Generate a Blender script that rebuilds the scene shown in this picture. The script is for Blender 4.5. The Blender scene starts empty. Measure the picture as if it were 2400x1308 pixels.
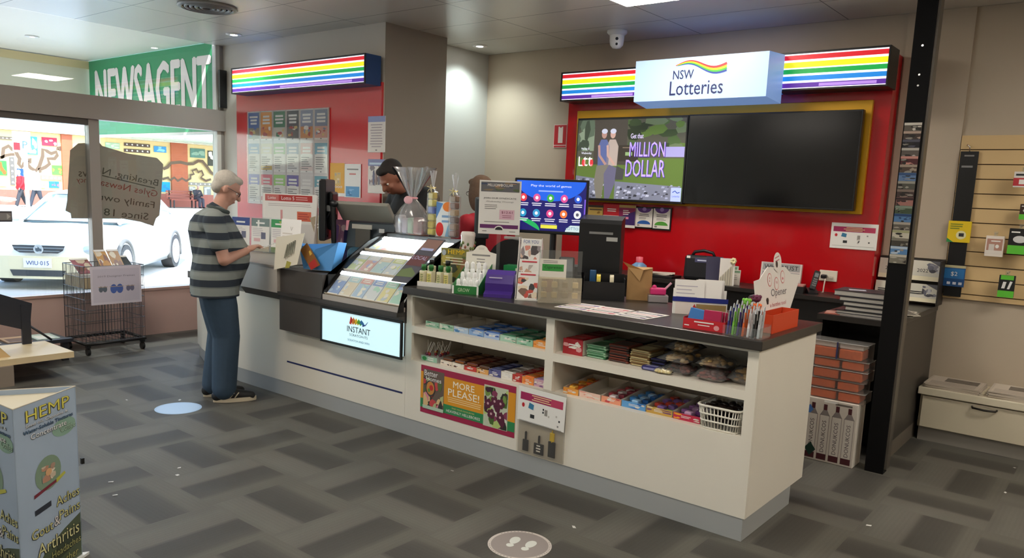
import bpy, bmesh, math, random
from mathutils import Vector, Matrix
R = random.Random(7)
sc = bpy.context.scene
col = sc.collection
PI = math.pi

# ------------------------------------------------------------------ camera model (photo taken as 2400 x 1308)
CAM_POS = Vector((0, 0, 1.6))
YAW, PITCH, ROLL, FPX, CYO = 0.672424862, -0.150172628, -0.0423014465, 1838.79566, 76.6421153
_rot = Matrix.Rotation(YAW, 3, 'Z') @ Matrix.Rotation(PITCH, 3, 'X') @ Matrix.Rotation(ROLL, 3, 'Y')

def on(px, py, ax, v):
    """world point where the line of sight through a photo pixel meets the plane ax = v"""
    d = _rot @ Vector(((px - 1200) / FPX, 1, -(py - 654 - CYO) / FPX))
    i = 'xyz'.index(ax)
    return CAM_POS + d * ((v - CAM_POS[i]) / d[i])

# ------------------------------------------------------------------ materials
def lin(h):
    h = h.lstrip('#')
    o = []
    for i in (0, 2, 4):
        c = int(h[i:i + 2], 16) / 255
        o.append(c / 12.92 if c <= .04045 else ((c + .055) / 1.055) ** 2.4)
    return (*o, 1)

_m = {}
def mat(hexc, rough=.55, metal=0, emit=0, spec=.5, alpha=1, coat=0, noise=0, nscale=20, bump=0, trans=0):
    key = (hexc, rough, metal, emit, spec, alpha, coat, noise, nscale, bump, trans)
    if key in _m: return _m[key]
    m = bpy.data.materials.new('surface')
    m.use_nodes = True
    nt = m.node_tree
    b = nt.nodes['Principled BSDF']
    c = lin(hexc)
    b.inputs['Base Color'].default_value = c
    b.inputs['Roughness'].default_value = rough
    b.inputs['Metallic'].default_value = metal
    b.inputs['Specular IOR Level'].default_value = spec
    b.inputs['Coat Weight'].default_value = coat
    if trans: b.inputs['Transmission Weight'].default_value = trans
    if alpha < 1: b.inputs['Alpha'].default_value = alpha
    if emit:
        b.inputs['Emission Color'].default_value = c
        b.inputs['Emission Strength'].default_value = emit
    if noise or bump:
        tc = nt.nodes.new('ShaderNodeTexCoord')
        n = nt.nodes.new('ShaderNodeTexNoise'); n.inputs['Scale'].default_value = nscale; n.inputs['Detail'].default_value = 4
        nt.links.new(tc.outputs['Object'], n.inputs['Vector'])
        if noise:
            mx = nt.nodes.new('ShaderNodeMix'); mx.data_type = 'RGBA'
            mx.inputs['A'].default_value = tuple(v * (1 - noise) for v in c[:3]) + (1,)
            mx.inputs['B'].default_value = tuple(min(1, v * (1 + noise)) for v in c[:3]) + (1,)
            nt.links.new(n.outputs['Fac'], mx.inputs['Factor']); nt.links.new(mx.outputs['Result'], b.inputs['Base Color'])
        if bump:
            bp = nt.nodes.new('ShaderNodeBump'); bp.inputs['Strength'].default_value = bump; bp.inputs['Distance'].default_value = .01
            nt.links.new(n.outputs['Fac'], bp.inputs['Height']); nt.links.new(bp.outputs['Normal'], b.inputs['Normal'])
    _m[key] = m
    return m

def nodes_mat(fn):
    m = bpy.data.materials.new('surface'); m.use_nodes = True
    fn(m.node_tree, m.node_tree.nodes['Principled BSDF']); return m

def clear(tint='#ffffff', rough=.03, gloss=1.0, opac=.0, body='#ffffff'):
    """thin clear sheet: transparent, with Fresnel reflection and a little haze of its own"""
    key = ('clear', tint, rough, gloss, opac, body)
    if key in _m: return _m[key]
    m = bpy.data.materials.new('clear_sheet'); m.use_nodes = True; nt = m.node_tree
    nt.nodes.clear()
    o = nt.nodes.new('ShaderNodeOutputMaterial')
    t = nt.nodes.new('ShaderNodeBsdfTransparent'); t.inputs['Color'].default_value = lin(tint)
    g = nt.nodes.new('ShaderNodeBsdfGlossy'); g.inputs['Roughness'].default_value = rough
    d = nt.nodes.new('ShaderNodeBsdfDiffuse'); d.inputs['Color'].default_value = lin(body)
    f = nt.nodes.new('ShaderNodeLayerWeight'); f.inputs['Blend'].default_value = .5
    pw = nt.nodes.new('ShaderNodeMath'); pw.operation = 'POWER'; pw.inputs[1].default_value = 4
    mu = nt.nodes.new('ShaderNodeMath'); mu.operation = 'MULTIPLY_ADD'; mu.inputs[1].default_value = .6 * gloss; mu.inputs[2].default_value = .035 * gloss
    a = nt.nodes.new('ShaderNodeMixShader'); b = nt.nodes.new('ShaderNodeMixShader'); a.inputs['Fac'].default_value = opac
    L = nt.links.new
    L(t.outputs[0], a.inputs[1]); L(d.outputs[0], a.inputs[2]); L(f.outputs['Facing'], pw.inputs[0]); L(pw.outputs[0], mu.inputs[0]); L(mu.outputs[0], b.inputs['Fac'])
    L(a.outputs[0], b.inputs[1]); L(g.outputs[0], b.inputs[2]); L(b.outputs[0], o.inputs['Surface'])
    _m[key] = m
    return m

# ------------------------------------------------------------------ text
_tc = {}
def glyphs(s, bold=0, shear=0):
    k = (s, bold, shear)
    if k in _tc: return _tc[k]
    cu = bpy.data.curves.new('lettering', 'FONT'); cu.body = s; cu.offset = bold; cu.shear = shear; cu.resolution_u = 2
    ob = bpy.data.objects.new('lettering', cu); col.objects.link(ob)
    dg = bpy.context.evaluated_depsgraph_get()
    me = bpy.data.meshes.new_from_object(ob.evaluated_get(dg))
    v = [(p.co.x, p.co.y) for p in me.vertices]; f = [tuple(p.vertices) for p in me.polygons]
    bpy.data.objects.remove(ob); bpy.data.curves.remove(cu); bpy.data.meshes.remove(me)
    if not v: v = [(0, 0)]
    x0, x1 = min(p[0] for p in v), max(p[0] for p in v); y0, y1 = min(p[1] for p in v), max(p[1] for p in v)
    _tc[k] = ([(p[0] - x0, p[1] - y0) for p in v], f, max(x1 - x0, 1e-6), max(y1 - y0, 1e-6))
    return _tc[k]

# ------------------------------------------------------------------ mesh builder
def frame(loc, yaw=0, tilt=0, roll=0):
    """local frame: x to the right, y away from the viewer's side (front faces -y), z up; yaw/tilt in degrees; tilt leans the top back"""
    return Matrix.Translation(Vector(loc)) @ Matrix.Rotation(math.radians(yaw), 4, 'Z') @ Matrix.Rotation(math.radians(-tilt), 4, 'X') @ Matrix.Rotation(math.radians(roll), 4, 'Y')

class MB:
    def __init__(s, M=None):
        s.v = []; s.f = []; s.m = []; s.sm = []; s.M = M or Matrix()
    def add(s, verts, faces, m, smooth=False):
        b = len(s.v); M = s.M
        s.v += [M @ Vector(p) for p in verts]
        for f in faces:
            s.f.append(tuple(i + b for i in f)); s.m.append(m); s.sm.append(smooth)
        return s
    def box(s, x0, x1, y0, y1, z0, z1, m):
        return s.add([(x0, y0, z0), (x1, y0, z0), (x1, y1, z0), (x0, y1, z0), (x0, y0, z1), (x1, y0, z1), (x1, y1, z1), (x0, y1, z1)],
                     [(0, 3, 2, 1), (4, 5, 6, 7), (0, 1, 5, 4), (1, 2, 6, 5), (2, 3, 7, 6), (3, 0, 4, 7)], m)
    def rbox(s, x0, x1, y0, y1, z0, z1, m, r=.01, seg=2):
        bm = bmesh.new(); bmesh.ops.create_cube(bm, size=1)
        for v in bm.verts:
            v.co = Vector(((x0 + x1) / 2 + v.co.x * (x1 - x0), (y0 + y1) / 2 + v.co.y * (y1 - y0), (z0 + z1) / 2 + v.co.z * (z1 - z0)))
        r = min(r, .49 * min(x1 - x0, y1 - y0, z1 - z0))
        bmesh.ops.bevel(bm, geom=bm.edges[:], offset=r, segments=seg, affect='EDGES', profile=.5)
        bm.verts.index_update()
        s.add([v.co.copy() for v in bm.verts], [tuple(v.index for v in f.verts) for f in bm.faces], m, False)
        bm.free(); return s
    def quad(s, a, b, c, d, m):
        return s.add([a, b, c, d], [(0, 1, 2, 3)], m)
    def prism(s, poly, z0, z1, m, axis='z'):
        """extrude a 2-D polygon: axis z -> (x, y), axis y -> (x, z), axis x -> (y, z)"""
        n = len(poly)
        def P(p, h): return {'z': (p[0], p[1], h), 'y': (p[0], h, p[1]), 'x': (h, p[0], p[1])}[axis]
        vs = [P(p, z0) for p in poly] + [P(p, z1) for p in poly]
        fs = [tuple(range(n - 1, -1, -1)), tuple(range(n, 2 * n))] + [(i, (i + 1) % n, (i + 1) % n + n, i + n) for i in range(n)]
        return s.add(vs, fs, m)
    def cyl(s, p0, p1, r0, m, r1=None, n=12, cap=True, smooth=True):
        r1 = r0 if r1 is None else r1
        p0, p1 = Vector(p0), Vector(p1); d = (p1 - p0).normalized()
        u = d.orthogonal().normalized(); w = d.cross(u)
        vs = []
        for p, r in ((p0, r0), (p1, r1)):
            for i in range(n):
                a = 2 * PI * i / n; vs.append(p + (u * math.cos(a) + w * math.sin(a)) * r)
        s.add(vs, [(i, (i + 1) % n, (i + 1) % n + n, i + n) for i in range(n)], m, smooth)
        if cap:
            s.add(vs[:n], [tuple(range(n - 1, -1, -1))], m); s.add(vs[n:], [tuple(range(n))], m)
        return s
    def tube(s, pts, r, m, n=8, closed=False):
        pts = [Vector(p) for p in pts]; rings = []; up = None
        for i, p in enumerate(pts):
            a = pts[i - 1] if (i or closed) else p; b = pts[(i + 1) % len(pts)] if (i < len(pts) - 1 or closed) else p
            d = (b - a).normalized()
            if up is None: up = d.orthogonal().normalized()
            up = (up - d * up.dot(d)).normalized(); w = d.cross(up)
            rr = r[i] if isinstance(r, (list, tuple)) else r
            rings.append([p + (up * math.cos(2 * PI * k / n) + w * math.sin(2 * PI * k / n)) * rr for k in range(n)])
        vs = [q for g in rings for q in g]; fs = []
        for i in range(len(pts) - (0 if closed else 1)):
            j = (i + 1) % len(pts)
            fs += [(i * n + k, i * n + (k + 1) % n, j * n + (k + 1) % n, j * n + k) for k in range(n)]
        if not closed: fs += [tuple(range(n - 1, -1, -1)), tuple(range((len(pts) - 1) * n, len(pts) * n))]
        return s.add(vs, fs, m, True)
    def lathe(s, prof, m, c=(0, 0), n=20, smooth=True):
        """revolve (radius, z) about a vertical axis through c"""
        vs = []
        for r, z in prof:
            vs += [(c[0] + r * math.cos(2 * PI * k / n), c[1] + r * math.sin(2 * PI * k / n), z) for k in range(n)]
        fs = [(i * n + k, i * n + (k + 1) % n, (i + 1) * n + (k + 1) % n, (i + 1) * n + k) for i in range(len(prof) - 1) for k in range(n)]
        s.add(vs, fs, m, smooth)
        if prof[0][0] > 0: s.add(vs[:n], [tuple(range(n - 1, -1, -1))], m)
        if prof[-1][0] > 0: s.add(vs[-n:], [tuple(range(n))], m)
        return s
    def ell(s, c, r, m, n=14, rot=None, smooth=True):
        c = Vector(c); r = (r, r, r) if not hasattr(r, '__len__') else r
        vs = []; h = n // 2
        for i in range(h + 1):
            t = PI * i / h
            for k in range(n):
                p = Vector((r[0] * math.sin(t) * math.cos(2 * PI * k / n), r[1] * math.sin(t) * math.sin(2 * PI * k / n), r[2] * math.cos(t)))
                if rot is not None: p = rot @ p
                vs.append(c + p)
        fs = [(i * n + k, (i + 1) * n + k, (i + 1) * n + (k + 1) % n, i * n + (k + 1) % n) for i in range(h) for k in range(n)]
        return s.add(vs, fs, m, smooth)
    # --- flat printed things on a front that faces -y (local), y = how far the print sits out
    def rect(s, x0, x1, z0, z1, m, y=-.0008):
        return s.add([(x0, y, z0), (x1, y, z0), (x1, y, z1), (x0, y, z1)], [(0, 1, 2, 3)], m)
    def disc(s, x, z, rx, rz, m, y=-.0008, n=20, a0=0, a1=2 * PI):
        pts = [(x + rx * math.cos(a0 + (a1 - a0) * i / n), y, z + rz * math.sin(a0 + (a1 - a0) * i / n)) for i in range(n + (0 if a1 - a0 > 6.28 else 1))]
        return s.add(pts, [tuple(range(len(pts)))], m)
    def poly(s, pts, m, y=-.0008):
        return s.add([(p[0], y, p[1]) for p in pts], [tuple(range(len(pts)))], m)
    def band(s, pts, w, m, y=-.0008):
        """flat ribbon of width w along (x, z) points"""
        n = len(pts); vs = []
        for i in range(n):
            a = Vector(pts[max(0, i - 1)]); b = Vector(pts[min(n - 1, i + 1)]); d = (b - a).normalized(); q = Vector((-d.y, d.x)); p = Vector(pts[i])
            ww = w[i] if hasattr(w, '__len__') else w
            vs += [(*(p + q * ww / 2),), (*(p - q * ww / 2),)]
        return s.add([(v[0], y, v[1]) for v in vs], [(2 * i, 2 * i + 1, 2 * i + 3, 2 * i + 2) for i in range(n - 1)], m)
    def text(s, t, x, z, h, m, y=-.0012, align='C', w=None, bold=0, shear=0, rot=0, mirror=False):
        v, f, tw, th = glyphs(t, 0, shear)
        k = h / th; kx = (w / tw) if w else k
        W = tw * kx; x0 = -W / 2 if align == 'C' else (0 if align == 'L' else -W)
        ca, sa = math.cos(math.radians(rot)), math.sin(math.radians(rot))
        out = []
        for a, b in v:
            lx, lz = x0 + a * kx, b * k
            if mirror: lx = -lx
            out.append((x + lx * ca - lz * sa, y, z + lx * sa + lz * ca))
        s.add(out, f, m)
        if bold:                                    # heavier strokes: the same glyphs set a hair to each side
            e = bold * h * .55
            for i, (dx, dz) in enumerate(((-e, 0), (e, 0), (0, e * .6), (0, -e * .6))): s.add([(p[0] + dx, y - .00007 * (i + 1), p[2] + dz) for p in out], f, m)
        return s
    def lines(s, x0, x1, z0, z1, n, m, y=-.0008, thick=.45, rag=.35, align='L'):
        """n rows of small print too fine to read"""
        st = (z1 - z0) / n
        for i in range(n):
            zc = z1 - st * (i + .5); w = (x1 - x0) * (1 - rag * R.random())
            a = x0 if align == 'L' else (x0 + x1 - w) / 2
            s.rect(a, a + w, zc - st * thick / 2, zc + st * thick / 2, m, y)
        return s
    def blot(s, x0, x1, z0, z1, mats, n=12, y=-.001, size=.25):
        """mottled picture: irregular patches of colour inside a rectangle"""
        W, H = x1 - x0, z1 - z0
        for i in range(n):
            r1 = size * (.4 + .8 * R.random()) * W; r2 = size * (.4 + .8 * R.random()) * H
            cx, cz = x0 + R.random() * W, z0 + R.random() * H; k = 7; ph = R.random() * 6
            pts = []
            for j in range(k):
                a = ph + 2 * PI * j / k; q = .6 + .5 * R.random()
                pts.append((min(x1, max(x0, cx + r1 * q * math.cos(a))), min(z1, max(z0, cz + r2 * q * math.sin(a)))))
            s.poly(pts, mats[i % len(mats)], y - .00004 * i)
        return s
    def card(s, w, h, t, m, x=0, z=0):
        """a sheet w x h standing on z, centred on x, front at y = 0"""
        return s.box(x - w / 2, x + w / 2, 0, t, z, z + h, m)
    def build(s, name, parent=None, label=None, cat=None, group=None, kind=None, origin=None, bevel=0):
        me = bpy.data.meshes.new(name)
        if parent is not None: o0 = world_loc(parent)
        elif origin is not None: o0 = Vector(origin)
        else:
            lo = [min(p[i] for p in s.v) for i in range(3)]; hi = [max(p[i] for p in s.v) for i in range(3)]
            o0 = Vector(((lo[0] + hi[0]) / 2, (lo[1] + hi[1]) / 2, lo[2]))
        me.from_pydata([p - o0 for p in s.v], [], s.f)
        ms = []
        for m in s.m:
            if m not in ms: ms.append(m)
        for m in ms: me.materials.append(m)
        ix = {m: i for i, m in enumerate(ms)}
        me.polygons.foreach_set('material_index', [ix[m] for m in s.m])
        me.polygons.foreach_set('use_smooth', s.sm)
        me.update()
        ob = bpy.data.objects.new(name, me); col.objects.link(ob)
        if parent is not None: ob.parent = parent
        else: ob.location = o0
        if bevel:
            b = ob.modifiers.new('soft_edges', 'BEVEL'); b.width = bevel; b.segments = 2; b.limit_method = 'ANGLE'
        tag(ob, label, cat, group, kind)
        return ob

def world_loc(o):
    p = Vector(o.location)
    while o.parent is not None:
        o = o.parent; p = p + Vector(o.location)
    return p

def tag(o, label=None, cat=None, group=None, kind=None):
    for k, v in (('label', label), ('category', cat), ('group', group), ('kind', kind)):
        if v: o[k] = v
    return o

def thing(name, label, cat, loc, group=None, kind=None):
    o = bpy.data.objects.new(name, None); o.location = Vector(loc); o.empty_display_size = .1
    col.objects.link(o); return tag(o, label, cat, group, kind)

def blob(name, prims, m, parent=None, voxel=.008, smooth=6, cut=None, **kw):
    """one continuous skin over tapered limbs and ellipsoids: prims are ('cap', p0, p1, r0, r1) or ('ell', c, radii, rot)"""
    b = MB()
    for p in prims:
        if p[0] == 'cap':
            _, a, c, r0, r1 = p
            b.cyl(a, c, r0, m, r1, n=16); b.ell(a, r0 * .995, m, 16); b.ell(c, r1 * .995, m, 16)
        else:
            b.ell(p[1], p[2], m, 18, rot=p[3] if len(p) > 3 else None)
    ob = b.build(name, parent, **kw)
    rm = ob.modifiers.new('skin', 'REMESH'); rm.mode = 'VOXEL'; rm.voxel_size = voxel; rm.use_smooth_shade = True
    if smooth:
        s2 = ob.modifiers.new('relax', 'SMOOTH'); s2.iterations = smooth; s2.factor = .5
    dg = bpy.context.evaluated_depsgraph_get()
    me = bpy.data.meshes.new_from_object(ob.evaluated_get(dg))
    ob.modifiers.clear(); ob.data = me
    if cut is not None:                     # trim the garment level at a hem height (world z)
        bm = bmesh.new(); bm.from_mesh(me); z = cut - (world_loc(parent).z if parent is not None else 0)
        bmesh.ops.bisect_plane(bm, geom=bm.verts[:] + bm.edges[:] + bm.faces[:], plane_co=(0, 0, z), plane_no=(0, 0, 1), clear_inner=True)
        bm.to_mesh(me); bm.free()
    me.materials.clear(); me.materials.append(m)
    for p in me.polygons: p.material_index = 0; p.use_smooth = True
    return ob

ORD = ['first', 'second', 'third', 'fourth', 'fifth', 'sixth', 'seventh', 'eighth', 'ninth', 'tenth', 'eleventh', 'twelfth', 'thirteenth', 'fourteenth']
WHITE = mat('#f2f0ec', .6); PAPER = mat('#efeae4', .7); INK = mat('#22242a', .6); GREYINK = mat('#8d8a88', .7); BLACK = mat('#0c0c0e', .45)
RED = mat('#c8202c', .5); NAVY = mat('#20285e', .5); PURPLE = mat('#5a2d82', .5); GREEN = mat('#2f8f4e', .5); BLUE = mat('#2b6fc0', .5)
YELLOW = mat('#f0c81e', .5); ORANGE = mat('#ee8a25', .5); PINK = mat('#e78fae', .5); TEAL = mat('#3d9aa2', .5); BROWN = mat('#6b3f24', .6); CREAM = mat('#efe2bd', .6)
STEEL = mat('#b8b8b8', .3, 1); CHROME = mat('#d8d8da', .12, 1); DKGREY = mat('#2c2d30', .5); PLASTIC = mat('#17181b', .35); SKY = mat('#8fbfe6', .5); LIME = mat('#8cc63f', .5)
CLEAR = clear('#f8fbfb', .05, 1.0, .04); CELLO = clear('#f4f4f4', .12, 2.5, .08)
# ================================================================== setting
H = 3.0
XF, YP, YB = -7.85, 4.74, 6.38       # shopfront line, poster wall, back wall
WALLC = '#d8d0c4'

def carpet(nt, b):
    L = nt.links.new; N = nt.nodes.new
    def math_(op, a, c=None):
        n = N('ShaderNodeMath'); n.operation = op
        for i, q in enumerate((a, c)):
            if q is None: continue
            if isinstance(q, (int, float)): n.inputs[i].default_value = q
            else: L(q, n.inputs[i])
        return n.outputs[0]
    tc = N('ShaderNodeNewGeometry'); sp = N('ShaderNodeSeparateXYZ'); L(tc.outputs['Position'], sp.inputs[0])
    u = math_('MULTIPLY', math_('ADD', sp.outputs[0], 3.45 + 20), 2); v = math_('MULTIPLY', math_('ADD', sp.outputs[1], 20), 2)
    iu, iv = math_('FLOOR', u), math_('FLOOR', v); fu, fv = math_('FRACT', u), math_('FRACT', v)
    chk = math_('MODULO', math_('ADD', iu, iv), 2)
    inv = math_('SUBTRACT', 1, chk)
    t = math_('ADD', math_('MULTIPLY', fu, chk), math_('MULTIPLY', fv, inv))          # across the pile bands
    cb = N('ShaderNodeCombineXYZ'); L(iu, cb.inputs[0]); L(iv, cb.inputs[1])
    wn = N('ShaderNodeTexWhiteNoise'); L(cb.outputs[0], wn.inputs['Vector'])
    off = math_('MULTIPLY', math_('SUBTRACT', wn.outputs['Value'], .5), .22)
    tt = math_('ADD', t, off)
    rp = N('ShaderNodeValToRGB'); L(tt, rp.inputs['Fac']); cr = rp.color_ramp; cr.interpolation = 'LINEAR'
    stops = [(0, '#5f5d57'), (.12, '#66645d'), (.36, '#625f59'), (.42, '#45433e'), (.62, '#474540'), (.76, '#4e4c47'), (.84, '#605e57'), (1, '#5f5d56')]; stops = [(p_, '#' + ''.join('%02x' % int(int(c_[i:i + 2], 16) * .94) for i in (1, 3, 5))) for p_, c_ in stops]
    while len(cr.elements) > 1: cr.elements.remove(cr.elements[-1])
    cr.elements[0].position = 0; cr.elements[0].color = lin(stops[0][1])
    for p, c in stops[1:]:
        e = cr.elements.new(p); e.color = lin(c)
    wv = N('ShaderNodeTexNoise'); wv.inputs['Scale'].default_value = 260; wv.inputs['Detail'].default_value = 2; L(tc.outputs['Position'], wv.inputs['Vector'])
    big = N('ShaderNodeTexNoise'); big.inputs['Scale'].default_value = 2.2; L(tc.outputs['Position'], big.inputs['Vector'])
    # fine rib lines along the bands
    rib = N('ShaderNodeMath'); rib.operation = 'SINE'; L(math_('MULTIPLY', t, 2 * PI * 22), rib.inputs[0])
    k = math_('ADD', math_('ADD', math_('MULTIPLY', wv.outputs['Fac'], .5), math_('MULTIPLY', big.outputs['Fac'], .35)), math_('ADD', .58, math_('MULTIPLY', rib.outputs[0], .035)))
    mx = N('ShaderNodeMix'); mx.data_type = 'RGBA'; mx.blend_type = 'MULTIPLY'; mx.inputs['Factor'].default_value = 1
    L(rp.outputs['Color'], mx.inputs['A']); cc = N('ShaderNodeCombineColor'); L(k, cc.inputs[0]); L(k, cc.inputs[1]); L(k, cc.inputs[2]); L(cc.outputs[0], mx.inputs['B'])
    L(mx.outputs['Result'], b.inputs['Base Color']); b.inputs['Roughness'].default_value = .62; b.inputs['Specular IOR Level'].default_value = .45
    bp = N('ShaderNodeBump'); bp.inputs['Strength'].default_value = .25; bp.inputs['Distance'].default_value = .004
    L(wv.outputs['Fac'], bp.inputs['Height']); L(bp.outputs['Normal'], b.inputs['Normal'])

def ceil_mat(nt, b):
    L = nt.links.new; N = nt.nodes.new
    g = N('ShaderNodeNewGeometry'); sp = N('ShaderNodeSeparateXYZ'); L(g.outputs['Position'], sp.inputs[0])
    def seam(out, first, pitch):
        a = N('ShaderNodeMath'); a.operation = 'ADD'; L(out, a.inputs[0]); a.inputs[1].default_value = 100 * pitch - first
        m = N('ShaderNodeMath'); m.operation = 'MODULO'; L(a.outputs[0], m.inputs[0]); m.inputs[1].default_value = pitch
        c = N('ShaderNodeMath'); c.operation = 'LESS_THAN'; L(m.outputs[0], c.inputs[0]); c.inputs[1].default_value = .008
        return c.outputs[0]
    mx = N('ShaderNodeMath'); mx.operation = 'MAXIMUM'; L(seam(sp.outputs[0], -3.155, 1.2), mx.inputs[0]); L(seam(sp.outputs[1], 5.75, .62), mx.inputs[1])
    c = N('ShaderNodeMix'); c.data_type = 'RGBA'; L(mx.outputs[0], c.inputs['Factor']); c.inputs['A'].default_value = lin('#d6d3cb'); c.inputs['B'].default_value = lin('#4c4b48')
    L(c.outputs['Result'], b.inputs['Base Color']); b.inputs['Roughness'].default_value = .3; b.inputs['Metallic'].default_value = .12
    n = N('ShaderNodeTexNoise'); n.inputs['Scale'].default_value = 1.3; L(g.outputs['Position'], n.inputs['Vector'])
    bp = N('ShaderNodeBump'); bp.inputs['Strength'].default_value = .06; bp.inputs['Distance'].default_value = .1; L(n.outputs['Fac'], bp.inputs['Height']); L(bp.outputs['Normal'], b.inputs['Normal'])

CARPET = nodes_mat(carpet); CEIL = nodes_mat(ceil_mat)
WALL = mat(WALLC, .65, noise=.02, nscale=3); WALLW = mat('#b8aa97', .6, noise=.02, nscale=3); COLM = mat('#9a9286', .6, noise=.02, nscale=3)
def struct(b, name, **k): return b.build(name, kind='structure', origin=(0, 0, 0), **k)

XR, YN = 4.2, -3.6
struct(MB().box(XF - .1, XR, YN, YB, -.12, 0, CARPET), 'floor')
struct(MB().box(XF, XR, YN, YB, H, H + .12, CEIL), 'ceiling')
struct(MB().box(-5.57, XR, YB, YB + .15, 0, H, WALLW), 'wall_back')
struct(MB().box(XR, XR + .15, YN, YB, 0, H, WALL), 'wall_right')
struct(MB().box(XF, XR, YN - .15, YN, 0, H, WALL), 'wall_rear')
struct(MB().box(-5.67, -5.53, 5.5, YB, 0, H, mat('#bcbdb8', .6)), 'wall_recess')
# poster wall block, its end face shows as the dark column
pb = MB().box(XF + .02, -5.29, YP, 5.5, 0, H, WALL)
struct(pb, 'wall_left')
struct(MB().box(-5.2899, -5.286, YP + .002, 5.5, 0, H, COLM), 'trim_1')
struct(MB().box(XF - .1, XF + .02, YP + .001, 5.5, 0, H + .1, WALL), 'wall_corner')

# shopfront: low wall, head beam, frames, glazing
PINKREFL = mat('#c9aaa0', .45, noise=.05, nscale=6)  # pinkish tone is red reflection put into the low wall's colour
struct(MB().box(XF - .1, XF, YN, YP, -.12, .46, PINKREFL).box(XF - .12, XF + .015, YN, YP - .001, .46, .485, mat('#b59488', .4)), 'wall_front')
FRM = mat('#9d968f', .4, .15); FRML = mat('#d8d4cc', .4)
w = thing('window_1', 'grey aluminium shopfront window frame', 'window', (XF, 4.0, .485), kind='structure')
bm_ = MB().box(XF - .06, XF + .07, YN, YP - .005, 2.118, 2.335, FRM)
bm_.build('head_beam', w, kind='structure')
MB().box(XF - .06, XF + .03, YN, 3.40, 2.06, 2.117, mat('#5b5652', .4, .5)).build('door_head', w, kind='structure')
for y0, y1, m_ in ((3.345, 3.44, FRM), (4.655, 4.70, FRML), (4.70, 4.735, FRM), (1.5, 1.6, FRM), (-.4, -.3, FRM)):
    MB().box(XF - .05, XF + .04, y0, y1, .486, 2.117, m_).build('mullion', w, kind='structure')
MB().box(XF - .04, XF + .03, 4.655, 4.70, 2.336, H - .001, FRML).build('upper_jamb', w, kind='structure')
MB().box(XF - .04, XF + .03, 4.70, 4.738, 2.336, H - .001, FRM).build('upper_jamb', w, kind='structure')
GLASS = clear('#f4f8f8', 0, 1.0, 0)
for y0, y1 in ((-.295, 1.495), (1.605, 3.34), (3.445, 4.65)):
    MB().box(XF - .004, XF + .004, y0, y1, .487, 2.055 if y1 < 4 else 2.117, GLASS).build('pane', w, kind='structure')
MB().box(XF - .004, XF + .004, YN + .1, 4.65, 2.337, H - .002, GLASS).build('upper_pane', w, kind='structure')
# small dark speaker / sensor box beside the jamb
b = MB().box(XF + .075, XF + .105, 4.655, 4.735, 2.36, 2.745, PLASTIC)
b.build('wall_speaker', None, 'slim black box on the wall edge beside the green sign', 'speaker')

# covered porch outside: soffit, far fascia, green sign board on the side
struct(MB().box(-11.05, XF - .101, YN, YP + .001, 3.06, 3.2, mat('#f6efe0', .35)), 'ceiling_porch')
struct(MB().box(-11.1, -10.95, YN, YP, 2.62, 3.05, mat('#e2dcc8', .5)).box(-11.0, -10.93, YN, YP, 2.955, 3.05, mat('#dcc89a', .5)), 'wall_fascia')
struct(MB().box(-11.1, -10.97, YP + .005, YP + .1, -.1, 3.06, mat('#cfcabd', .5)), 'trim_2')
g = MB(frame((-9.42, YP - .03, 2.12)))
GRN = mat('#2e9a63', .45)
g.box(-1.5, 1.5, 0, .05, 0, .93, GRN)
# rounded pale corner and the mirrored-proof lettering of the shop sign
g.poly([(1.44, .90), (1.5, .90), (1.5, .80)], FRML, -.003)
g.box(-1.53, 1.5, -.01, .06, -.03, 0, FRML)
nb = g
nb.text('NEWSAGENT', .045, .215, .585, mat('#f6e9e2', .5), y=-.004, w=2.72, bold=.06)
nb.build('shop_sign', None, 'green sign with white NEWSAGENT lettering above the side window outside', 'sign')

# ---------------------------------------------------------------- lights
def panel(x, y, lx, ly, s, name='ceiling_panel_light', lab=None):
    t = thing(name, lab, 'ceiling light', (x, y, H - .012))
    MB().box(x - lx / 2 - .02, x + lx / 2 + .02, y - ly / 2 - .02, y + ly / 2 + .02, H - .012, H - .001, WHITE).build('frame', t)
    MB().box(x - lx / 2, x + lx / 2, y - ly / 2, y + ly / 2, H - .016, H - .0125, mat('#fff6e8', .5, emit=s)).build('diffuser', t)
panel(-2.86, 4.88, .62, .6, 17, lab='square lit panel light at the top edge above the screens')
PL = [(-5.2, 1.9), (-1.6, 2.0), (1.6, 2.4), (-4.6, -1.2), (-1.2, -1.0), (1.8, -1.0), (1.2, 4.6)]
for i, (x, y) in enumerate(PL):
    panel(x, y, 1.2, .6, 11 if i == 0 else 15 if i == 6 else 8.5, lab='ceiling panel light out of shot ' + ['left of the counter', 'before the counter', 'right of the post', 'far left rear', 'rear middle', 'rear right', 'over the bench'][i])
def downlight(x, y, lab):
    t = thing('downlight', lab, 'downlight', (x, y, H - .012), 'recessed ceiling downlights')
    MB().lathe([(.075, H - .001), (.075, H - .008), (.05, H - .01)], WHITE, (x, y)).build('trim_ring', t)
    MB().lathe([(.05, H - .009), (.0, H - .012)], mat('#fffaf0', .5, emit=30), (x, y)).build('lamp', t)
    li = bpy.data.lights.new('spot', 'SPOT'); li.energy = 30; li.spot_size = 2.3; li.spot_blend = .8; li.shadow_soft_size = .05; li.color = (.87, 1, .98)
    lo = bpy.data.objects.new('downlight_beam', li); lo.location = (x, y, H - .03); col.objects.link(lo); lo.parent = None
downlight(-5.26, 5.93, 'round lit downlight in the recess corner behind the column')
downlight(-7.08, 4.41, 'round lit downlight above the poster wall by the window')
pq = on(478, 151, 'z', 3.06)
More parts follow.
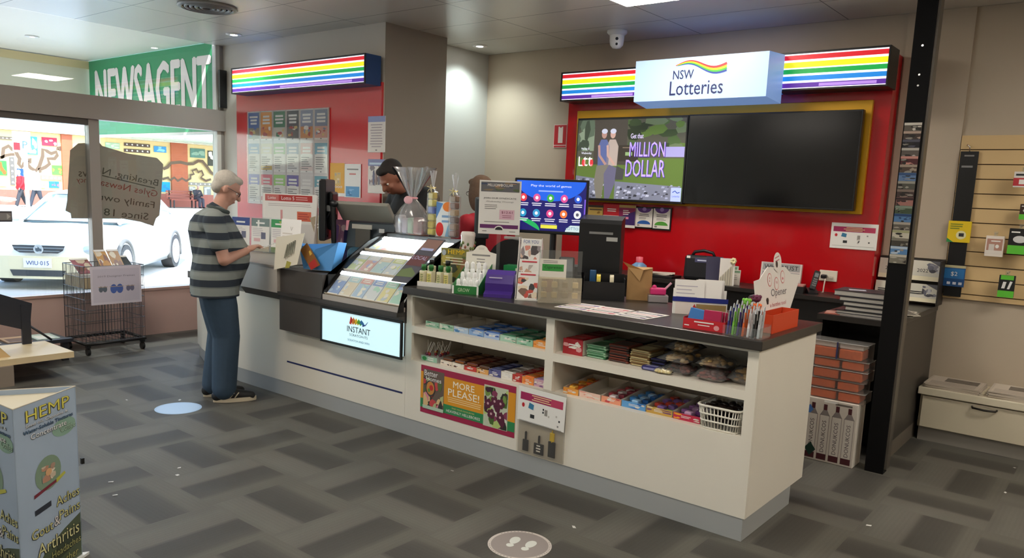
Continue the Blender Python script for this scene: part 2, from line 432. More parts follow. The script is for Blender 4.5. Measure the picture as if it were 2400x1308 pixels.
for k, (x, y) in enumerate(((pq.x, pq.y), (pq.x, pq.y - 2.0), (pq.x, pq.y - 4.0))):  # the two farther downlights are added, unseen fittings to brighten the soffit
    t = thing('downlight', 'round downlight in the porch ceiling outside, ' + ('nearest the green sign', 'second from the green sign, added to brighten the soffit', 'third from the green sign, added to brighten the soffit')[k], 'downlight', (x, y, 3.05), 'porch downlights')
    MB().lathe([(.07, 3.059), (.07, 3.052), (.05, 3.05)], WHITE, (x, y)).build('trim_ring', t); MB().lathe([(.05, 3.051), (0, 3.049)], mat('#fffaf0', .5, emit=20), (x, y)).build('lamp', t)
    li = bpy.data.lights.new('spot', 'SPOT'); li.energy = 100; li.spot_size = 2.6; li.spot_blend = .8; li.shadow_soft_size = .05; li.color = (1, .95, .86)
    lo = bpy.data.objects.new('porch_beam', li); lo.location = (x, y, 3.03); col.objects.link(lo)
# air vent
t = thing('air_vent', 'round grey slotted air vent in the ceiling', 'vent', (-6.19, 3.62, H - .03))
VM = mat('#6d6c69', .4, .3)
vb = MB()
for r in (.05, .09, .13, .17, .205): vb.lathe([(r - .012, H - .012), (r - .006, H - .022), (r + .006, H - .022), (r + .012, H - .012)], VM, (-6.19, 3.62), 32)
vb.build('louvre', t)
MB().lathe([(.23, H - .001), (.235, H - .012), (.21, H - .02), (.205, H - .012)], mat('#9b9994', .4, .2), (-6.19, 3.62), 32).build('rim', t)
MB().lathe([(.205, H - .004), (0, H - .004)], mat('#2a2928', .7), (-6.19, 3.62), 32).build('backing', t)
# dome camera
p = on(1447, 72, 'z', 3.0)
t = thing('security_camera', 'white dome security camera under the ceiling', 'camera', (p.x, p.y, H - .15))
MB().lathe([(.085, H - .001), (.085, H - .02), (.07, H - .035), (.062, H - .04)], mat('#e8e6e2', .35), (p.x, p.y), 24).build('mount', t)
MB().lathe([(.0, H - .15), (.035, H - .143), (.055, H - .12), (.06, H - .09), (.062, H - .04)], mat('#efedea', .3), (p.x, p.y), 24).build('dome', t)
cm = MB(); dv = (Vector((0, 0, 1.6)) - Vector((p.x, p.y, H - .1))); dv.z = 0; dv.normalize()
for dz, r in ((-.075, .014), (-.115, .013)):
    q = Vector((p.x, p.y, H + dz)) + dv * (.056 if dz > -.1 else .047); cm.ell(q, r, BLACK, 12)
cm.build('lens', t)
# ================================================================== service counter
CW = mat('#ebe5d8', .3, noise=.02, nscale=2); CWI = mat('#e6dfd2', .5); TOPM = mat('#35322f', .3, noise=.08, nscale=60); PLN = mat('#b3b6b6', .35, .2)
DARK = mat('#4a4542', .42); YC = 3.48
t = thing('service_counter', 'white right-hand shop counter with dark top and two rows of snack shelves', 'counter', (-3.6, 3.9, 0))
ct = t
bb = MB()
# right carcass with two rows of openings: front rails and stiles
def fr(x0, x1, z0, z1, y1=YC + .02): bb.box(x0, x1, YC, y1, z0, z1, CW)
fr(-3.635, -1.31, .115, .508)
fr(-3.635, -1.31, .687, .733); fr(-3.635, -1.31, .92, .935)
for x0, x1 in ((-3.635, -3.585), (-2.523, -2.467), (-1.363, -1.31)):
    fr(x0, x1, .508, .687); fr(x0, x1, .733, .92)
bb.build('front_panel', ct)
MB().box(-1.33, -1.31, YC + .021, 4.28, .115, .935, CW).build('end_panel', ct)
MB().box(-3.635, -3.615, YC + .021, 4.28, .115, .935, CW).build('side_panel', ct)
MB().box(-3.614, -1.331, 4.24, 4.28, .115, .935, CWI).build('back_panel', ct)
for z0 in (.495, .72):
    MB().box(-3.614, -1.331, YC + .021, 4.239, z0, z0 + .013, CWI).build('shelf', ct)
for z0, z1 in ((.5085, .719), (.7335, .92)): MB().box(-2.51, -2.48, YC + .021, 4.0, z0, z1, CWI).build('divider', ct)
for x0, x1 in ((-3.614, -2.511), (-2.479, -1.331)):
    for z0, z1 in ((.5085, .719), (.7335, .92)): MB().box(x0, x1, 4.0, 4.012, z0, z1, CWI).build('shelf_back', ct)
MB().rbox(-3.64, -1.288, 3.445, 4.30, .936, .982, TOPM, .004).build('worktop', ct)
MB().box(-3.636, -1.32, YC + .004, 4.13, 0, .1145, PLN).build('plinth', ct)
t = ct = thing('sales_counter', 'curved white left counter with dark cladding, writing ledge and lit sign', 'counter', (-5.0, 3.9, 0))
# plinth
pl = [(-3.6365, YC + .004), (-5.56, YC + .004), (-6.1, 3.54), (-6.66, 3.76), (-6.60, 3.9), (-6.0, 4.1), (-3.6365, 4.13)]
MB().prism(pl, 0, .1145, PLN).build('plinth', ct)
# left body (white, curving away at the far end)
lb = [(-3.6365, YC), (-5.55, YC), (-5.85, 3.50), (-6.1, 3.545), (-6.4, 3.64), (-6.67, 3.75), (-6.62, 4.28), (-3.6365, 4.28)]
MB().prism(lb, .115, .74, CW).build('left_body', ct)
# shadow-gap slot
MB().box(-4.917, -3.66, YC - .0015, YC + .001, .268, .28, NAVY).build('card_slot', ct)
# dark cladding: lower band round the light box, upper box, writing ledge
d = MB().box(-4.925, -4.43, 3.42, 3.479, .525, .785, DARK).box(-4.43, -3.642, 3.42, 3.479, .765, .785, DARK).box(-4.43, -3.642, 3.455, 3.479, .525, .765, DARK)
d.build('lower_cladding', ct)
MB().box(-4.925, -3.642, 3.40, 4.28, .7855, .812, mat('#3b3735', .35)).build('ledge_rail', ct)
MB().box(-4.912, -4.425, 3.42, 4.28, .8125, .982, DARK).build('upper_box', ct)
MB().box(-6.55, -4.926, 3.60, 4.28, .741, .80, mat('#57514c', .4)).build('under_top', ct)
led = [(-4.926, 3.40), (-5.40, 3.40), (-5.42, 3.44), (-6.0, 3.50), (-6.5, 3.68), (-6.55, 4.28), (-4.926, 4.28)]
MB().prism(led, .80, .985, mat('#b9b2aa', .3)).prism([(-4.926, 3.39), (-5.41, 3.39), (-5.44, 3.44), (-6.0, 3.49), (-6.52, 3.67), (-6.57, 4.28), (-4.926, 4.28)], .9855, 1.0, mat('#8f877e', .3)).build('writing_ledge', ct)  # pale grey of the ledge stands in for the window's reflection
MB().prism([(3.40, .80), (3.44, .745), (3.60, .745), (3.60, .80)], -5.40, -4.926, mat('#34302e', .35), 'x').build('ledge_support', ct)
CT = .9825           # counter top height
LT = 1.0            # writing ledge height
# light box
t = thing('light_box', 'lit white INSTANT sign set in the dark counter front', 'illuminated sign', (-4.01, 3.44, .53))
MB().box(-4.425, -3.60, 3.405, 3.419, .515, .53, BLACK).box(-4.425, -3.60, 3.405, 3.419, .75, .764, BLACK).box(-4.425, -4.41, 3.405, 3.419, .53, .75, BLACK).box(-3.615, -3.60, 3.405, 3.419, .53, .75, BLACK).build('frame', t)
f = MB(frame((-4.012, 3.411, .53)))
f.box(-.3975, .3965, 0, .03, 0, .219, mat('#c4e6ee', .4, emit=.42))
f.build('lit_panel', t)
f = MB(frame((-4.012, 3.411, .53)))
f.text('INSTANT', -.01, .095, .040, INK, w=.235, bold=.012); f.text('SCRATCH-ITS', -.01, .068, .017, INK, w=.185); f.text('SCRATCH AND WIN', -.01, .032, .014, mat('#3a5a80', .6), w=.22)
for i, c in enumerate(('#e23b2a', '#f08a24', '#f4d11f', '#5fb83a', '#2f7fc4')):
    x = -.095 + i * .026
    f.band([(x, .148 + .004 * i % 3), (x + .012, .196 - .004 * i), (x + .02, .17), (x + .034, .155)], .022, mat(c, .5), -.0012 - .0001 * i)
f.band([(.03, .15), (.06, .16), (.085, .185)], [.01, .007, .003], mat('#3a4a9a', .5), -.0022)
f.build('print', t)
# ================================================================== lottery backdrop on the back wall
REDP = mat('#c00d18', .22, coat=.3); REDS = mat('#b3121d', .3)
t = thing('wall_mounted_backdrop', 'large glossy red backdrop panel on the back wall behind the screens', 'wall panel', (-2.94, 6.29, .7))
MB().box(-4.36, -1.54, 6.2, YB - .001, .7, 2.70, REDP).build('red_panel', t)
MB().rbox(-4.235, -1.655, 6.165, 6.199, 1.55, 2.375, mat('#d9a31c', .35, .25), .004).build('yellow_border', t)

def stripes(f, w, h, em=.55):
    cs = ['#d91f2d', '#f4ef1c', '#17a54a', '#1d86dd', '#5b2a9d']
    f.rect(-w / 2, w / 2, 0, h, mat('#fbf6ff', .4, emit=em), -.001)
    g = h / 5
    for i, c in enumerate(cs):
        z1 = h - i * g - g * .2; z0 = z1 - g * (.8 if c == '#f4ef1c' else .68)
        f.rect(-w / 2, w / 2, z0, z1, mat(c, .4, emit=.42), -.002)
    f.rect(-w * .1, w * .42, h * .045, h * .13, mat('#b48be0', .4, emit=.42), -.003)

def strip_sign(x0, x1, z0, z1, y0, y1, name, lab, case, depth_m=None):
    t = thing(name, lab, 'illuminated sign', ((x0 + x1) / 2, (y0 + y1) / 2, z0))
    MB().box(x0, x1, y0 + .001, y1, z0, z1, case).box(x0, x1, y0 - .01, y0, z1 - .012, z1, BLACK).box(x0, x1, y0 - .01, y0, z0, z0 + .012, BLACK).box(x0, x0 + .012, y0 - .01, y0, z0 + .012, z1 - .012, BLACK).box(x1 - .012, x1, y0 - .01, y0, z0 + .012, z1 - .012, BLACK).build('case', t)
    f = MB(frame(((x0 + x1) / 2, y0 - .001, z0 + .013)))
    stripes(f, x1 - x0 - .026, z1 - z0 - .026)
    f.build('striped_face', t)
strip_sign(-4.30, -3.47, 2.44, 2.695, 5.98, 6.199, 'rainbow_light_strip', 'rainbow striped light box left of the NSW Lotteries sign', PLASTIC)
strip_sign(-2.31, -1.522, 2.44, 2.715, 5.98, 6.199, 'rainbow_light_strip', 'rainbow striped light box right of the NSW Lotteries sign', PLASTIC)
strip_sign(-7.34, -5.31, 2.465, 2.715, 4.545, 4.714, 'rainbow_light_strip', 'long rainbow striped light box over the red poster wall', mat('#123f78', .4))
# NSW Lotteries box: bevelled front
t = thing('lottery_sign', 'white lit NSW Lotteries sign box between two rainbow strips', 'illuminated sign', (-2.83, 5.9, 2.34))
BOXL = mat('#a9c4f0', .35, emit=.34); BOXS = mat('#8fb4f0', .35, emit=.24)
x0, x1, z0, z1 = -3.395, -2.255, 2.345, 2.70
b = MB()
yb_, yf = 5.96, 5.735
b.add([(x0, yb_, z0), (x1, yb_, z0), (x1, yb_, z1), (x0, yb_, z1), (x0 + .005, yf, z0 + .03), (x1 - .03, yf, z0 + .03), (x1 - .03, yf, z1 - .005), (x0 + .005, yf, z1 - .005)],
      [(0, 3, 7, 4), (1, 5, 6, 2), (3, 2, 6, 7), (0, 4, 5, 1)], BOXS)
b.build('box_side', t)
MB().quad((x0 + .005, yf, z0 + .03), (x1 - .03, yf, z0 + .03), (x1 - .03, yf, z1 - .005), (x0 + .005, yf, z1 - .005), BOXL).box(-3.462, -2.32, yb_ + .001, 6.16, z0 + .095, z1 - .03, mat('#1f6fd0', .4, emit=.3)).build('lit_front', t)
f = MB(frame((-2.845, yf - .001, z0 + .03)))
f.text('NSW', -.115, .158, .068, NAVY, w=.175, bold=.02); f.text('Lotteries', -.002, .036, .108, NAVY, w=.445, bold=.012)
def wave(dz, n=16): return [(-.185 + .425 * i / n, .255 + dz * (i / n) ** .7 + .035 * math.sin(2 * PI * (i / n) * .95 - .2 + .0)) for i in range(n + 1)]
for i, (c, dz, wd_) in enumerate((('#233a8c', -.052, .018), ('#3fa53a', -.036, .02), ('#f2c21b', -.02, .02), ('#cf2a2c', -.004, .017))):
    f.band([(x, .272 + dz * (k / 16) ** .6 - .012 * k / 16 + .026 * math.sin(6.6 * k / 16 - .35)) for k, (x, _) in enumerate(wave(0))], [wd_ * (.25 + .9 * k / 16) for k in range(17)], mat(c, .4, emit=.35), -.002 - .0002 * i)
f.build('print', t)
# ---------------------------------------------------------------- two wall screens
def screen_case(t, x0, x1, z0, z1, y):
    MB().rbox(x0, x1, y, y + .055, z0, z1, PLASTIC, .004).build('bezel', t)
    MB().box((x0 + x1) / 2 - .12, (x0 + x1) / 2 + .12, y + .0551, 6.164, 1.8, 2.1, DKGREY).build('bracket', t)
def xz(px, py, y=6.08):
    p = on(px, py, 'y', y); return p.x, p.z
TVY = 6.08
t = thing('wall_screen', 'wall screen showing a couple and the words MILLION DOLLAR', 'screen', (-3.64, TVY, 1.57))
screen_case(t, -4.165, -3.062, 1.565, 2.297, TVY)
f = MB(frame((-3.6135, TVY - .002, 1.585)))
W, Hh = .539, .693
def E(c, e=.62): return mat(c, .5, emit=e * .5)
f.rect(-W, W, 0, Hh, E('#57564a'), 0)
f.rect(-W, W, .0, .36, E('#5f7838'), -.0004)                         # lawn
f.blot(-.02, W, .40, Hh, [E('#3a4a2e'), E('#4c6438'), E('#2f3a28'), E('#5f7a3a'), E('#6a7a5a')], 26, -.0005, .2)
f.blot(-W, -.36, .42, Hh, [E('#5d6d5c'), E('#3f4a3d'), E('#8a9a85')], 14, -.0006, .4)
f.rect(-.36, -.02, .30, Hh, E('#4b4640'), -.0014); f.rect(-.10, .10, .33, .47, E('#3a342d'), -.0016); f.rect(-.06, .10, .445, .452, E('#8a7a68'), -.0017)
f.rect(.36, W, .37, .455, E('#a39ed6'), -.0018); f.rect(-.03, .04, .38, .41, E('#8fae78'), -.0018)
# dry stone wall
for (a0, a1, zt) in ((-W, -.26, .20), (-.12, .5, .155)):
    f.poly([(a0, 0), (a1, 0), (a1, zt - .03), (a0, zt)], E('#7b7f93'), -.0019)
    for i in range(60):
        sx = a0 + (a1 - a0) * R.random(); sz = (zt - .03) * R.random(); k = .010 + .014 * R.random()
        f.poly([(sx, sz), (sx + k * 1.6, sz + .002), (sx + k * 1.8, sz + k * .8), (sx + k * .4, sz + k)], E(R.choice(['#a4a9c4', '#8b8fa8', '#4a4c5a', '#c2c6da', '#30313a'])), -.0021 - .00001 * i)
# couple sitting on the wall
for px_, shirt, sk_ in ((-.255, '#5d6aa0', '#b58f86'), (-.165, '#b7a9a2', '#c9a69c')):
    f.poly([(px_ - .055, .29), (px_ + .055, .29), (px_ + .062, .46), (px_ + .03, .52), (px_ - .03, .52), (px_ - .06, .46)], E(shirt), -.003)
    f.disc(px_, .565, .027, .036, E(sk_), -.0031); f.disc(px_ + .002, .592, .031, .022, E('#c9cfe6'), -.0032)
    f.band([(px_ - .05, .47), (px_ - .04, .38), (px_ + .03, .30)], .024, E(sk_), -.0033)
f.poly([(-.31, .0), (-.25, .0), (-.235, .16), (-.17, .27), (-.2, .30), (-.32, .29), (-.34, .15)], E('#7e7a70'), -.0034)
f.poly([(-.22, .0), (-.17, .0), (-.12, .14), (-.1, .27), (-.19, .30), (-.24, .22)], E('#6a6884'), -.0035)
f.poly([(-.12, .17), (-.04, .17), (-.03, .26), (-.11, .29)], E('#4a4a4c'), -.0036)
LIL, VIO = E('#b9a2ff', .95), E('#4b2a9c', .7)
for tx, xx, zz, hh, ww in (('MILLION', .185, .372, .125, .345), ('DOLLAR', .175, .20, .145, .385)):
    f.text(tx, xx + .005, zz - .005, hh, VIO, -.0040, w=ww, bold=.03); f.text(tx, xx, zz, hh, LIL, -.0044, w=ww, bold=.0)
f.text('Get that', .08, .527, .042, E('#e2d6ff', .9), -.0044, w=.125, bold=.012)
f.text('Monday &', -.45, .425, .025, E('#e9ecff', .9), -.0044, w=.085); f.text('Wednesday', -.435, .385, .026, E('#e9ecff', .9), -.0044, w=.11)
f.text('L', -.492, .285, .085, E('#f4f0f4', .9), -.0044); f.text('tt', -.418, .285, .085, E('#f4f0f4', .9), -.0044)
for xx in (-.462, -.376): f.disc(xx, .315, .019, .032, E('#d2383e', .8), -.0044)
f.rect(.44, .535, .0, .115, E('#a9b6f6', .9), -.0042); f.band([(.455, .075), (.478, .088), (.5, .07), (.522, .078)], .008, E('#2b4fa0'), -.0046); f.text('Lotteries', .488, .035, .018, E('#2b4fa0'), -.0046, w=.07)
f.build('lit_picture', t)
t = thing('wall_screen', 'blank dark wall screen to the right of the lit one', 'screen', (-2.4, TVY, 1.58))
screen_case(t, -3.058, -1.69, 1.572, 2.300, TVY)
MB().box(-3.046, -1.702, TVY - .002, TVY - .0002, 1.587, 2.288, mat('#0b0b0c', .17)).build('glass_panel', t)

# ---------------------------------------------------------------- small printed cards under the screens
def wallcard(px0, py0, px1, py1, y, name, lab, cat, art, bg=PAPER, group=None, case=None, th=.004):
    a, b2 = on(px0, py0, 'y', y), on(px1, py1, 'y', y)
    w, h = b2.x - a.x, a.z - b2.z
    f = MB(frame(((a.x + b2.x) / 2, y, b2.z)))
    if case:
        f.box(-w / 2, w / 2, .0005, th + .004, 0, h, case); i = .012
        f.box(-w / 2 + i, w / 2 - i, -.0004, .0004, i, h - i, bg); f2 = (w - 2 * i, h - 2 * i)
        f.M = f.M @ Matrix.Translation((0, -.0004, i)); w, h = f2
    else: f.box(-w / 2, w / 2, 0, th, 0, h, bg)
    art(f, w, h)
    return f.build(name, None, lab, cat, group)
def art_gold(f, w, h):
    f.rect(-w / 2, w / 2, 0, h, mat('#c9a95a', .5)); f.rect(-w * .5, w * .5, h * .86, h, mat('#3a2b1e', .5), -.001); f.lines(-w * .4, w * .4, h * .64, h * .76, 1, INK, -.0012, .5, 0, 'C'); f.blot(-w * .35, w * .35, h * .1, h * .6, [mat('#8f6a2a', .5), mat('#e5cf8d', .5)], 6)
def art_red(f, w, h):
    f.rect(-w / 2, w / 2, h * .35, h, RED); f.lines(-w * .3, w * .3, h * .55, h * .78, 2, WHITE, -.0012, .5, .2, 'C'); f.disc(0, h * .2, w * .25, h * .1, mat('#d9cfc4', .5)); f.lines(-w * .3, w * .3, h * .05, h * .3, 3, INK, -.001)
def art_pow(f, w, h):
    f.rect(-w / 2, w / 2, h * .12, h, mat('#3c2168', .5)); f.poly([(-w / 2, h * .45), (w / 2, h * .75), (w / 2, h * .9), (-w / 2, h * .9)], mat('#8d1f55', .5), -.001); f.rect(-w / 2, w / 2, h * .88, h, mat('#b89a58', .5), -.0012); f.lines(-w * .25, w * .25, h * .55, h * .8, 3, WHITE, -.0014); f.rect(-w * .1, w * .1, h * .38, h * .48, PINK, -.0014)
def art_dome(c):
    def a(f, w, h):
        f.disc(0, h, w * .42, h * .24, PURPLE, a0=PI, a1=2 * PI); f.disc(0, h * .95, w * .12, h * .1, mat('#9a7cc0', .5), -.0012)
        f.lines(-w * .32, w * .32, h * .56, h * .72, 2, INK, -.001, .4, .15, 'C'); f.disc(0, h * .16, w * .4, h * .2, mat(c, .5), a0=0, a1=PI); f.lines(-w * .3, w * .3, h * .4, h * .52, 2, GREYINK); f.disc(-w * .32, h * .09, w * .09, h * .045, GREYINK, -.0012)
    return a
Y2 = 6.196
wallcard(1379, 480, 1413, 517, Y2 - .03, 'wall_notice', 'small gold and dark lottery notice under the lit screen', 'notice', art_gold)
wallcard(1414, 478, 1453, 520, Y2 - .03, 'wall_notice', 'small red and white lottery notice under the lit screen', 'notice', art_red)
wallcard(1452, 480, 1487, 535, Y2 - .03, 'wall_notice', 'purple lottery notice with gold top under the screens', 'notice', art_pow)
wallcard(1489, 484, 1530, 537, Y2 - .012, 'framed_notice', 'black framed notice with purple top and blue dome', 'notice', art_dome('#2a5fae'), case=BLACK)
wallcard(1530, 485, 1571, 541, Y2 - .012, 'framed_notice', 'black framed notice with purple top and green dome', 'notice', art_dome('#55a33c'), case=BLACK)
def art_promo(f, w, h):
    f.rect(-w * .45, w * .45, h * .66, h * .86, mat('#a8245c', .5)); f.rect(w * .2, w * .45, h * .66, h * .86, mat('#c23f63', .5), -.001); f.lines(-w * .25, w * .25, h * .68, h * .85, 3, mat('#f0cf9a', .5), -.0012, align='C')
    f.disc(-w * .38, h * .52, w * .03, h * .06, RED); f.poly([(-w * .27, h * .47), (-w * .16, h * .44), (-w * .15, h * .58), (-w * .25, h * .62)], mat('#3a7fa8', .5)); f.rect(-w * .22, -w * .13, h * .22, h * .32, DKGREY)
    f.rect(w * .08, w * .14, h * .38, h * .54, mat('#9a948e', .5))
    for k in range(6):
        x, z = w * (.02 + .38 * R.random()), h * (.15 + .4 * R.random()); f.rect(x, x + w * .03, z, z + h * .05, R.choice([GREYINK, mat('#c9c3bc', .5), INK]))
    f.rect(-w * .45, w * .45, h * .1, h * .11, GREYINK)
wallcard(1950, 521, 2053, 588, 6.192, 'promotion_sheet', 'white landscape promotion sheet on the red panel above the power point', 'notice', art_promo, WHITE)
# fire extinguisher location sign
def art_fire(f, w, h):
    f.rect(-w * .46, w * .46, h * .12, h * .97, mat('#b01722', .4)); f.rect(-w * .15, w * .2, h * .2, h * .9, mat('#d7d0c8', .5), -.001); f.rect(-w * .46, w * .46, h * .02, h * .08, mat('#b01722', .4)); f.rect(-w * .04, w * .1, h * .86, h * .93, mat('#b01722', .4), -.0012)
wallcard(1299, 292, 1327, 346, 6.372, 'fire_sign', 'small red and white fire extinguisher sign on the wall', 'sign', art_fire, mat('#e0c4c0', .5))
# power point with plug
a = on(1922, 632, 'y', 6.195); b2 = on(1961, 661, 'y', 6.195)
t = thing('power_point', 'cream double power point with a black plug on the red panel', 'power point', ((a.x + b2.x) / 2, 6.195, b2.z))
f = MB(frame(((a.x + b2.x) / 2, 6.188, b2.z))); w, h = b2.x - a.x, a.z - b2.z
f.rbox(-w / 2, w / 2, 0, .011, 0, h, mat('#e9e0cf', .4), .003); f.build('face_plate', t)
f = MB(frame(((a.x + b2.x) / 2, 6.187, b2.z)))
f.rbox(w * .12, w * .3, -.01, 0, h * .25, h * .5, mat('#cfc6b6', .4), .003); f.build('switch', t)
f = MB(frame(((a.x + b2.x) / 2, 6.187, b2.z)))
f.rbox(-w * .32, -w * .02, -.045, 0, h * .25, h * .62, PLASTIC, .008); f.build('plug', t)
xx = (a.x + b2.x) / 2 - w * .05; zz = b2.z + h * .25
f = MB().tube([(xx, 6.15, zz), (xx, 6.135, zz - .05), (xx - .005, 6.13, zz - .2), (xx - .01, 6.13, .92 + .031)], .005, mat('#d8cfc4', .4))
f.build('power_cord', t)

# ================================================================== red poster wall behind the left end
MB().box(-7.535, -5.30, 4.715, 4.7395, .75, 2.50, mat('#cf2229', .25, coat=.25)).build('wall_mounted_backdrop', None, 'glossy red panel on the poster wall under the long rainbow strip', 'wall panel')
PY = 4.705
# big framed sheet of product leaflets
tl, br = on(582, 265, 'y', PY), on(772, 478, 'y', PY)
t = thing('leaflet_display', 'clear wall display holding rows of lottery leaflets on the red wall', 'leaflet display', ((tl.x + br.x) / 2, PY, br.z))
x0, x1, z0, z1 = tl.x - .01, on(770, 262, 'y', PY).x + .005, on(585, 475, 'y', PY).z, tl.z + .012
MB().box(x0, x1, PY, PY + .009, z0, z1, mat('#d9cfcb', .4)).build('back_sheet', t)
g = MB()
for i in range(4):
    zz = z1 - .004 - (z1 - z0) * i / 3
    g.box(x0, x1, PY - .004, PY - .0005, max(z0, zz - .004), zz, mat('#e6dedb', .35))
for i in range(7):
    xx = x0 + (x1 - x0 - .004) * i / 6; g.box(xx, xx + .004, PY - .004, PY - .0005, z0, z1, mat('#e6dedb', .35))
g.build('pocket_frame', t)
LEAF = [('blue', '#3f63a8', '#8a7f6a'), ('orange', '#e9962c', '#d97a1c'), ('green', '#2f7a52', '#cfc9bd'), ('charcoal', '#4b4a50', '#6a6462'), ('grey and orange', '#8e95ad', '#d08a4a'), ('grey', '#7f879c', '#d8a08c'),
        ('pale blue', '#8fa3c4', '#d9d6d2'), ('cream and gold', '#e0d6bb', '#c9a23c'), ('pale green', '#9cc080', '#d9d2cc'), ('photo', '#8b93a8', '#e2dcda'), ('pink', '#d8a49a', '#e6cfc8'), ('white and blue', '#7fb0c4', '#e8e4dd'),
        ('violet', '#7f7fc0', '#d9d4d2'), ('rose', '#dd6a78', '#e2848c'), ('lime', '#9ccc6a', '#d8d4cf'), ('purple', '#6a58a0', '#ddd8d6'), ('red and white', '#d8d0cc', '#d6352f'), ('teal', '#6aa6b4', '#b6c6c9')]
cw, chh = (x1 - x0) / 6, (z1 - z0) / 3
for i, (nm, c1, c2) in enumerate(LEAF):
    r_, k = divmod(i, 6)
    f = MB(frame((x0 + cw * (k + .5), PY - .001, z1 - chh * (r_ + 1) + .018)))
    w, h = cw * .86, chh * .9
    f.box(-w / 2, w / 2, -.0015, -.0001, 0, h, PAPER)
    f.M = f.M @ Matrix.Translation((0, -.0016, 0))
    f.rect(-w / 2, w / 2, h * (.1 if r_ == 0 else .62), h, mat(c1, .5)); f.rect(-w * .5, w * .5, h * .06, h * (.45 if r_ == 0 else .2), mat(c2, .5), -.001)
    wm = WHITE if r_ == 0 and k != 5 else PAPER
    f.lines(-w * .38, w * .38, h * .55, h * .9, 3, wm, -.0014, .6, .25, 'C')
    if r_ == 0: f.blot(-w * .4, w * .4, h * .12, h * .48, [mat(c1, .5), mat('#d8b878', .5), mat('#b5473c', .5), mat('#efe7dc', .5)], 7, -.0016, .28)
    else: f.lines(-w * .42, w * .42, h * .1, h * .55, 6, GREYINK, -.0016, .4, .5)
    f.disc(0, h * .035, w * .07, h * .02, GREYINK, -.0014)
    f.build('leaflet', None, f'{nm} leaflet, {ORD[k]} from the left in the {("top", "middle", "bottom")[r_]} row of the wall display', 'leaflet', 'leaflets in the wall display')
MB().box(x0, x1, PY - .0145, PY - .0125, z0, z1, clear('#fafafa', .06, .7, .015)).build('front_sheet', t)

def art_list(c):
    def a(f, w, h):
        f.rect(-w / 2, w / 2, h * .84, h, mat(c, .5)); f.lines(-w * .38, w * .38, h * .12, h * .8, 9, mat('#b9aeb4', .6), -.001, .35, .3, 'C'); f.disc(0, h * .06, w * .06, h * .02, GREYINK)
    return a
def art_photo(f, w, h):
    f.rect(-w / 2, w / 2, h * .8, h, mat('#8a8fb8', .5)); f.rect(-w * .42, w * .42, h * .84, h * .9, mat('#c9dcee', .5), -.001); f.blot(-w * .42, w * .42, h * .22, h * .8, [mat('#b9b0b4', .5), mat('#8e8288', .5), mat('#d2cac8', .5), mat('#a98f86', .5)], 12)
    for k in range(3): f.poly([(-w * .2 + k * w * .16, h * .25), (-w * .1 + k * w * .16, h * .25), (-w * .1 + k * w * .16, h * .62), (-w * .15 + k * w * .16, h * .7), (-w * .2 + k * w * .16, h * .62)], mat(('#6d6a86', '#9a7f78', '#78707c')[k], .5), -.003)
def art_oz(f, w, h):
    f.rect(-w / 2, w / 2, h * .1, h, mat('#e6a92a', .5)); f.rect(-w * .2, w * .25, h * .34, h * .72, mat('#d9b66a', .5), -.001); f.text('$000', 0, h * .24, h * .08, WHITE, w=w * .7, bold=.02); f.blot(-w * .18, w * .2, h * .38, h * .7, [mat('#b9a58a', .5), mat('#e8d0a0', .5)], 5, -.0012)
def art_bl(f, w, h):
    f.rect(-w * .42, w * .42, h * .02, h * .33, mat('#5f9fd0', .5)); f.lines(-w * .35, w * .35, h * .81, h * .87, 1, GREYINK, -.001, .6, 0, 'C'); f.lines(-w * .2, w * .2, h * .66, h * .74, 1, mat('#d58a86', .5), -.001, .6, 0, 'C'); f.blot(-w * .3, w * .3, h * .05, h * .25, [mat('#8cc0e4', .5), mat('#3f7fb4', .5)], 5, -.0012)
PY2 = 4.708
wallcard(863, 273, 902, 357, PY2, 'wall_poster', 'white text sheet with blue heading high on the red poster wall', 'poster', art_list('#9aa3cf'))
wallcard(863, 373, 901, 454, PY2, 'wall_poster', 'photo sheet with violet heading low at the right of the poster wall', 'poster', art_photo)
wallcard(774, 382, 807, 461, PY2, 'wall_poster', 'orange prize poster beside the leaflet display', 'poster', art_oz, WHITE)
wallcard(808, 384, 845, 464, PY2, 'wall_poster', 'white poster with a blue lower panel on the red wall', 'poster', art_bl, WHITE)
# ================================================================== lit scratch-ticket display
t = thing('ticket_display', 'lit sloping counter display of scratch tickets in three tiers', 'display case', (-4.02, 3.8, .9825))
DX0, DX1 = -4.41, -3.645
prof = [(3.41, .83), (3.45, .885), (3.55, .99), (3.68, 1.10), (3.83, 1.195), (4.0, 1.262), (4.08, 1.262), (4.27, .986), (3.42, .986), (3.42, .83)]
SIDE = mat('#141416', .3)
side_poly = [(3.405, .8135), (3.43, .875), (3.54, .995), (3.67, 1.112), (3.82, 1.208), (4.0, 1.272), (4.09, 1.268), (4.285, .9835), (3.46, .9835), (3.46, .8135)]
MB().prism(side_poly, DX0 - .012, DX0, SIDE, 'x').build('side_panel', t)
MB().prism(side_poly, DX1, DX1 + .004, SIDE, 'x').build('side_panel', t)
MB().prism([(4.0, 1.24), (4.0, 1.262), (4.085, 1.262), (4.28, .9835), (4.25, .9835), (4.07, 1.24)], DX0, DX1, mat('#8d959c', .35, .3), 'x').build('back_panel', t)
MB().prism([(3.475, .8135), (3.475, .842), (3.432, .8495), (3.412, .8495), (3.412, .8135)], DX0, DX1, mat('#b9b2ab', .3, .3), 'x').build('front_lip', t)
TIERS = [((3.435, .853), (3.575, .998)), ((3.60, 1.012), (3.755, 1.133)), ((3.79, 1.150), (3.965, 1.232))]
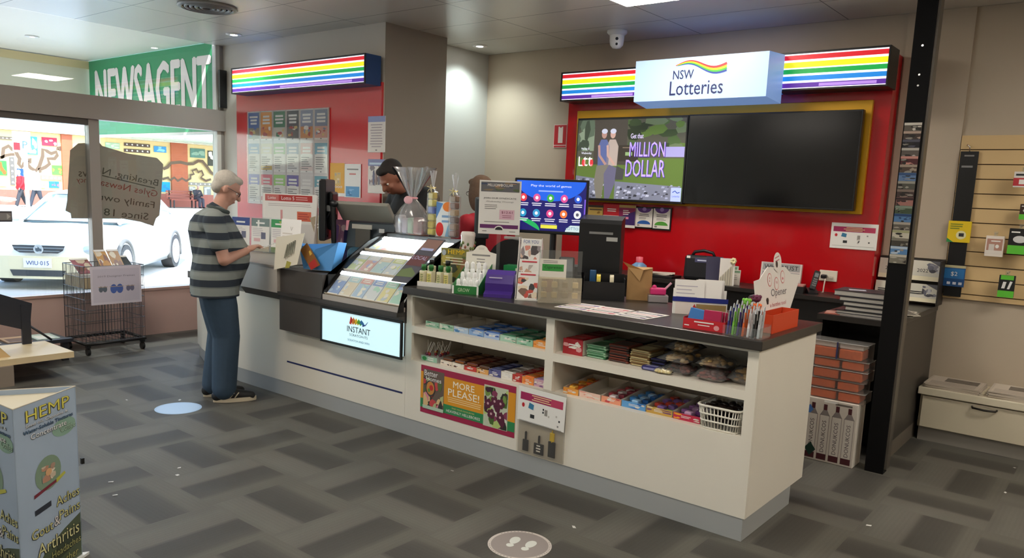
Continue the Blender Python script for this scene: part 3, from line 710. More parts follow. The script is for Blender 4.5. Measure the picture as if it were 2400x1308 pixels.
PAL = ['#5f83c8', '#d9c9a8', '#8fb4d8', '#cfd8dc', '#e0d27a', '#8fd0b4', '#b5c46a', '#c98f8a', '#9fc8cf', '#b9c9d6', '#7f9ade', '#b3a0d8', '#a8bcc9', '#d58a80', '#c9d6de', '#8fb8d4', '#a8d4c4', '#7fa6dc']
PN = ['blue', 'cream', 'sky blue', 'silver', 'yellow', 'mint', 'olive', 'dusty red', 'aqua', 'grey blue', 'bright blue', 'lilac', 'steel blue', 'coral', 'pearl', 'light blue', 'pale green', 'azure']
def pale(h): return '#' + ''.join('%02x' % int(int(h[i:i + 2], 16) * .62 + 250 * .38) for i in (1, 3, 5))
LITW = mat('#ffffff', .4, emit=.75)
for k, ((ya, za), (yb2, zb)) in enumerate(TIERS):
    ln = math.hypot(yb2 - ya, zb - za); tl_ = math.degrees(math.atan2(yb2 - ya, zb - za))
    F = frame(((DX0 + DX1) / 2, ya, za), tilt=tl_)
    W = DX1 - DX0 - .01
    f = MB(F); f.box(-W / 2, W / 2, .006, .012, 0, ln, mat('#d7dcdf', .4)); f.box(-W / 2, W / 2, -.012, .006, -.006, -.0005, mat('#c9b9a2', .4)); f.build('tray', t)
    f = MB(F); f.box(-W / 2, W / 2, -.004, .0055, ln * .9, ln + .006, LITW); f.build('light_strip', t)
    n = 6
    for i in range(n):
        c = pale(PAL[k * 6 + i]); tw = W / n
        f = MB(F @ Matrix.Translation((-W / 2 + tw * (i + .5), 0, .002)))
        w, h = tw * .88, ln * .86
        f.box(-w / 2, w / 2, .002, .0052, 0, h, mat(c, .3))
        f.M = f.M @ Matrix.Translation((0, .002, 0))
        f.rect(-w / 2, w / 2, h * .72, h, mat(pale(PAL[(k * 6 + i * 5 + 3) % 18]), .3)); f.blot(-w * .45, w * .45, h * .1, h * .7, [mat(pale(PAL[(i * 7 + k + 2) % 18]), .3), mat('#f2efe6', .3), mat(c, .3)], 5, -.001, .28)
        f.lines(-w * .35, w * .35, h * .78, h * .95, 2, WHITE, -.0014, .5, .2, 'C'); f.rect(-w * .5, w * .5, 0, h * .07, WHITE, -.0012)
        f.build('scratch_ticket', None, f'{PN[k * 6 + i]} scratch ticket, {ORD[i]} from the left in the {("bottom", "middle", "top")[k]} tier', 'scratch ticket', 'scratch tickets in the lit display')
cov = MB(); pc = [(3.418, .853), (3.44, .888), (3.545, .998), (3.675, 1.113), (3.823, 1.208), (4.0, 1.2625)]
cov.add([(x, y, z) for y, z in pc for x in (DX0, DX1)], [(2 * i, 2 * i + 1, 2 * i + 3, 2 * i + 2) for i in range(5)], clear('#fbfdfd', .04, .9, .015))
cov.build('clear_cover', t)
li = bpy.data.lights.new('display_tube', 'AREA'); li.shape = 'RECTANGLE'; li.size = .7; li.size_y = .05; li.energy = 2.2; li.color = (.9, 1, 1)
lo = bpy.data.objects.new('display_tube', li); lo.location = (-4.02, 3.93, 1.252); lo.rotation_euler = (math.radians(-50), 0, 0); col.objects.link(lo)
# tilted dark card lying on the cover
f = MB(frame((-3.735, 3.505, 1.0), tilt=51, roll=0)); w, h = .165, .43
f.rbox(-w / 2, w / 2, 0, .008, 0, h, mat('#55555e', .3), .003)
f.rect(-w * .46, w * .46, h * .72, h * .97, mat('#8f6f66', .4)); f.rect(-w * .46, w * .46, h * .36, h * .6, mat('#6a4244', .4)); f.poly([(-w * .46, h * .1), (w * .46, h * .12), (w * .46, h * .2), (0, h * .32), (-w * .46, h * .25)], mat('#6a7a50', .4), -.001)
f.lines(-w * .34, w * .34, h * .70, h * .78, 1, mat('#aab0d6', .4), -.0016, .7, 0, 'C'); f.text('LOCAL', 0, h * .5, .034, mat('#b9b9dc', .4), w=w * .8, y=-.0016)
f.build('leaning_card', None, 'dark card with LOCAL lettering lying on the right of the ticket display', 'card')

# ================================================================== goods on the open shelves
def wrapper(hexc, r=.3): return mat(hexc, r, coat=.2)
def bar(M, w, d, h, c1, c2, name, lab, cat, group=None):
    f = MB(M); f.rbox(-w / 2, w / 2, 0, d, 0, h, wrapper(c1), min(.006, h * .4), 1)
    f.add([(-w * .32, d * .15, h + .0006), (w * .32, d * .15, h + .0006), (w * .32, d * .8, h + .0006), (-w * .32, d * .8, h + .0006)], [(0, 1, 2, 3)], wrapper(c2))
    f.add([(-w * .4, -.0006, h * .25), (w * .4, -.0006, h * .25), (w * .4, -.0006, h * .75), (-w * .4, -.0006, h * .75)], [(0, 1, 2, 3)], wrapper(c2))
    return f.build(name, None, lab, cat, group)
def tray(x, z, w, d, h, colr, print_, lab, y=3.535, name='display_tray', hb=None):
    """open-fronted carton tray: printed front, plain inside, higher back"""
    t = thing(name, lab, 'tray', (x, y + d / 2, z)); c = mat('#d9d2c4', .6); hb = hb or h
    b = MB(frame((x, y, z)))
    b.box(-w / 2, w / 2, 0, d, 0, .003, c)
    for sx in (-1, 1): b.add([(sx * w / 2, 0, 0), (sx * w / 2, d, 0), (sx * w / 2, d, hb), (sx * w / 2, 0, h), (sx * (w / 2 - .002), 0, 0), (sx * (w / 2 - .002), d, 0), (sx * (w / 2 - .002), d, hb), (sx * (w / 2 - .002), 0, h)],
                             [(0, 1, 2, 3), (7, 6, 5, 4), (0, 3, 7, 4), (3, 2, 6, 7), (1, 0, 4, 5), (2, 1, 5, 6)], c)
    b.box(-w / 2 + .0021, w / 2 - .0021, d - .002, d, .003, hb, c); b.build('carton', t)
    f = MB(frame((x, y, z))); f.box(-w / 2, w / 2, -.003, -.0002, 0, h, mat(colr, .45)); f.M = f.M @ Matrix.Translation((0, -.003, 0))
    f.blot(-w * .48, w * .48, h * .06, h * .94, [mat(print_, .45), mat(colr, .45), mat('#ded8cc', .45), mat(print_, .45)], 7, -.0006, .22); f.lines(-w * .2, w * .3, h * .35, h * .75, 2, WHITE, -.0014, .4, .4)
    f.build('printed_front', t)
    return t
ZU, ZL = .7335, .5085
# upper left: cartons of small packets
UL = [('#8fb8a0', '#2f7a5a', 'empty green and white', None), ('#9cc0a8', '#2f7a5a', 'second green and white', None), ('#a9c0d8', '#3f7ab0', 'pale blue', None), ('#88aad6', '#2f62a8', 'mid blue', ('#3f6ab0', '#cfd8ea')), ('#a9bfe0', '#2f55a0', 'white and blue', ('#4a72b8', '#d6dcf0')),
      ('#a8cdb8', '#2f7a5a', 'green and white packed', ('#3f7a58', '#8fb89a')), ('#8fc0a4', '#2a6a4a', 'dark green packed', ('#35664c', '#a8c4a4')), ('#e39a4a', '#d97a1c', 'orange', ('#d98a3a', '#e8b878'))]
for i, (c1, c2, nm, pk) in enumerate(UL):
    x = -3.455 + i * .124
    tray(x, ZU, .118, .30, .036, c1, c2, f'{nm} carton tray, {ORD[i]} from the left on the upper left shelf', hb=.055 if not pk else .036)
    if pk:
        for k in range(4):
            bar(frame((x, 3.54 + k * .072, ZU + .006)), .108, .066, .036 + .004 * (k % 2), pk[0], pk[1], 'snack_packet', f'snack packet {ORD[k]} from the front in the {nm} tray', 'packet', 'packets in the upper left trays')
# lower left: jar of lollipops, chocolate bars
t = thing('lollipop_tub', 'low tub bristling with white lollipop sticks at the left of the lower shelf', 'tub', (-3.47, 3.62, ZL))
b = MB(); b.box(-3.545, -3.40, 3.53, 3.70, ZL, ZL + .035, clear('#e6f2ea', .1, 1.5, .35)); b.build('tub', t)
f = MB(frame((-3.4725, 3.529, ZL))); f.rect(-.07, .07, .002, .033, mat('#9cc6b0', .4)); f.disc(-.04, .017, .02, .013, GREEN, -.0012); f.lines(-.01, .06, .006, .03, 2, WHITE, -.0014); f.build('label_strip', t)
for k in range(16):
    x, y = -3.53 + R.random() * .12, 3.55 + R.random() * .13; a, l = R.random() * 6.28, .03 + .02 * R.random()
    b = MB(); p0 = Vector((x, y, ZL + .047)); d = Vector((math.cos(a) * .55, math.sin(a) * .4, 1)).normalized()
    b.ell(p0 - d * .004, .0105, mat(R.choice(['#8e2430', '#c9483a', '#d9a23c', '#6a2a4a']), .25), 10); b.cyl(p0, p0 + d * (l + .035), .0018, WHITE, n=6)
    b.build('lollipop', None, 'lollipop with white stick poking out of the low tub', 'lollipop', 'lollipops in the tub')
LL = [('#3a2018', '#7a4a2a', 'dark brown', '#e6d8c8', .10, 4), ('#4a2418', '#a5642f', 'brown', '#e6dccc', .10, 4), ('#5a1f1a', '#8a4a22', 'maroon and brown', '#c2382c', .10, 4), ('#3d241c', '#6b4a33', 'chestnut', '#d8a05a', .095, 4), ('#232a58', '#7f8fc8', 'navy', '#5a5a92', .095, 3), ('#d9d6d0', '#a39a90', 'white', '#e8e4dc', .085, 3), ('#a81f24', '#d98a7a', 'red', '#b9342c', .07, 4), ('#e0702a', '#f0a04a', 'orange', '#e88a3c', .085, 4), ('#7a5a8a', '#c9b4d0', 'mauve', '#c9a0b0', .085, 4), ('#c98f8a', '#e8cfc4', 'pink', '#e0b4a4', .085, 3)]
x = -3.375
for i, (c1, c2, nm, fc, w, n) in enumerate(LL):
    xc = x + w / 2; x += w + .002
    if xc + w / 2 > -2.53: break
    tray(xc, ZL, w - .003, .32, .03 if i < 4 else .042, fc, c1, f'{nm} chocolate bar carton, {ORD[i]} from the left on the lower left shelf', hb=.035)
    for k in range(n):
        for lv in range(2 if i > 3 else 2):
            bar(frame((xc, 3.545 + k * .074, ZL + .005 + lv * .021)), w - .012, .068, .02, c1, c2, 'chocolate_bar', f'{nm} wrapped bar, {ORD[k]} from the front, {("lower", "upper")[lv]} layer of its carton', 'chocolate bar', 'bars on the lower left shelf')
# upper right: red carton, stacks of blocks, clear bags
t = tray(-2.375, ZU, .13, .36, .085, '#a8222c', '#d8a0a0', 'red chocolate carton at the left end of the upper right shelf', hb=.085)
for k in range(4): bar(frame((-2.375, 3.54 + k * .088, ZU + .004)), .118, .082, .084, '#b01c28', '#d4474a', 'chocolate_bar', f'red wrapped bar, {ORD[k]} from the front in the red carton', 'chocolate bar', 'red bars in the carton')
stacks = [(-2.235, .125, 6, '#9cc4a4', '#3f7a52', 'mint green', .011), (-2.095, .125, 7, '#3a3230', '#7a3a2c', 'dark brown', .0125), (-1.965, .12, 7, '#c8b98a', '#7a5a34', 'cream and brown', .012), (-1.86, .085, 4, '#1f1c24', '#2a2a5a', 'black and navy', .0135)]
for sx, w, n, c1, c2, nm, th in stacks:
    for k in range(n):
        for d in range(2):
            bar(frame((sx + (R.random() - .5) * .008, 3.55 + d * .165 + (R.random() - .5) * .006, ZU + .0008 + k * (th + .0008)), (R.random() - .5) * 1.5), w, .155, th, c1 if (k + d) % 3 else c2, c2 if (k + d) % 3 else c1, 'chocolate_block',
                f'{nm} chocolate block, {ORD[k]} up in the {("front", "rear")[d]} stack of the upper right shelf', 'chocolate block', 'blocks stacked on the upper right shelf')
bar(frame((-1.865, 3.50, ZU + .001), 4), .12, .05, .022, '#2a2a68', '#8a8ab8', 'chocolate_block', 'navy block lying at the front before the black and navy stack', 'chocolate block')
def bag(x, y, z, w, d, h, content, lab, yaw=0, n=34):
    t = thing('snack_bag', lab, 'bag', (x, y, z))
    F = frame((x, y, z), yaw)
    b = MB(F)
    for i in range(n):
        px_, py_, pz_ = (R.random() - .5) * w * .72, (R.random() - .5) * d * .7, .012 + R.random() * (h - .03)
        b.ell((px_, py_, pz_), (.016 + .01 * R.random(), .010 + .006 * R.random(), .007 + .004 * R.random()), mat(R.choice(content), .55), 8, rot=Matrix.Rotation(R.random() * 3, 3, 'Z'))
    o = b.build('filling', t); o['kind'] = 'stuff'
    b = MB(F); nx, ny = 9, 7
    def P(i, j, top):
        u, v = i / (nx - 1) * 2 - 1, j / (ny - 1) * 2 - 1
        e = (1 - abs(u) ** 3) * (1 - abs(v) ** 3); wob = .006 * math.sin(7 * u + 3 * v + x * 40) * e
        return (u * w / 2, v * d / 2, h * .35 + ((h * .65 * e ** .6 + wob) if top else -(h * .34) * e ** .5))
    for top in (1, 0):
        vs = [P(i, j, top) for j in range(ny) for i in range(nx)]
        fs = [(j * nx + i, j * nx + i + 1, (j + 1) * nx + i + 1, (j + 1) * nx + i) for j in range(ny - 1) for i in range(nx - 1)]
        b.add(vs, fs if top else [q[::-1] for q in fs], CELLO, True)
    b.build('clear_film', t)
tan, red_, nut = ['#c9a66a', '#d8bd8a', '#b88f52'], ['#7a3a34', '#94524a', '#5f2a28'], ['#b58a4a', '#d0aa66', '#c49a58']
CRK = ['#e6d6a0', '#dcc88a', '#f0e4bc']
BG = [(-1.745, 3.60, ZU + .001, .17, .20, .052, red_, 'clear bag of dark red jerky at the bottom of the middle pile'), (-1.755, 3.59, ZU + .054, .17, .19, .055, tan, 'clear bag of tan snacks resting on the dark red bag'), (-1.745, 3.61, ZU + .110, .16, .18, .055, tan, 'clear bag of pale snacks topping the middle pile'),
      (-1.565, 3.58, ZU + .001, .17, .18, .06, red_, 'clear bag of maroon jerky at the front of the right pile'), (-1.56, 3.60, ZU + .062, .165, .18, .055, tan, 'clear bag of brown snacks on the maroon bag'), (-1.43, 3.66, ZU + .001, .125, .24, .085, nut, 'clear bag of golden nuts in the right corner of the shelf')]
for a in BG: bag(*a, yaw=(R.random() - .5) * 10)
bag(-1.80, 3.498, ZU + .0006, .10, .03, .03, CRK, 'flat clear packet of cream crackers at the shelf edge before the navy block', 6, 14)
# lower right: sweets trays and the white basket
LR = [('#e8a044', '#d9622a', 'orange sweets', ['#e8942c', '#f0b84a', '#d9622a'], .105), ('#e6c4b4', '#e08a7a', 'empty pale', None, .14), ('#e89a7a', '#c9484a', 'mixed pink sweets', ['#b9525a', '#d9cfd0', '#8a3a4a'], .125), ('#5f9fd8', '#2a62b0', 'blue sweets', ['#4a8fd0', '#9cc8ec', '#2a5fa0'], .145), ('#c9a04a', '#6a3a7a', 'multicoloured sweets', ['#d9c04a', '#7a5a9a', '#8fae5a', '#c9483a'], .15), ('#c02a4a', '#e8a02c', 'purple sweets', ['#9a6aa8', '#c9a0c4', '#7a4a8a'], .15)]
x = -2.425
for i, (c1, c2, nm, sw, w) in enumerate(LR):
    xc = x + w / 2; x += w + .003
    tray(xc, ZL, w - .004, .30, .034, c1, c2, f'carton tray of {nm}, {ORD[i]} from the left on the lower right shelf' if sw else f'{nm} carton tray second from the left on the lower right shelf', hb=.062)
    if sw:
        for k in range(18):
            f = MB(frame((xc + ((k % 3) - 1) * (w - .03) / 3.1, 3.556 + (k // 3) * .043, ZL + .005 + .018 * (k % 2)), (R.random() - .5) * 14))
            f.rbox(-.019, .019, -.016, .026, 0, .018 + .006 * R.random(), wrapper(sw[k % len(sw)]), .004, 1); f.box(-.014, .014, .031, .036, .004, .008, wrapper(sw[k % len(sw)])); f.rect(-.009, .009, .003, .01, WHITE, -.0125)
            f.build('wrapped_sweet', None, f'small wrapped sweet in the tray of {nm}', 'sweet', f'{nm} in their tray')
t = thing('sweet_basket', 'white plastic lattice basket of black sweets at the right of the lower shelf', 'basket', (-1.485, 3.60, ZL))
BW = mat('#e6e1d6', .4); bx0, bx1, by0, by1 = -1.595, -1.375, 3.475, 3.70; zb_, zt_ = ZL + .001, ZL + .115
b = MB()
def rr(x0, x1, y0, y1, z, r=.03, n=4):
    o = []
    for cx, cy, a0 in ((x1 - r, y1 - r, 0), (x0 + r, y1 - r, 90), (x0 + r, y0 + r, 180), (x1 - r, y0 + r, 270)):
        o += [(cx + r * math.cos(math.radians(a0 + 90 * k / n)), cy + r * math.sin(math.radians(a0 + 90 * k / n)), z) for k in range(n + 1)]
    return o
b.tube(rr(bx0, bx1, by0, by1, zt_), .006, BW, closed=True); b.build('rim', t)
b = MB()
for z, ins in ((zb_ + .004, .018), (zb_ + .04, .011), (zb_ + .075, .006)): b.tube(rr(bx0 + ins, bx1 - ins, by0 + ins, by1 - ins, z), .0045, BW, closed=True)
lo_, hi_ = rr(bx0 + .018, bx1 - .018, by0 + .018, by1 - .018, zb_, .03, 4), rr(bx0 + .002, bx1 - .002, by0 + .002, by1 - .002, zt_, .03, 4)
for i in range(len(lo_)):
    b.tube([lo_[i], hi_[i]], .003, BW)
    j = (i + 1) % len(lo_)
    if (Vector(lo_[i]) - Vector(lo_[j])).length > .05:
        for q in range(1, 8): b.tube([Vector(lo_[i]).lerp(Vector(lo_[j]), q / 8), Vector(hi_[i]).lerp(Vector(hi_[j]), q / 8)], .003, BW)
b.build('lattice', t)
MB().box(bx0 + .02, bx1 - .02, by0 + .02, by1 - .02, zb_ - .0005, zb_ + .003, BW).build('base', t)
for k in range(30):
    b = MB(); x, y = bx0 + .04 + (k % 5) * .035, by0 + .045 + (k // 5 % 3) * .055; z = zb_ + .025 + (k // 15) * .058 + R.random() * .012
    b.ell((x + R.random() * .008, y, z + .012), (.02, .024, .014), mat('#1c1210', .25), 10, rot=Matrix.Rotation(R.random() * 3, 3, 'Z') @ Matrix.Rotation(R.random() * .8, 3, 'X'))
    b.build('black_sweet', None, 'shiny black sweet in the white lattice basket', 'sweet', 'black sweets in the basket')

# ---------------------------------------------------------------- poster and flyer on the counter front
f = MB(frame((-3.102, 3.478, .187))); w, h = .776, .308
f.box(-w / 2, w / 2, 0, .0012, 0, h, mat('#a5214a', .45))
f.rect(-w / 2, w / 2, h * .11, h * .87, mat('#e39b22', .45), -.0006); f.rect(-w / 2, w / 2, h * .11, h * .30, mat('#2f8a52', .45), -.0008)
f.rect(-w * .47, -w * .235, h * .09, h * .93, mat('#6a5a50', .45), -.001)
f.blot(-w * .465, -w * .24, h * .12, h * .75, [mat(c, .5) for c in ('#c9484a', '#d98a9a', '#5a6a3a', '#e0c08a', '#8a2a2a', '#3a3530', '#b9c08a')], 22, -.0014, .25)
f.disc(-w * .385, h * .55, w * .055, h * .17, mat('#3a3a3c', .5), -.003); f.disc(-w * .385, h * .55, w * .045, h * .14, mat('#c9863c', .5), -.0031); f.disc(-w * .375, h * .56, w * .022, h * .06, mat('#c02a2a', .5), -.0032); f.disc(-w * .40, h * .50, w * .014, h * .04, mat('#5f8a3a', .5), -.0033)
f.text('Better', -w * .38, h * .80, h * .115, WHITE, -.0035, w=w * .15, bold=.02); f.text('Homes', -w * .35, h * .70, h * .09, WHITE, -.0035, w=w * .17, bold=.02); f.rect(-w * .47, -w * .235, h * .1, h * .17, mat('#b9cfb8', .5), -.0034)
f.text('MORE', -.018, h * .68, h * .13, mat('#fdf3df', .5), w=w * .225, bold=.03); f.text('PLEASE!', -.018, h * .5, h * .145, mat('#fdf3df', .5), w=w * .33, bold=.03)
f.lines(-w * .2, w * .17, h * .36, h * .48, 3, mat('#f6d9a0', .5), -.0012, .4, .1, 'C'); f.text('HEAVENLY HELLEBORES', -.018, h * .15, h * .055, WHITE, w=w * .36, bold=.01); f.text('FIND YOUR FAVOURITES', -.018, h * .235, h * .03, mat('#e8d27a', .5), w=w * .24)
f.rect(w * .19, w * .43, h * .09, h * .91, mat('#c9d0b8', .5), -.0012)
f.blot(w * .195, w * .425, h * .1, h * .88, [mat(c, .5) for c in ('#5a1f3a', '#7a9a4a', '#2a2a20', '#8a3a5a', '#b9d07a', '#3f1a2c', '#e6ead8', '#4a6a2a')], 30, -.0014, .2)
for cx, cz in ((.235, .55), (.30, .62), (.36, .6), (.27, .36), (.36, .33)):
    for k in range(5): f.disc(w * cx + .018 * math.cos(k * 1.256), h * cz + .018 * math.sin(k * 1.256), .014, .014, mat('#5c1c38', .5), -.0034 - .0001 * k, 10)
    f.disc(w * cx, h * cz, .008, .008, mat('#d9b0b8', .5), -.0042, 10)
f.build('magazine_poster', None, 'MORE PLEASE magazine poster in gold and maroon on the counter front', 'poster')

t = thing('flyer_holder', 'clear hanging pocket with a promotion flyer and three pens on the counter front', 'pocket', (-2.515, 3.46, .12))
f = MB(frame((-2.525, 3.466, .12)))
f.box(-.16, .165, 0, .0015, 0, .385, clear('#faf8f4', .1, 1.0, .03)); f.box(-.16, .165, .012, .0135, 0, .40, clear('#f2efe8', .15, 1, .25)); f.build('clear_pocket', t)
f = MB(frame((-2.522, 3.463, .31), roll=1.5))
f.box(-.165, .165, 0, .0015, 0, .20, WHITE); f.M = f.M @ Matrix.Translation((0, 0, -.02)); art_promo(f, .33, .22); f.build('flyer', t)
pens = [(-.10, BLACK, 'black', .13, .02), (-.005, BLACK, 'black', .125, .034), (.085, mat('#e8c81e', .35), 'yellow', .175, .024)]
for i, (dx, mm, nm, hh, r) in enumerate(pens):
    b = MB(frame((-2.525 + dx, 3.4728, .1225)))
    b.rbox(-r, r, -.0042, .0042, hh * .1, hh * .62, BLACK, .003)
    b.cyl((0, 0, hh * .6), (0, 0, hh), .0045 if i == 2 else .004, mm, .003, n=10)
    if i == 2: b.rbox(-.016, .016, -.0042, .0042, hh * .63, hh * .92, mm, .004)
    else: b.rbox(-.006, .006, -.0042, .0042, hh * .63, hh * .98, mm, .003)
    if i == 1: b.lines(-.016, .016, hh * .2, hh * .58, 3, WHITE, -.0048, .5, .2, 'C')
    b.build('marker_pen', None, ['slim black pen at the left of the hanging clear pocket', 'wide black pack with white print in the hanging clear pocket', 'black pen with yellow cap in the hanging clear pocket'][i], 'pen')
# ================================================================== things standing on the counter, right half
# oil bottles in a low white tray
t = thing('bottle_tray', 'low white cardboard tray of oil bottles beside the ticket display', 'tray', (-3.49, 3.62, CT))
F = frame((-3.49, 3.585, CT), 14)
b = MB(F); b.box(-.135, .115, 0, .10, 0, .003, WHITE).box(-.135, .115, 0, .002, .003, .03, WHITE).box(-.135, .115, .098, .10, .003, .03, WHITE).box(-.135, -.133, .002, .098, .003, .03, WHITE).box(.113, .115, .002, .098, .003, .03, WHITE); b.build('carton', t)
for k, (dx, dy, cap) in enumerate(((-.105, .03, 'green'), (-.05, .03, 'green'), (.02, .03, 'green'), (.075, .03, 'green'), (-.075, .078, 'black'), (.045, .078, 'black'))):
    o = thing('oil_bottle', f'{cap} capped oil bottle with cream label, {["leftmost at the front", "second at the front", "third at the front", "rightmost at the front", "left one at the back", "right one at the back"][k]} of the white tray', 'bottle', F @ Vector((dx, dy, .004)), 'oil bottles in the white tray')
    c = F @ Vector((dx, dy, .004)); hh = 0 if cap == 'green' else .03
    MB().rbox(c.x - .022, c.x + .022, c.y - .019, c.y + .019, c.z, c.z + .095 + hh, mat('#ece4c4', .5), .004).build('body', o)
    MB().lathe([(.012, c.z + .0955 + hh), (.012, c.z + .105 + hh), (.017, c.z + .106 + hh), (.016, c.z + .135 + hh), (0, c.z + .136 + hh)], mat('#2f7a3a', .4) if cap == 'green' else BLACK, (c.x, c.y), 14).build('cap', o)
    f = MB(frame((c.x, c.y - .0195, c.z))); f.rect(-.019, .019, .012, .08, mat('#e2d27a', .5) if k % 2 else mat('#d9cf9a', .5)); f.lines(-.014, .014, .03, .075, 4, mat('#6a7a3a', .5), -.0012, .4, .3, 'C'); f.disc(0, .022, .008, .006, GREEN, -.0012); f.build('label', o)
# green display of roll-on bottles with white header
t = thing('roll_on_display', 'green wedge display of small white bottles with a white header card', 'display', (-3.2, 3.62, CT))
F = frame((-3.155, 3.50, CT), 22); GB = mat('#2c7d3c', .45); DW, DD = .17, .25
b = MB(F)
sidep = [(0, 0), (DD, 0), (DD, .17), (0, .05)]
for sx in (-DW / 2, DW / 2 - .003): b.prism(sidep, sx, sx + .003, GB, 'x')
b.box(-DW / 2 + .003, DW / 2 - .003, 0, .003, 0, .05, GB).box(-DW / 2 + .003, DW / 2 - .003, .003, DD, 0, .003, GB); b.build('carton', t)
f = MB(F); f.text('GROW', -.01, .014, .022, mat('#cfe6c0', .5), w=.075); f.rect(-DW / 2, -DW / 2 + .012, 0, .05, WHITE); f.rect(DW / 2 - .012, DW / 2, 0, .05, WHITE); f.build('printed_front', t)
b = MB(F)
for r_ in range(3): b.box(-DW / 2 + .004, DW / 2 - .004, .006 + r_ * .07, .074 + r_ * .07, .0035, .012 + r_ * .038, WHITE)
b.build('stepped_insert', t)
for r_ in range(3):
    for k in range(4):
        c = F @ Vector((-.06 + k * .04, .04 + r_ * .07, .0125 + r_ * .038)); hgt = 1 + .25 * (r_ == 2)
        o = thing('roll_on_bottle', f'small white bottle, {ORD[k]} from the left in the {("front", "middle", "back")[r_]} row of the green display', 'bottle', c, 'bottles in the green display')
        MB().lathe([(.014, c.z), (.016, c.z + .004), (.016, c.z + .035 * hgt), (.011, c.z + .042 * hgt)], mat('#eef0ee', .3), (c.x, c.y), 14).build('body', o)
        MB().lathe([(.0125, c.z + .0425 * hgt), (.013, c.z + .062 * hgt), (.0105, c.z + .071 * hgt), (.005, c.z + .075 * hgt), (0, c.z + .076 * hgt)], mat('#f6f6f4', .25), (c.x, c.y), 14).build('cap', o)
f = MB(F @ Matrix.Translation((.005, DD - .002, .12)) @ Matrix.Rotation(math.radians(-6), 4, 'X'))
hp = [(-.10, 0), (.10, 0), (.10, .115), (.055, .125)] + [(.045 * math.cos(a * PI / 10), .125 + .04 * math.sin(a * PI / 10)) for a in range(1, 10)] + [(-.055, .125), (-.10, .115)]
f.prism(hp, .001, .004, mat('#ece8dc', .55), 'y'); f.lines(-.06, .06, .094, .108, 1, GREYINK, 0, .7, 0, 'C'); f.lines(-.03, .03, .03, .085, 3, GREYINK, 0, .3, .2, 'C'); f.lines(-.02, .02, .135, .15, 2, mat('#c9c4b8', .5), 0, .4, .2, 'C')
f.build('header_card', t)
# HEMP counter card
f = MB(frame((-3.475, 3.745, CT + .0305), 8)); w, h = .215, .215
f.box(-w / 2, w / 2, 0, .12, -.03, h - .035, mat('#7a7440', .5)); f.box(-w / 2, w / 2, -.004, -.0005, -.03, h, mat('#8a8340', .5)); f.M = f.M @ Matrix.Translation((0, -.0045, 0))
f.blot(-w * .48, w * .48, -.02, h * .78, [mat(c, .5) for c in ('#5f6a34', '#a8983e', '#3f4a3a', '#c2b25a', '#9a6a4a', '#5a7a8a')], 24, -.0006, .22)
f.text('HEMP', .015, h * .83, h * .13, YELLOW, -.004, w=w * .6, bold=.03); f.disc(-w * .38, h * .86, w * .08, h * .09, mat('#b9c4c9', .5), -.004); f.lines(-w * .4, w * .4, h * .5, h * .75, 3, mat('#e6e2c0', .5), -.004, .4, .3, 'C')
f.build('hemp_display_box', None, 'olive counter display box with yellow HEMP heading behind the oil bottles', 'display box')
# floral tumbler on the display hood
p = Vector((-3.42, 3.805, CT + .2115))
t = thing('tumbler', 'white tumbler with a leafy floral band on top of the HEMP box', 'tumbler', p)
MB().lathe([(.036, p.z), (.042, p.z + 0.0390), (.045, p.z + 0.1105), (.048, p.z + 0.1196), (.047, p.z + 0.1352), (.04, p.z + 0.1456), (0, p.z + 0.1469)], mat('#efe6de', .35), (p.x, p.y), 22).build('cup', t)
b = MB()
for k in range(16):
    a = k * .39; z = p.z + 0.0390 + .045 * ((k * 7) % 5) / 5; r = .0445 + .0015 * ((z - p.z) / .1)
    b.ell((p.x + r * math.cos(a), p.y + r * math.sin(a), z), (.008, .008, .011), mat(('#7a8a4a', '#b0705a', '#4f6a3a')[k % 3], .5), 8)
b.build('floral_band', t)
# purple tape dispenser
t = thing('tape_dispenser', 'purple desk tape dispenser at the front edge of the counter', 'tape dispenser', (-2.93, 3.62, CT))
F = frame((-2.95, 3.565, CT), 28); PUR = mat('#4a2f8a', .35)
pf = [(0, 0), (.20, 0), (.20, .05), (.185, .105), (.15, .145), (.09, .155), (.04, .13), (.015, .08), (.02, .035), (-.02, .02), (-.02, 0)]
MB(F @ Matrix.Rotation(0, 4, 'Z')).prism([(p_[0], p_[1]) for p_ in pf], -.085, .085, PUR, 'x').build('body', t)
b = MB(F); b.cyl((.086, .10, .085), (.098, .10, .085), .05, mat('#9a8fb8', .4), n=24); b.cyl((.098, .10, .085), (.1, .10, .085), .02, DKGREY, n=16); b.build('tape_roll', t)
b = MB(F @ Matrix.Translation((0, .0, 0))); b.rect(-.06, .02, .112, .118, mat('#d8d0ea', .5), .0105); b.build('print', t)
# green and teal cartons behind it
F = frame((-3.07, 3.90, CT), 20)
f = MB(F); f.box(-.12, .12, 0, .12, 0, .075, mat('#2a7f96', .45)); f.build('teal_box', None, 'flat teal carton under the small green box', 'carton')
f = MB(frame((-3.06, 3.905, CT + .0755), 20)); f.box(-.11, .11, 0, .10, 0, .085, mat('#1f8a4a', .4)); f.rect(-.03, .06, .04, .07, mat('#d9e6c8', .5)); f.rect(.04, .09, .012, .05, mat('#b9d07a', .5), -.001); f.lines(-.02, .05, .045, .066, 2, GREEN, -.0012)
f.build('green_box', None, 'small green carton with pale label on the teal carton', 'carton')
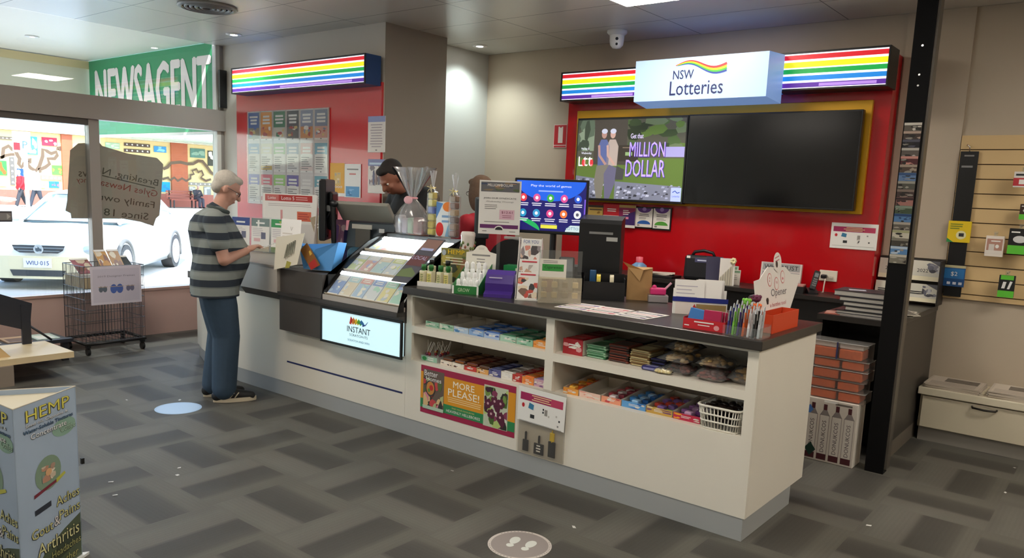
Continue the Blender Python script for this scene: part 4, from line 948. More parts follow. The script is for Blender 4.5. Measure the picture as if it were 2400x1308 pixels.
# magazine stand
t = thing('magazine_stand', 'narrow white counter stand filled with glossy cover cards', 'stand', (-2.77, 3.66, CT))
F = frame((-2.765, 3.60, CT), 30)
b = MB(F); b.prism([(0, 0), (.15, 0), (.15, .30), (.11, .36), (0.09, .36), (.02, .05)], .066, .069, mat('#e9e6e4', .3), 'x'); b.prism([(0, 0), (.15, 0), (.15, .30), (.11, .36), (0.09, .36), (.02, .05)], -.069, -.066, mat('#e9e6e4', .3), 'x'); b.box(-.0655, .0655, 0, .15, 0, .004, WHITE).box(-.0655, .0655, .145, .15, .004, .30, WHITE); b.build('rack', t)
for k, (y, z, hh, cols, nm) in enumerate(((.012, .006, .16, ('#c9483a', '#e8d8c0', '#2a2a2c', '#7a5a4a', '#d98a6a'), 'front'), (.045, .07, .17, ('#efece8', '#3a3a3e', '#b9b0aa', '#c9a08a'), 'middle'), (.075, .15, .21, ('#f2efec', '#d98a7a', '#3a3034', '#e0c0b0', '#8a8084'), 'rear'))):
    f = MB(F @ Matrix.Translation((0, y, z)) @ Matrix.Rotation(math.radians(-14), 4, 'X'))
    f.box(-.06, .06, 0, .004, 0, hh, WHITE); f.blot(-.058, .058, hh * .05, hh * .8, [mat(c, .4) for c in cols], 16, -.0008, .26); f.text('FOR YOU', 0, hh * .86, hh * .1, mat('#3a5a9a', .5), w=.09, y=-.003) if k == 2 else f.lines(-.045, .045, hh * .86, hh * .96, 1, mat('#c8203a', .5), -.003, .5, 0, 'C')
    f.build('glossy_card', None, f'glossy picture card at the {nm} of the narrow white stand', 'card', 'cards in the narrow stand')
# clear key-ring / battery display
t = thing('acrylic_display', 'clear acrylic counter display with a green headed card and hanging trinkets', 'display', (-2.58, 3.72, CT))
F = frame((-2.575, 3.665, CT), 38); w = .25
b = MB(F); b.box(-w / 2, w / 2, .06, .063, .0, .30, CLEAR).box(-w / 2, -w / 2 + .003, .004, .0595, 0, .15, CLEAR).box(w / 2 - .003, w / 2, .004, .0595, 0, .15, CLEAR).box(-w / 2, w / 2, .0, .0035, 0, .15, clear('#f6f2e8', .08, 1.2, .25, '#efe6d0')).box(-w / 2, w / 2, .0, .059, -.0, .003, CLEAR); b.build('acrylic_case', t)
f = MB(F @ Matrix.Translation((-.02, .055, .135))); f.box(-.10, .055, 0, .002, 0, .115, mat('#e9e4da', .5)); f.rect(-.085, .04, .045, .085, mat('#3f9a4a', .4)); f.text('Cigarettes', -.022, .055, .02, mat('#123a1a', .5), w=.1); f.lines(-.08, .035, .09, .108, 2, GREYINK); f.build('header_card', t)
for k in range(8):
    x, z = -.09 + (k % 4) * .06, .028 + (k // 4) * .06
    b = MB(F @ Matrix.Translation((x, .03, z)))
    b.rbox(-.017, .017, -.006, .006, 0, .034, mat(('#b9a36a', '#c9b98a', '#5a5040', '#d8c9a0')[k % 4], .3, .4), .004); b.tube([(.008 * math.cos(a * .7), 0, .042 + .008 * math.sin(a * .7)) for a in range(9)], .0014, CHROME, closed=True)
    b.build('trinket', None, f'small gold trinket, {ORD[k % 4]} from the left in the {("lower", "upper")[k // 4]} row of the clear display', 'trinket', 'trinkets in the clear display')
# lottery forms lying flat
for i, (x, y, yaw, c) in enumerate(((-2.43, 3.66, 6, '#6a4a9a'), (-2.24, 3.66, 3, '#c9455a'), (-2.04, 3.67, -4, '#4a3a6a'))):
    b = MB(frame((x, y, CT + .0004 * i), yaw)); b.box(-.095, .095, -.12, .13, 0, .0012, PAPER)
    for k in range(4):
        z0 = -.10 + k * .055; b.add([(-.085, z0, .0016), (.085, z0, .0016), (.085, z0 + .03, .0016), (-.085, z0 + .03, .0016)], [(0, 1, 2, 3)], mat((c, '#2c2438', '#d8a0a8', c)[k], .5))
        b.add([(-.07, z0 + .008, .002), (.05, z0 + .008, .002), (.05, z0 + .018, .002), (-.07, z0 + .018, .002)], [(0, 1, 2, 3)], WHITE)
    b.build('lottery_form', None, ['violet', 'rose', 'dark purple'][i] + f' printed lottery form lying flat, {ORD[i]} from the left on the counter', 'paper form', 'lottery forms lying on the counter')
# black desk tidy with tape
t = thing('desk_tidy', 'glossy black desk tray holding tape on the staff side of the counter', 'desk tray', (-2.50, 4.07, CT))
F = frame((-2.50, 4.02, CT), 33); w = .25
b = MB(F); b.box(-w / 2, w / 2, 0, .14, 0, .004, PLASTIC).box(-w / 2, w / 2, 0, .004, .004, .11, PLASTIC).box(-w / 2, w / 2, .136, .14, .004, .15, PLASTIC).box(-w / 2, -w / 2 + .004, .004, .136, .004, .13, PLASTIC).box(w / 2 - .004, w / 2, .004, .136, .004, .13, PLASTIC); b.build('tray', t)
for k, (dx, c, lab) in enumerate(((.045, '#d8cfb0', 'cream roll of tape in the black desk tray'), (-.035, '#d9c23c', 'yellow roll of tape in the black desk tray'))):
    b = MB(F); b.cyl((dx - .012, .07, .105), (dx + .012, .07, .105), .045, mat(c, .35), n=22); b.cyl((dx - .0125, .07, .105), (dx + .0125, .07, .105), .025, DKGREY, n=16); b.build('tape_roll', None, lab, 'tape')
b = MB(F); b.rbox(-.09, -.05, .09, .13, .02, .17, mat('#2a5a8a', .4), .004); b.build('blue_sleeve', None, 'dark blue sleeve standing in the black desk tray', 'sleeve')
# brown paper bag
f = MB(frame((-2.365, 4.205, CT + .0), 30)); KR = mat('#b08a5a', .75, noise=.1, nscale=30)
f.box(-.075, .075, 0, .07, 0, .20, KR); f.add([(-.075, 0, .2), (.075, 0, .2), (.075, .07, .2), (-.075, .07, .2), (-.11, -.015, .235), (.02, -.025, .19), (.0, -.02, .12)], [(0, 1, 5, 4), (0, 4, 5, 6)], mat('#c49c68', .75))
f.build('paper_bag', None, 'brown paper bag standing behind the black desk tray', 'paper bag')
# pink stapler on a silver box
b = MB(frame((-2.235, 4.215, CT), 34)); b.rbox(-.06, .06, 0, .06, 0, .045, mat('#b3adb0', .3, .6), .004); b.build('silver_box', None, 'small silver box at the back edge of the counter under the pink punch', 'box')
b = MB(frame((-2.235, 4.215, CT + .0455), 34)); b.rbox(-.05, .045, .005, .055, 0, .042, mat('#e0347e', .3), .01); b.ell((-.025, .03, .047), (.014, .014, .012), mat('#e0347e', .3), 12); b.cyl((.035, .03, .03), (.075, .03, .075), .007, mat('#e6b0c4', .3)); b.build('hole_punch', None, 'bright pink desk punch on the small silver box', 'punch')
# envelope box
t = thing('envelope_holder', 'white envelopes in a blue edged holder on the counter', 'holder', (-1.85, 4.02, CT))
F = frame((-1.845, 3.96, CT), 28); w = .29
f = MB(F); f.box(-w / 2, w / 2, 0, .003, 0, .09, WHITE).box(-w / 2, w / 2, .10, .103, 0, .13, WHITE).box(-w / 2, w / 2, .003, .0995, 0, .003, WHITE); f.box(-w / 2 - .003, w / 2 + .003, -.004, -.0005, .07, .095, mat('#23308a', .4)); f.build('box', t)
f = MB(F); f.rect(-w * .45, -w * .1, .0, .065, mat('#efe4de', .5)); f.poly([(-w * .2, 0), (0, 0), (-w * .1, .06)], mat('#c9302c', .5), -.001); f.rect(-.02, w * .48, 0, .06, mat('#a58a5a', .5)); f.build('printed_front', t)
for k in range(8):
    f = MB(F @ Matrix.Translation((-.06 if k < 3 else .045 + .004 * (k - 3), .008 + .011 * k, .0035)) @ Matrix.Rotation(math.radians(-8), 4, 'X'))
    hw = .08 if k < 3 else .07
    f.box(-hw, hw, 0, .0035, 0, .185 - .004 * (k % 3), mat('#f0ede9', .6)); 
    if k == 0: f.lines(-.07, .05, .06, .16, 5, mat('#b9b3c0', .6), -.0008, .25, .4)
    f.build('envelope', None, f'white envelope, {ORD[k]} from the front in the blue edged holder', 'envelope', 'envelopes in the holder')
# red card box with bookmarks
t = thing('card_box', 'red open display box of little books at the counter corner', 'display box', (-1.60, 3.56, CT))
F = frame((-1.605, 3.505, CT), 2); w = .215
f = MB(F); f.box(-w / 2, w / 2, 0, .003, 0, .05, RED).box(-w / 2, w / 2, .097, .10, 0, .06, RED).box(-w / 2, -w / 2 + .003, .003, .097, 0, .055, RED).box(w / 2 - .003, w / 2, .003, .097, 0, .055, RED).box(-w / 2 + .003, w / 2 - .003, .003, .097, 0, .003, RED); f.build('carton', t)
f = MB(F); f.lines(-.05, .05, .032, .042, 1, WHITE, -.0012, .6, 0, 'C'); f.lines(-.03, .03, .018, .028, 1, WHITE, -.0012, .4, 0, 'C'); f.disc(.065, .018, .014, .012, mat('#e8a0a4', .5)); f.lines(-.1, -.075, .012, .02, 1, WHITE, -.0012, .6, 0); f.build('printed_front', t)
for k in range(9):
    blu = k < 3
    f = MB(F @ Matrix.Translation(((-.055 if blu else .035) + .003 * (k % 3), .008 + .0285 * (k % 3) + (0 if blu else .009 * (k // 3 - 1)), .0035)) @ Matrix.Rotation(math.radians(-5 - 9 * (blu and k == 0)), 4, 'X') @ Matrix.Rotation(math.radians(8 if blu else 0), 4, 'Y'))
    c = '#2f72b8' if blu else ('#b02050', '#c9a0a4', '#e0d8d0')[k // 3 - 1] if k > 3 else '#b02050'
    f.rbox(-.045, .045, 0, .0075, 0, .095 - .005 * (k % 3), mat(c, .35), .002, 1)
    f.build('little_book', None, f'{"blue" if blu else "red and pale"} little book, {ORD[k if blu else k - 3]} from the front on the {"left" if blu else "right"} of the red box', 'little book', 'little books in the red box')
# clear pen stand
t = thing('pen_stand', 'clear acrylic pen stand at the front right corner of the counter', 'pen stand', (-1.39, 3.52, CT))
b = MB(); b.box(-1.485, -1.305, 3.452, 3.585, CT, CT + .004, CLEAR).box(-1.485, -1.305, 3.583, 3.586, CT + .004, CT + .06, CLEAR).box(-1.485, -1.305, 3.452, 3.455, CT + .004, CT + .05, CLEAR).box(-1.308, -1.305, 3.456, 3.582, CT + .004, CT + .055, CLEAR); b.build('acrylic_case', t)
PC = [('#2a2a7a', 'navy'), ('#7ac043', 'lime'), ('#3a2a6a', 'violet'), ('#d8622a', 'orange'), ('#e8e4e8', 'white'), ('#151518', 'black'), ('#c9c9cc', 'silver')]
for r_ in range(3):
    for k, (c, nm) in enumerate(PC):
        x, y = -1.470 + k * .0245, 3.475 + r_ * .036; z = CT + .005; hh = .11 + .012 * r_
        if (k, r_) in ((6, 2), (5, 2)): continue
        o = thing('pen', f'{nm} pen in the {("front", "middle", "back")[r_]} row of the clear pen stand', 'pen', (x, y, z), 'pens in the clear stand')
        MB().cyl((x, y, z), (x + .004, y + .006, z + hh), .0062, mat(c, .3), n=10).build('barrel', o)
        q = Vector((x + .004, y + .006, z + hh)); MB().cyl(q + Vector((0, 0, .0005)), q + Vector((.001, .001, .022)), .0045, mat('#cfcfd2', .25, .7), .003, n=10).build('clicker', o)
        MB().box(x - .0015 + .004, x + .0015 + .004, y - .008, y - .005, z + hh - .045, z + hh, mat('#d8d8da', .25, .6)).build('clip', o)
# pompom pen toppers
for k, (x, y, z, c, lab) in enumerate(((-1.455, 3.640, CT + .145, '#7ac043', 'lime green'), (-1.405, 3.645, CT + .125, '#e86a2a', 'orange'), (-1.43, 3.70, CT + .16, '#6a2a4a', 'plum'))):
    o = thing('novelty_pen', f'novelty pen with {lab} topper behind the clear pen stand', 'pen', (x, y, CT))
    MB().cyl((x, y, CT + .0005), (x, y, z - .02), .005, mat(c, .4), n=8).build('barrel', o)
    b = MB(); b.ell((x, y, z), (.021, .021, .019), mat(c, .6), 12)
    for a in range(6): b.ell((x + .017 * math.cos(a), y + .017 * math.sin(a), z + .01), .008, mat(c, .6), 8)
    b.build('topper', o)
t = thing('lollipop_bag', 'dark clear topped bag of sweets behind the pens', 'bag', (-1.47, 3.86, CT))
b = MB(); b.rbox(-1.53, -1.43, 3.82, 3.88, CT, CT + .16, mat('#2a1c22', .3), .02, 2); b.build('pouch', t)
f = MB(frame((-1.48, 3.819, CT), 0)); f.disc(0, .10, .038, .03, mat('#d8cdd0', .5)); f.lines(-.03, .03, .085, .115, 2, mat('#6a3a4a', .5), -.0012, .5, .2, 'C'); f.blot(-.045, .045, .12, .155, [mat('#8a3a4a', .4), mat('#4a2a3a', .4)], 5); f.build('label', t)
# opener box with header, facing the open end of the counter
t = thing('opener_display', 'orange counter box with a white Opener header at the end of the counter', 'display box', (-1.40, 3.86, CT))
F = frame((-1.335, 3.86, CT), 90); w = .355
f = MB(F); f.box(-w / 2, w / 2, 0, .004, 0, .09, mat('#d9481f', .5)).box(-w / 2, w / 2, .085, .089, 0, .09, mat('#c43f1a', .5)).box(-w / 2, -w / 2 + .004, .0045, .0845, 0, .09, mat('#d9481f', .5)).box(w / 2 - .004, w / 2, .0045, .0845, 0, .09, mat('#d9481f', .5)).box(-w / 2, w / 2, .0045, .0845, 0, .003, mat('#c43f1a', .5)); f.build('carton', t)
f = MB(frame((-1.425, 3.93, CT + .09), 90, 8)); HW = .6
f.prism([(-.22, -.085), (.16, -.085), (.42, .15), (.27, .165), (.19, .205), (-.06, .215), (-.17, .16), (-.24, .155)], .001, .004, mat('#f0ebe6', .5), 'y')
f.text('Opener', .08, .052, .05, mat('#6f6a72', .5), w=.22, y=0); f.text('a bottles tool', .06, .012, .02, mat('#c4606a', .5), w=.22, y=0); f.rect(-.19, .15, -.085, -.02, mat('#e9dfd6', .5), .0005)
for dx, dz in ((-.04, .15), (.05, .125), (.14, .155)):
    f.disc(dx, dz, .03, .034, mat('#d8646a', .5), .0002, 20); f.disc(dx, dz, .026, .030, mat('#f0ebe6', .5), -.0002, 20); f.blot(dx - .012, dx + .012, dz - .015, dz + .015, [mat('#d8808a', .5)], 2, -.0006, .4)
f.M = f.M @ Matrix.Translation((.07, -.003, .235)) @ Matrix.Rotation(math.radians(-10), 4, 'Y')
f.disc(0, 0, .055, .05, mat('#f0ebe6', .5), 0, 24); f.disc(-.015, -.008, .016, .018, mat('#4a3a38', .5), -.0004, 12); f.lines(-.04, .04, .0, .035, 2, mat('#c9707a', .5), -.0004, .3, .3, 'C')
f.build('header_card', t)

# ---------------------------------------------------------------- screens on the staff side
t = thing('lottery_monitor', 'black customer monitor showing round game icons on dark blue', 'monitor', (-3.06, 4.22, CT))
F = frame((-3.025, 4.15, 1.345), 26); w, h = .485, .355
b = MB(F); b.rbox(-w / 2, w / 2, .002, .05, 0, h, PLASTIC, .006); b.build('bezel', t)
b = MB(F); b.cyl((.02, .055, -.33), (.02, .055, .1), .022, PLASTIC, n=14); b.build('stand_pole', t)
b = MB(F); b.rbox(-.12, .16, -.03, .16, -.3625, -.335, PLASTIC, .006); b.build('stand_base', t)
f = MB(F); w2, h2 = w * .475, h
def E2(c, e=.75): return mat(c, .4, emit=e * .5)
f.M = F @ Matrix.Translation((0, .0015, .02)); h2 = h - .035
f.rect(-w2, w2, 0, h2, E2('#1c1a6a'), -.0002); f.disc(0, h2, w2 * .98, h2 * .40, E2('#1f63e8'), -.0006, 30, PI, 2 * PI)
f.disc(-w2, 0, w2 * .72, h2 * .26, E2('#22b060'), -.0006, 16, 0, PI / 2); f.poly([(w2 * .45, 0), (w2, 0), (w2, h2 * .13), (w2 * .6, h2 * .13), (w2 * .48, h2 * .06)], E2('#d6ecf0'), -.0008); f.text('LOTTO', w2 * .65, h2 * .04, .018, E2('#2a5a8a'), -.0012); f.rect(-w2 * .25, w2 * .22, h2 * .05, h2 * .12, E2('#e6e04a'), -.0008); f.rect(-w2 * .25, w2 * .2, h2 * .13, h2 * .15, E2('#8a86c0'), -.0008); f.rect(w2 * .96, w2, h2 * .3, h2 * .66, E2('#7a5ad8'), -.0008)
f.text('Play the world of games', 0, h2 * .87, .018, E2('#dfe6ff', .9), -.0012, w=w2 * 1.15); f.rect(-w2 * .35, w2 * .35, h2 * .785, h2 * .81, E2('#9ab4ff'), -.001)
for i, c in enumerate(('#e0404a', '#d85a9a', '#3aa84a', '#d8509a', '#2a5ad0', '#2a9ac8', '#3a9ad0', '#d84a8a', '#e8783a', '#e8eaf0')):
    cx, cz = (-.78 + .39 * (i % 5)) * w2, h2 * (.66 - .31 * (i // 5))
    f.disc(cx, cz, .024, .026, E2(c), -.001, 18); f.disc(cx, cz, .010, .011, E2('#f4f4fa' if c != '#e8eaf0' else '#5a5a6a', .8), -.0014, 12); f.lines(cx - .036, cx + .036, cz - .055, cz - .03, 2, E2('#e6e6f6', .8), -.001, .45, .3, 'C')
f.build('lit_picture', t)
t = thing('syndicate_sign', 'white portrait sign about a syndicate beside the customer monitor', 'sign', (-3.27, 3.95, CT))
F = frame((-3.28, 3.945, 1.33), 33); w, h = .272, .345
b = MB(F); b.box(-w / 2, w / 2, .001, .005, 0, h, WHITE); b.build('sheet', t)
b = MB(F); b.box(-.012, .012, .0055, .012, -.345, .2, CLEAR).box(-.07, .07, -.03, .06, -.348, -.344, CLEAR); b.build('holder_stem', t)
f = MB(F); f.rect(-w * .46, w * .46, h * .79, h * .97, mat('#6a6a70', .5), 0); f.blot(-w * .46, w * .46, h * .79, h * .97, [mat(c, .5) for c in ('#8a7a62', '#3a4a6a', '#c9c0b0', '#5a6a4a', '#b08a6a')], 12, -.0003, .15); f.text('MILLION DOLLAR', 0, h * .89, h * .05, WHITE, w=w * .6, bold=.02, y=-.002)
f.text('JOIN OUR SYNDICATE', 0, h * .65, h * .035, INK, w=w * .78, bold=.01); f.text('Wednesday Winnings', 0, h * .59, h * .032, GREYINK, w=w * .66); f.lines(-w * .36, -w * .05, h * .46, h * .56, 3, GREYINK, -.0008, .3, .3)
f.rect(.0, w * .36, h * .28, h * .46, mat('#e8c0d0', .5)); f.text('$12.61', w * .18, h * .385, h * .05, mat('#8a3a5a', .5), w=w * .26, bold=.02); f.lines(w * .05, w * .31, h * .3, h * .37, 2, mat('#a8607a', .5), -.0012, .3, .2, 'C'); f.lines(-w * .36, w * .3, h * .21, h * .25, 1, GREYINK, -.0008, .3, .1)
f.rect(-w * .46, w * .46, h * .11, h * .18, mat('#6a2a6a', .5)); f.disc(0, h * .07, w * .12, h * .09, WHITE, -.0012, 16, 0, PI); f.disc(0, h * .08, w * .09, h * .06, INK, -.0015, 16, 0, PI); f.lines(-w * .4, -w * .25, h * .04, h * .07, 1, GREYINK); f.lines(w * .25, w * .4, h * .04, h * .07, 1, GREYINK)
f.build('print', t)
# staff terminal seen from behind, scanner and printer
t = thing('staff_terminal', 'black staff till terminal seen from behind beside the customer monitor', 'till terminal', (-2.72, 4.24, CT))
F = frame((-2.655, 4.17, CT), 22)
b = MB(F @ Matrix.Translation((0, 0, .20))); b.prism([(.01, -.06), (.03, -.08), (.06, -.08), (.14, -.06), (.14, .30), (.02, .275), (0, .25)], -.125, .14, PLASTIC, 'x'); b.build('screen_back', t)
f = MB(F @ Matrix.Translation((0, -.0012, .2))); f.rbox(-.06, .09, -.004, 0, .185, .20, mat('#8a8a8a', .4), .001); f.rect(.05, .12, .145, .17, mat('#b9b9b6', .5)); f.build('label_plate', t)
b = MB(F); b.prism([(.03, .004), (.14, .004), (.12, .24), (.05, .24)], -.06, .06, mat('#202124', .4), 'x'); b.box(-.14, .14, .0, .17, 0, .0035, PLASTIC); b.build('stand', t)
t = thing('receipt_printer', 'black arched receipt printer below the syndicate sign', 'printer', (-3.33, 4.2, CT))
b = MB(frame((-3.31, 4.12, CT), 25)); b.prism([(-.17 * math.cos(PI * k / 12) if k else -.17, .12 + .19 * math.sin(PI * k / 12)) for k in range(13)] + [(.17, 0), (-.17, 0)], 0, .15, mat('#1c1d20', .35), 'y'); b.build('body', t)
b = MB(frame((-3.31, 4.12, CT), 25)); b.box(-.06, .06, .03, .05, .309, .325, PAPER); b.build('paper', t)
t = thing('card_terminal', 'black card terminal leaning against the till stand', 'card terminal', (-2.80, 4.04, CT))
b = MB(frame((-2.80, 4.05, CT), 36, 22)); b.rbox(-.05, .05, 0, .05, 0.02, .25, mat('#232427', .4), .012, 3); b.build('body', t)
b = MB(frame((-2.80, 4.048, CT), 36, 22)); b.rect(-.04, .04, .15, .23, mat('#3a3c40', .3)); b.build('display_window', t)
t = thing('staff_screen', 'dark grey screen back beside the woman in red', 'screen', (-3.75, 4.2, CT))
F = frame((-3.645, 4.20, CT + .0005), 40, -6)
b = MB(F @ Matrix.Translation((0, 0, .29))); b.rbox(-.055, .05, 0, .03, 0, .29, mat('#4a5258', .4), .012); b.build('screen_back', t)
b = MB(F); b.box(-.05, .03, .0, .02, 0.006, .2895, PLASTIC).box(-.1, .1, -.06, .08, 0, .006, PLASTIC); b.build('stand', t)
t = thing('till_drawer', 'low black till drawer unit behind the monitor stand', 'till drawer', (-2.95, 4.25, CT))
b = MB(frame((-2.95, 4.215, CT + .0005), 0)); b.rbox(-.13, .15, .02, .08, 0, .17, mat('#141416', .4), .01); b.build('body', t)
b = MB(frame((-2.95, 4.215, CT), 0)); b.rbox(-.09, -.03, .015, .0195, .09, .13, mat('#8a8a86', .4), .002); b.tube([(-.1, .015, .15), (-.05, -.01, .19), (.02, -.01, .16), (.06, .01, .12)], .007, mat('#3a3a3c', .5)); b.build('cable', t)
# red mug and small things below the monitor
t = thing('pen_cup', 'red cup with a brush under the customer monitor', 'cup', (-2.93, 4.17, CT))
p = Vector((-2.945, 4.055, CT)); MB().lathe([(.034, p.z), (.038, p.z + .09), (.035, p.z + .09), (.031, p.z + .01), (0, p.z + .01)], mat('#7a1420', .35), (p.x, p.y), 18).build('cup', t)
MB().cyl((p.x, p.y, p.z + .0105), (p.x + .03, p.y, p.z + .17), .005, mat('#d8d8d8', .3), n=8).build('brush', t)
# ================================================================== left end of the counter
LZ = LT + .0005
# three brochures in a clear stand
t = thing('brochure_stand', 'clear stand with three brochures beside the grey haired customer', 'brochure stand', (-5.98, 3.95, LZ))
b = MB(frame((-5.98, 3.955, LZ), 16)); b.box(-.34, .34, .010, .013, 0, .30, CLEAR); b.box(-.34, .34, -.03, .06, 0, .004, CLEAR); b.box(-.34, .34, -.03, -.028, .004, .03, CLEAR); b.build('acrylic_case', t)
for k, (c, nm) in enumerate((('#3a4a8a', 'blue headed'), ('#7a8a86', 'photo headed'), ('#3f9a5a', 'green headed'))):
    f = MB(frame((-5.98, 3.955, LZ + .005), 16) @ Matrix.Translation((-.215 + .215 * k, 0, 0)) @ Matrix.Rotation(math.radians(-2), 4, 'X')); w, h = .195, .285
    f.box(-w / 2, w / 2, 0, .003, 0, h, PAPER); f.rect(-w / 2, w / 2, h * .76, h, mat(c, .5)); f.lines(-w * .3, w * .3, h * .8, h * .92, 1, WHITE, -.0012, .4, .2, 'C'); f.lines(-w * .42, w * .42, h * .45, h * .72, 5, mat('#c2b8c0', .6), -.001, .3, .4)
    f.rect(w * .05, w * .3, h * .38, h * .58, mat('#6a6a80', .5), -.0014); f.rect(-w * .35, w * .0, h * .3, h * .4, mat('#e0b4b4', .5), -.0014); f.rect(-w / 2, w / 2, 0, h * .16, mat(('#c9b8a8', '#b9a890', '#7a8a5a')[k], .5))
    if k == 1: f.rect(-w * .15, -w * .05, h * .7, h * .95, WHITE, -.0014)
    if k == 2: f.text('T', 0, h * .82, .035, mat('#d8d24a', .5))
    f.build('brochure', None, f'{nm} brochure, {ORD[k]} from the left in the clear stand by the customer', 'brochure', 'brochures in the clear stand')
# white rack with red topped form sheets
t = thing('form_rack', 'tall white rack of red topped lottery forms behind the brochures', 'rack', (-5.82, 4.15, LZ))
F = frame((-5.86, 4.17, LZ), 20)
b = MB(F); b.box(-.30, .27, .03, .035, 0, .50, mat('#e3ddd9', .4)); b.box(-.30, .27, -.05, .12, 0, .005, mat('#e3ddd9', .4)); b.prism([(-.045, .0055), (.029, .0055), (.029, .49), (.0, .25)], .262, .27, mat('#d8cfcc', .4), 'x'); b.build('rack', t)
f = MB(F @ Matrix.Translation((-.015, .028, .25))); w, h = .55, .26
f.box(-w / 2, w / 2, 0, .0018, 0, h, PAPER); f.rect(-w * .46, w * .42, h * .74, h * .96, mat('#b5332c', .5)); f.rect(-w * .46, -w * .2, h * .74, h * .96, mat('#c96a64', .5), -.001); f.text('Lotto', -w * .33, h * .8, h * .1, WHITE); f.text('Lotto 5', -w * .03, h * .79, h * .12, WHITE); f.lines(w * .12, w * .4, h * .78, h * .92, 2, mat('#e0a09a', .5), -.0014)
f.lines(-w * .4, w * .42, h * .56, h * .68, 2, mat('#c0b4b4', .5), -.0012, .3, .2); f.rect(w * .14, w * .4, h * .1, h * .42, mat('#d9694a', .5)); f.lines(w * .16, w * .38, h * .14, h * .38, 3, mat('#b5443a', .5), -.0014); f.rect(-w * .17, -w * .13, h * .05, h * .45, mat('#d89a9a', .5))
f.build('form_sheet', None, 'white and red lottery form sheet on the front of the tall rack', 'form')
for k, (c, nm) in enumerate((('#b9a890', 'beige'), ('#8aa6c8', 'blue'), ('#8a1c3a', 'crimson'))):
    f = MB(F @ Matrix.Translation((.33, .04 + .014 * k, .02 + .03 * (2 - k))) @ Matrix.Rotation(math.radians(20 + 6 * k), 4, 'Z') @ Matrix.Rotation(math.radians(-18 + 9 * k), 4, 'Y')); f.box(-.05, .10, 0, .003, 0, .26 - .03 * k, mat(c, .5)); f.lines(-.03, .08, .15, .2, 2, PAPER)
    f.build('booklet', None, f'{nm} booklet leaning at the right side of the tall form rack', 'booklet')
# newspaper hanging over the ledge, with white V card
f = MB(frame((-4.80, 3.385, .965), 4, 0, 3)); w = .26
f.add([(-w / 2, 0, 0), (w / 2, -.008, .075), (w / 2 + .02, .03, .30), (-w / 2 - .03, .035, .235), (-w / 2, .003, 0), (w / 2, -.005, .078), (w / 2 + .02, .034, .30), (-w / 2 - .03, .04, .235)], [(0, 1, 2, 3), (7, 6, 5, 4), (0, 4, 5, 1), (1, 5, 6, 2), (2, 6, 7, 3), (3, 7, 4, 0)], mat('#d9d3c2', .6))
for k in range(5): f.add([(-.02 + .02 * k, -.004, .10 + .012 * k), (-.008 + .02 * k, -.004, .10 + .012 * k), (-.008 + .02 * k, .022, .20 + .01 * k), (-.02 + .02 * k, .022, .20 + .01 * k)], [(0, 1, 2, 3)], mat('#6a6a5a', .6))
f.add([(.0, -.007, .03), (.05, -.009, .04), (.06, -.003, .08), (.01, -.001, .085)], [(0, 1, 2, 3)], mat('#a8a04a', .6))
f.build('folded_newspaper', None, 'folded cream newspaper hanging over the front of the dark counter box', 'newspaper')
t = thing('small_card', 'white upright card with a V over the hanging newspaper', 'card', (-4.86, 3.5, CT + .013))
f = MB(frame((-4.875, 3.475, CT + .205), 8, 6)); f.box(-.10, .10, 0, .002, 0, .155, mat('#f4f2f0', .4)); f.text('V', .01, .07, .03, mat('#b9b4b0', .5)); f.lines(-.08, .07, .015, .06, 2, mat('#d8d2cc', .5)); f.build('sheet', t)
b = MB(frame((-4.875, 3.487, CT + .013), 8)); b.box(-.09, .09, 0, .003, 0, .2, CLEAR); b.box(-.09, .09, -.03, .05, 0, .003, CLEAR); b.build('holder', t)
# blue pocket with printed strip, dark teal bag behind
f = MB(frame((-4.585, 3.50, CT + .0135), 16))
f.add([(-.12, 0, 0), (.12, 0, .0), (.18, 0, .21), (.15, -.01, .20), (0, -.02, .15), (-.15, -.01, .17), (-.17, 0, .19), (-.12, .10, 0), (.12, .10, 0), (.18, .10, .2), (-.17, .10, .17)],
      [(0, 1, 2, 3, 4, 5, 6), (7, 10, 9, 8), (1, 8, 9, 2), (0, 6, 10, 7), (0, 7, 8, 1)], mat('#5fa3e6', .35))
f.build('blue_pocket', None, 'sky blue open pocket bag on the dark counter box', 'bag')
f = MB(frame((-4.60, 3.465, CT + .0135), 14, 0, -28)); f.add([(-.03, 0, .17), (.05, 0, .19), (.09, -.01, .0), (.0, -.01, -.0), (-.03, .003, .17), (.05, .003, .19), (.09, -.007, 0), (0, -.007, 0)], [(3, 2, 1, 0), (4, 5, 6, 7), (0, 1, 5, 4), (1, 2, 6, 5), (2, 3, 7, 6), (3, 0, 4, 7)], mat('#8a5a24', .45))
f.add([(0, -.0105, .0), (.075, -.0105, .004), (.065, -.008, .06), (.0, -.008, .05)], [(0, 1, 2, 3)], mat('#b02a24', .45)); f.add([(-.01, -.003, .09), (.06, -.006, .1), (.055, -.004, .13), (-.015, -.001, .12)], [(0, 1, 2, 3)], mat('#d8b04a', .45))
f.build('printed_strip', None, 'brown and red printed strip leaning on the sky blue pocket', 'strip')
b = MB(frame((-4.40, 3.86, CT + .0135), 20)); b.rbox(-.24, .0, 0, .10, 0, .155, mat('#1f4f66', .5), .05, 3); b.build('teal_bag', None, 'dark teal soft bag behind the blue pocket', 'bag')
b = MB(frame((-4.93, 3.72, CT + .0135), 24)); b.prism([(-.06, 0), (.11, 0), (.16, .06), (.13, .11), (.02, .13), (-.06, .09)], 0, .11, mat('#c9c2b2', .5), 'y'); b.build('cream_parcel', None, 'crumpled cream bag behind the hanging newspaper', 'bag')
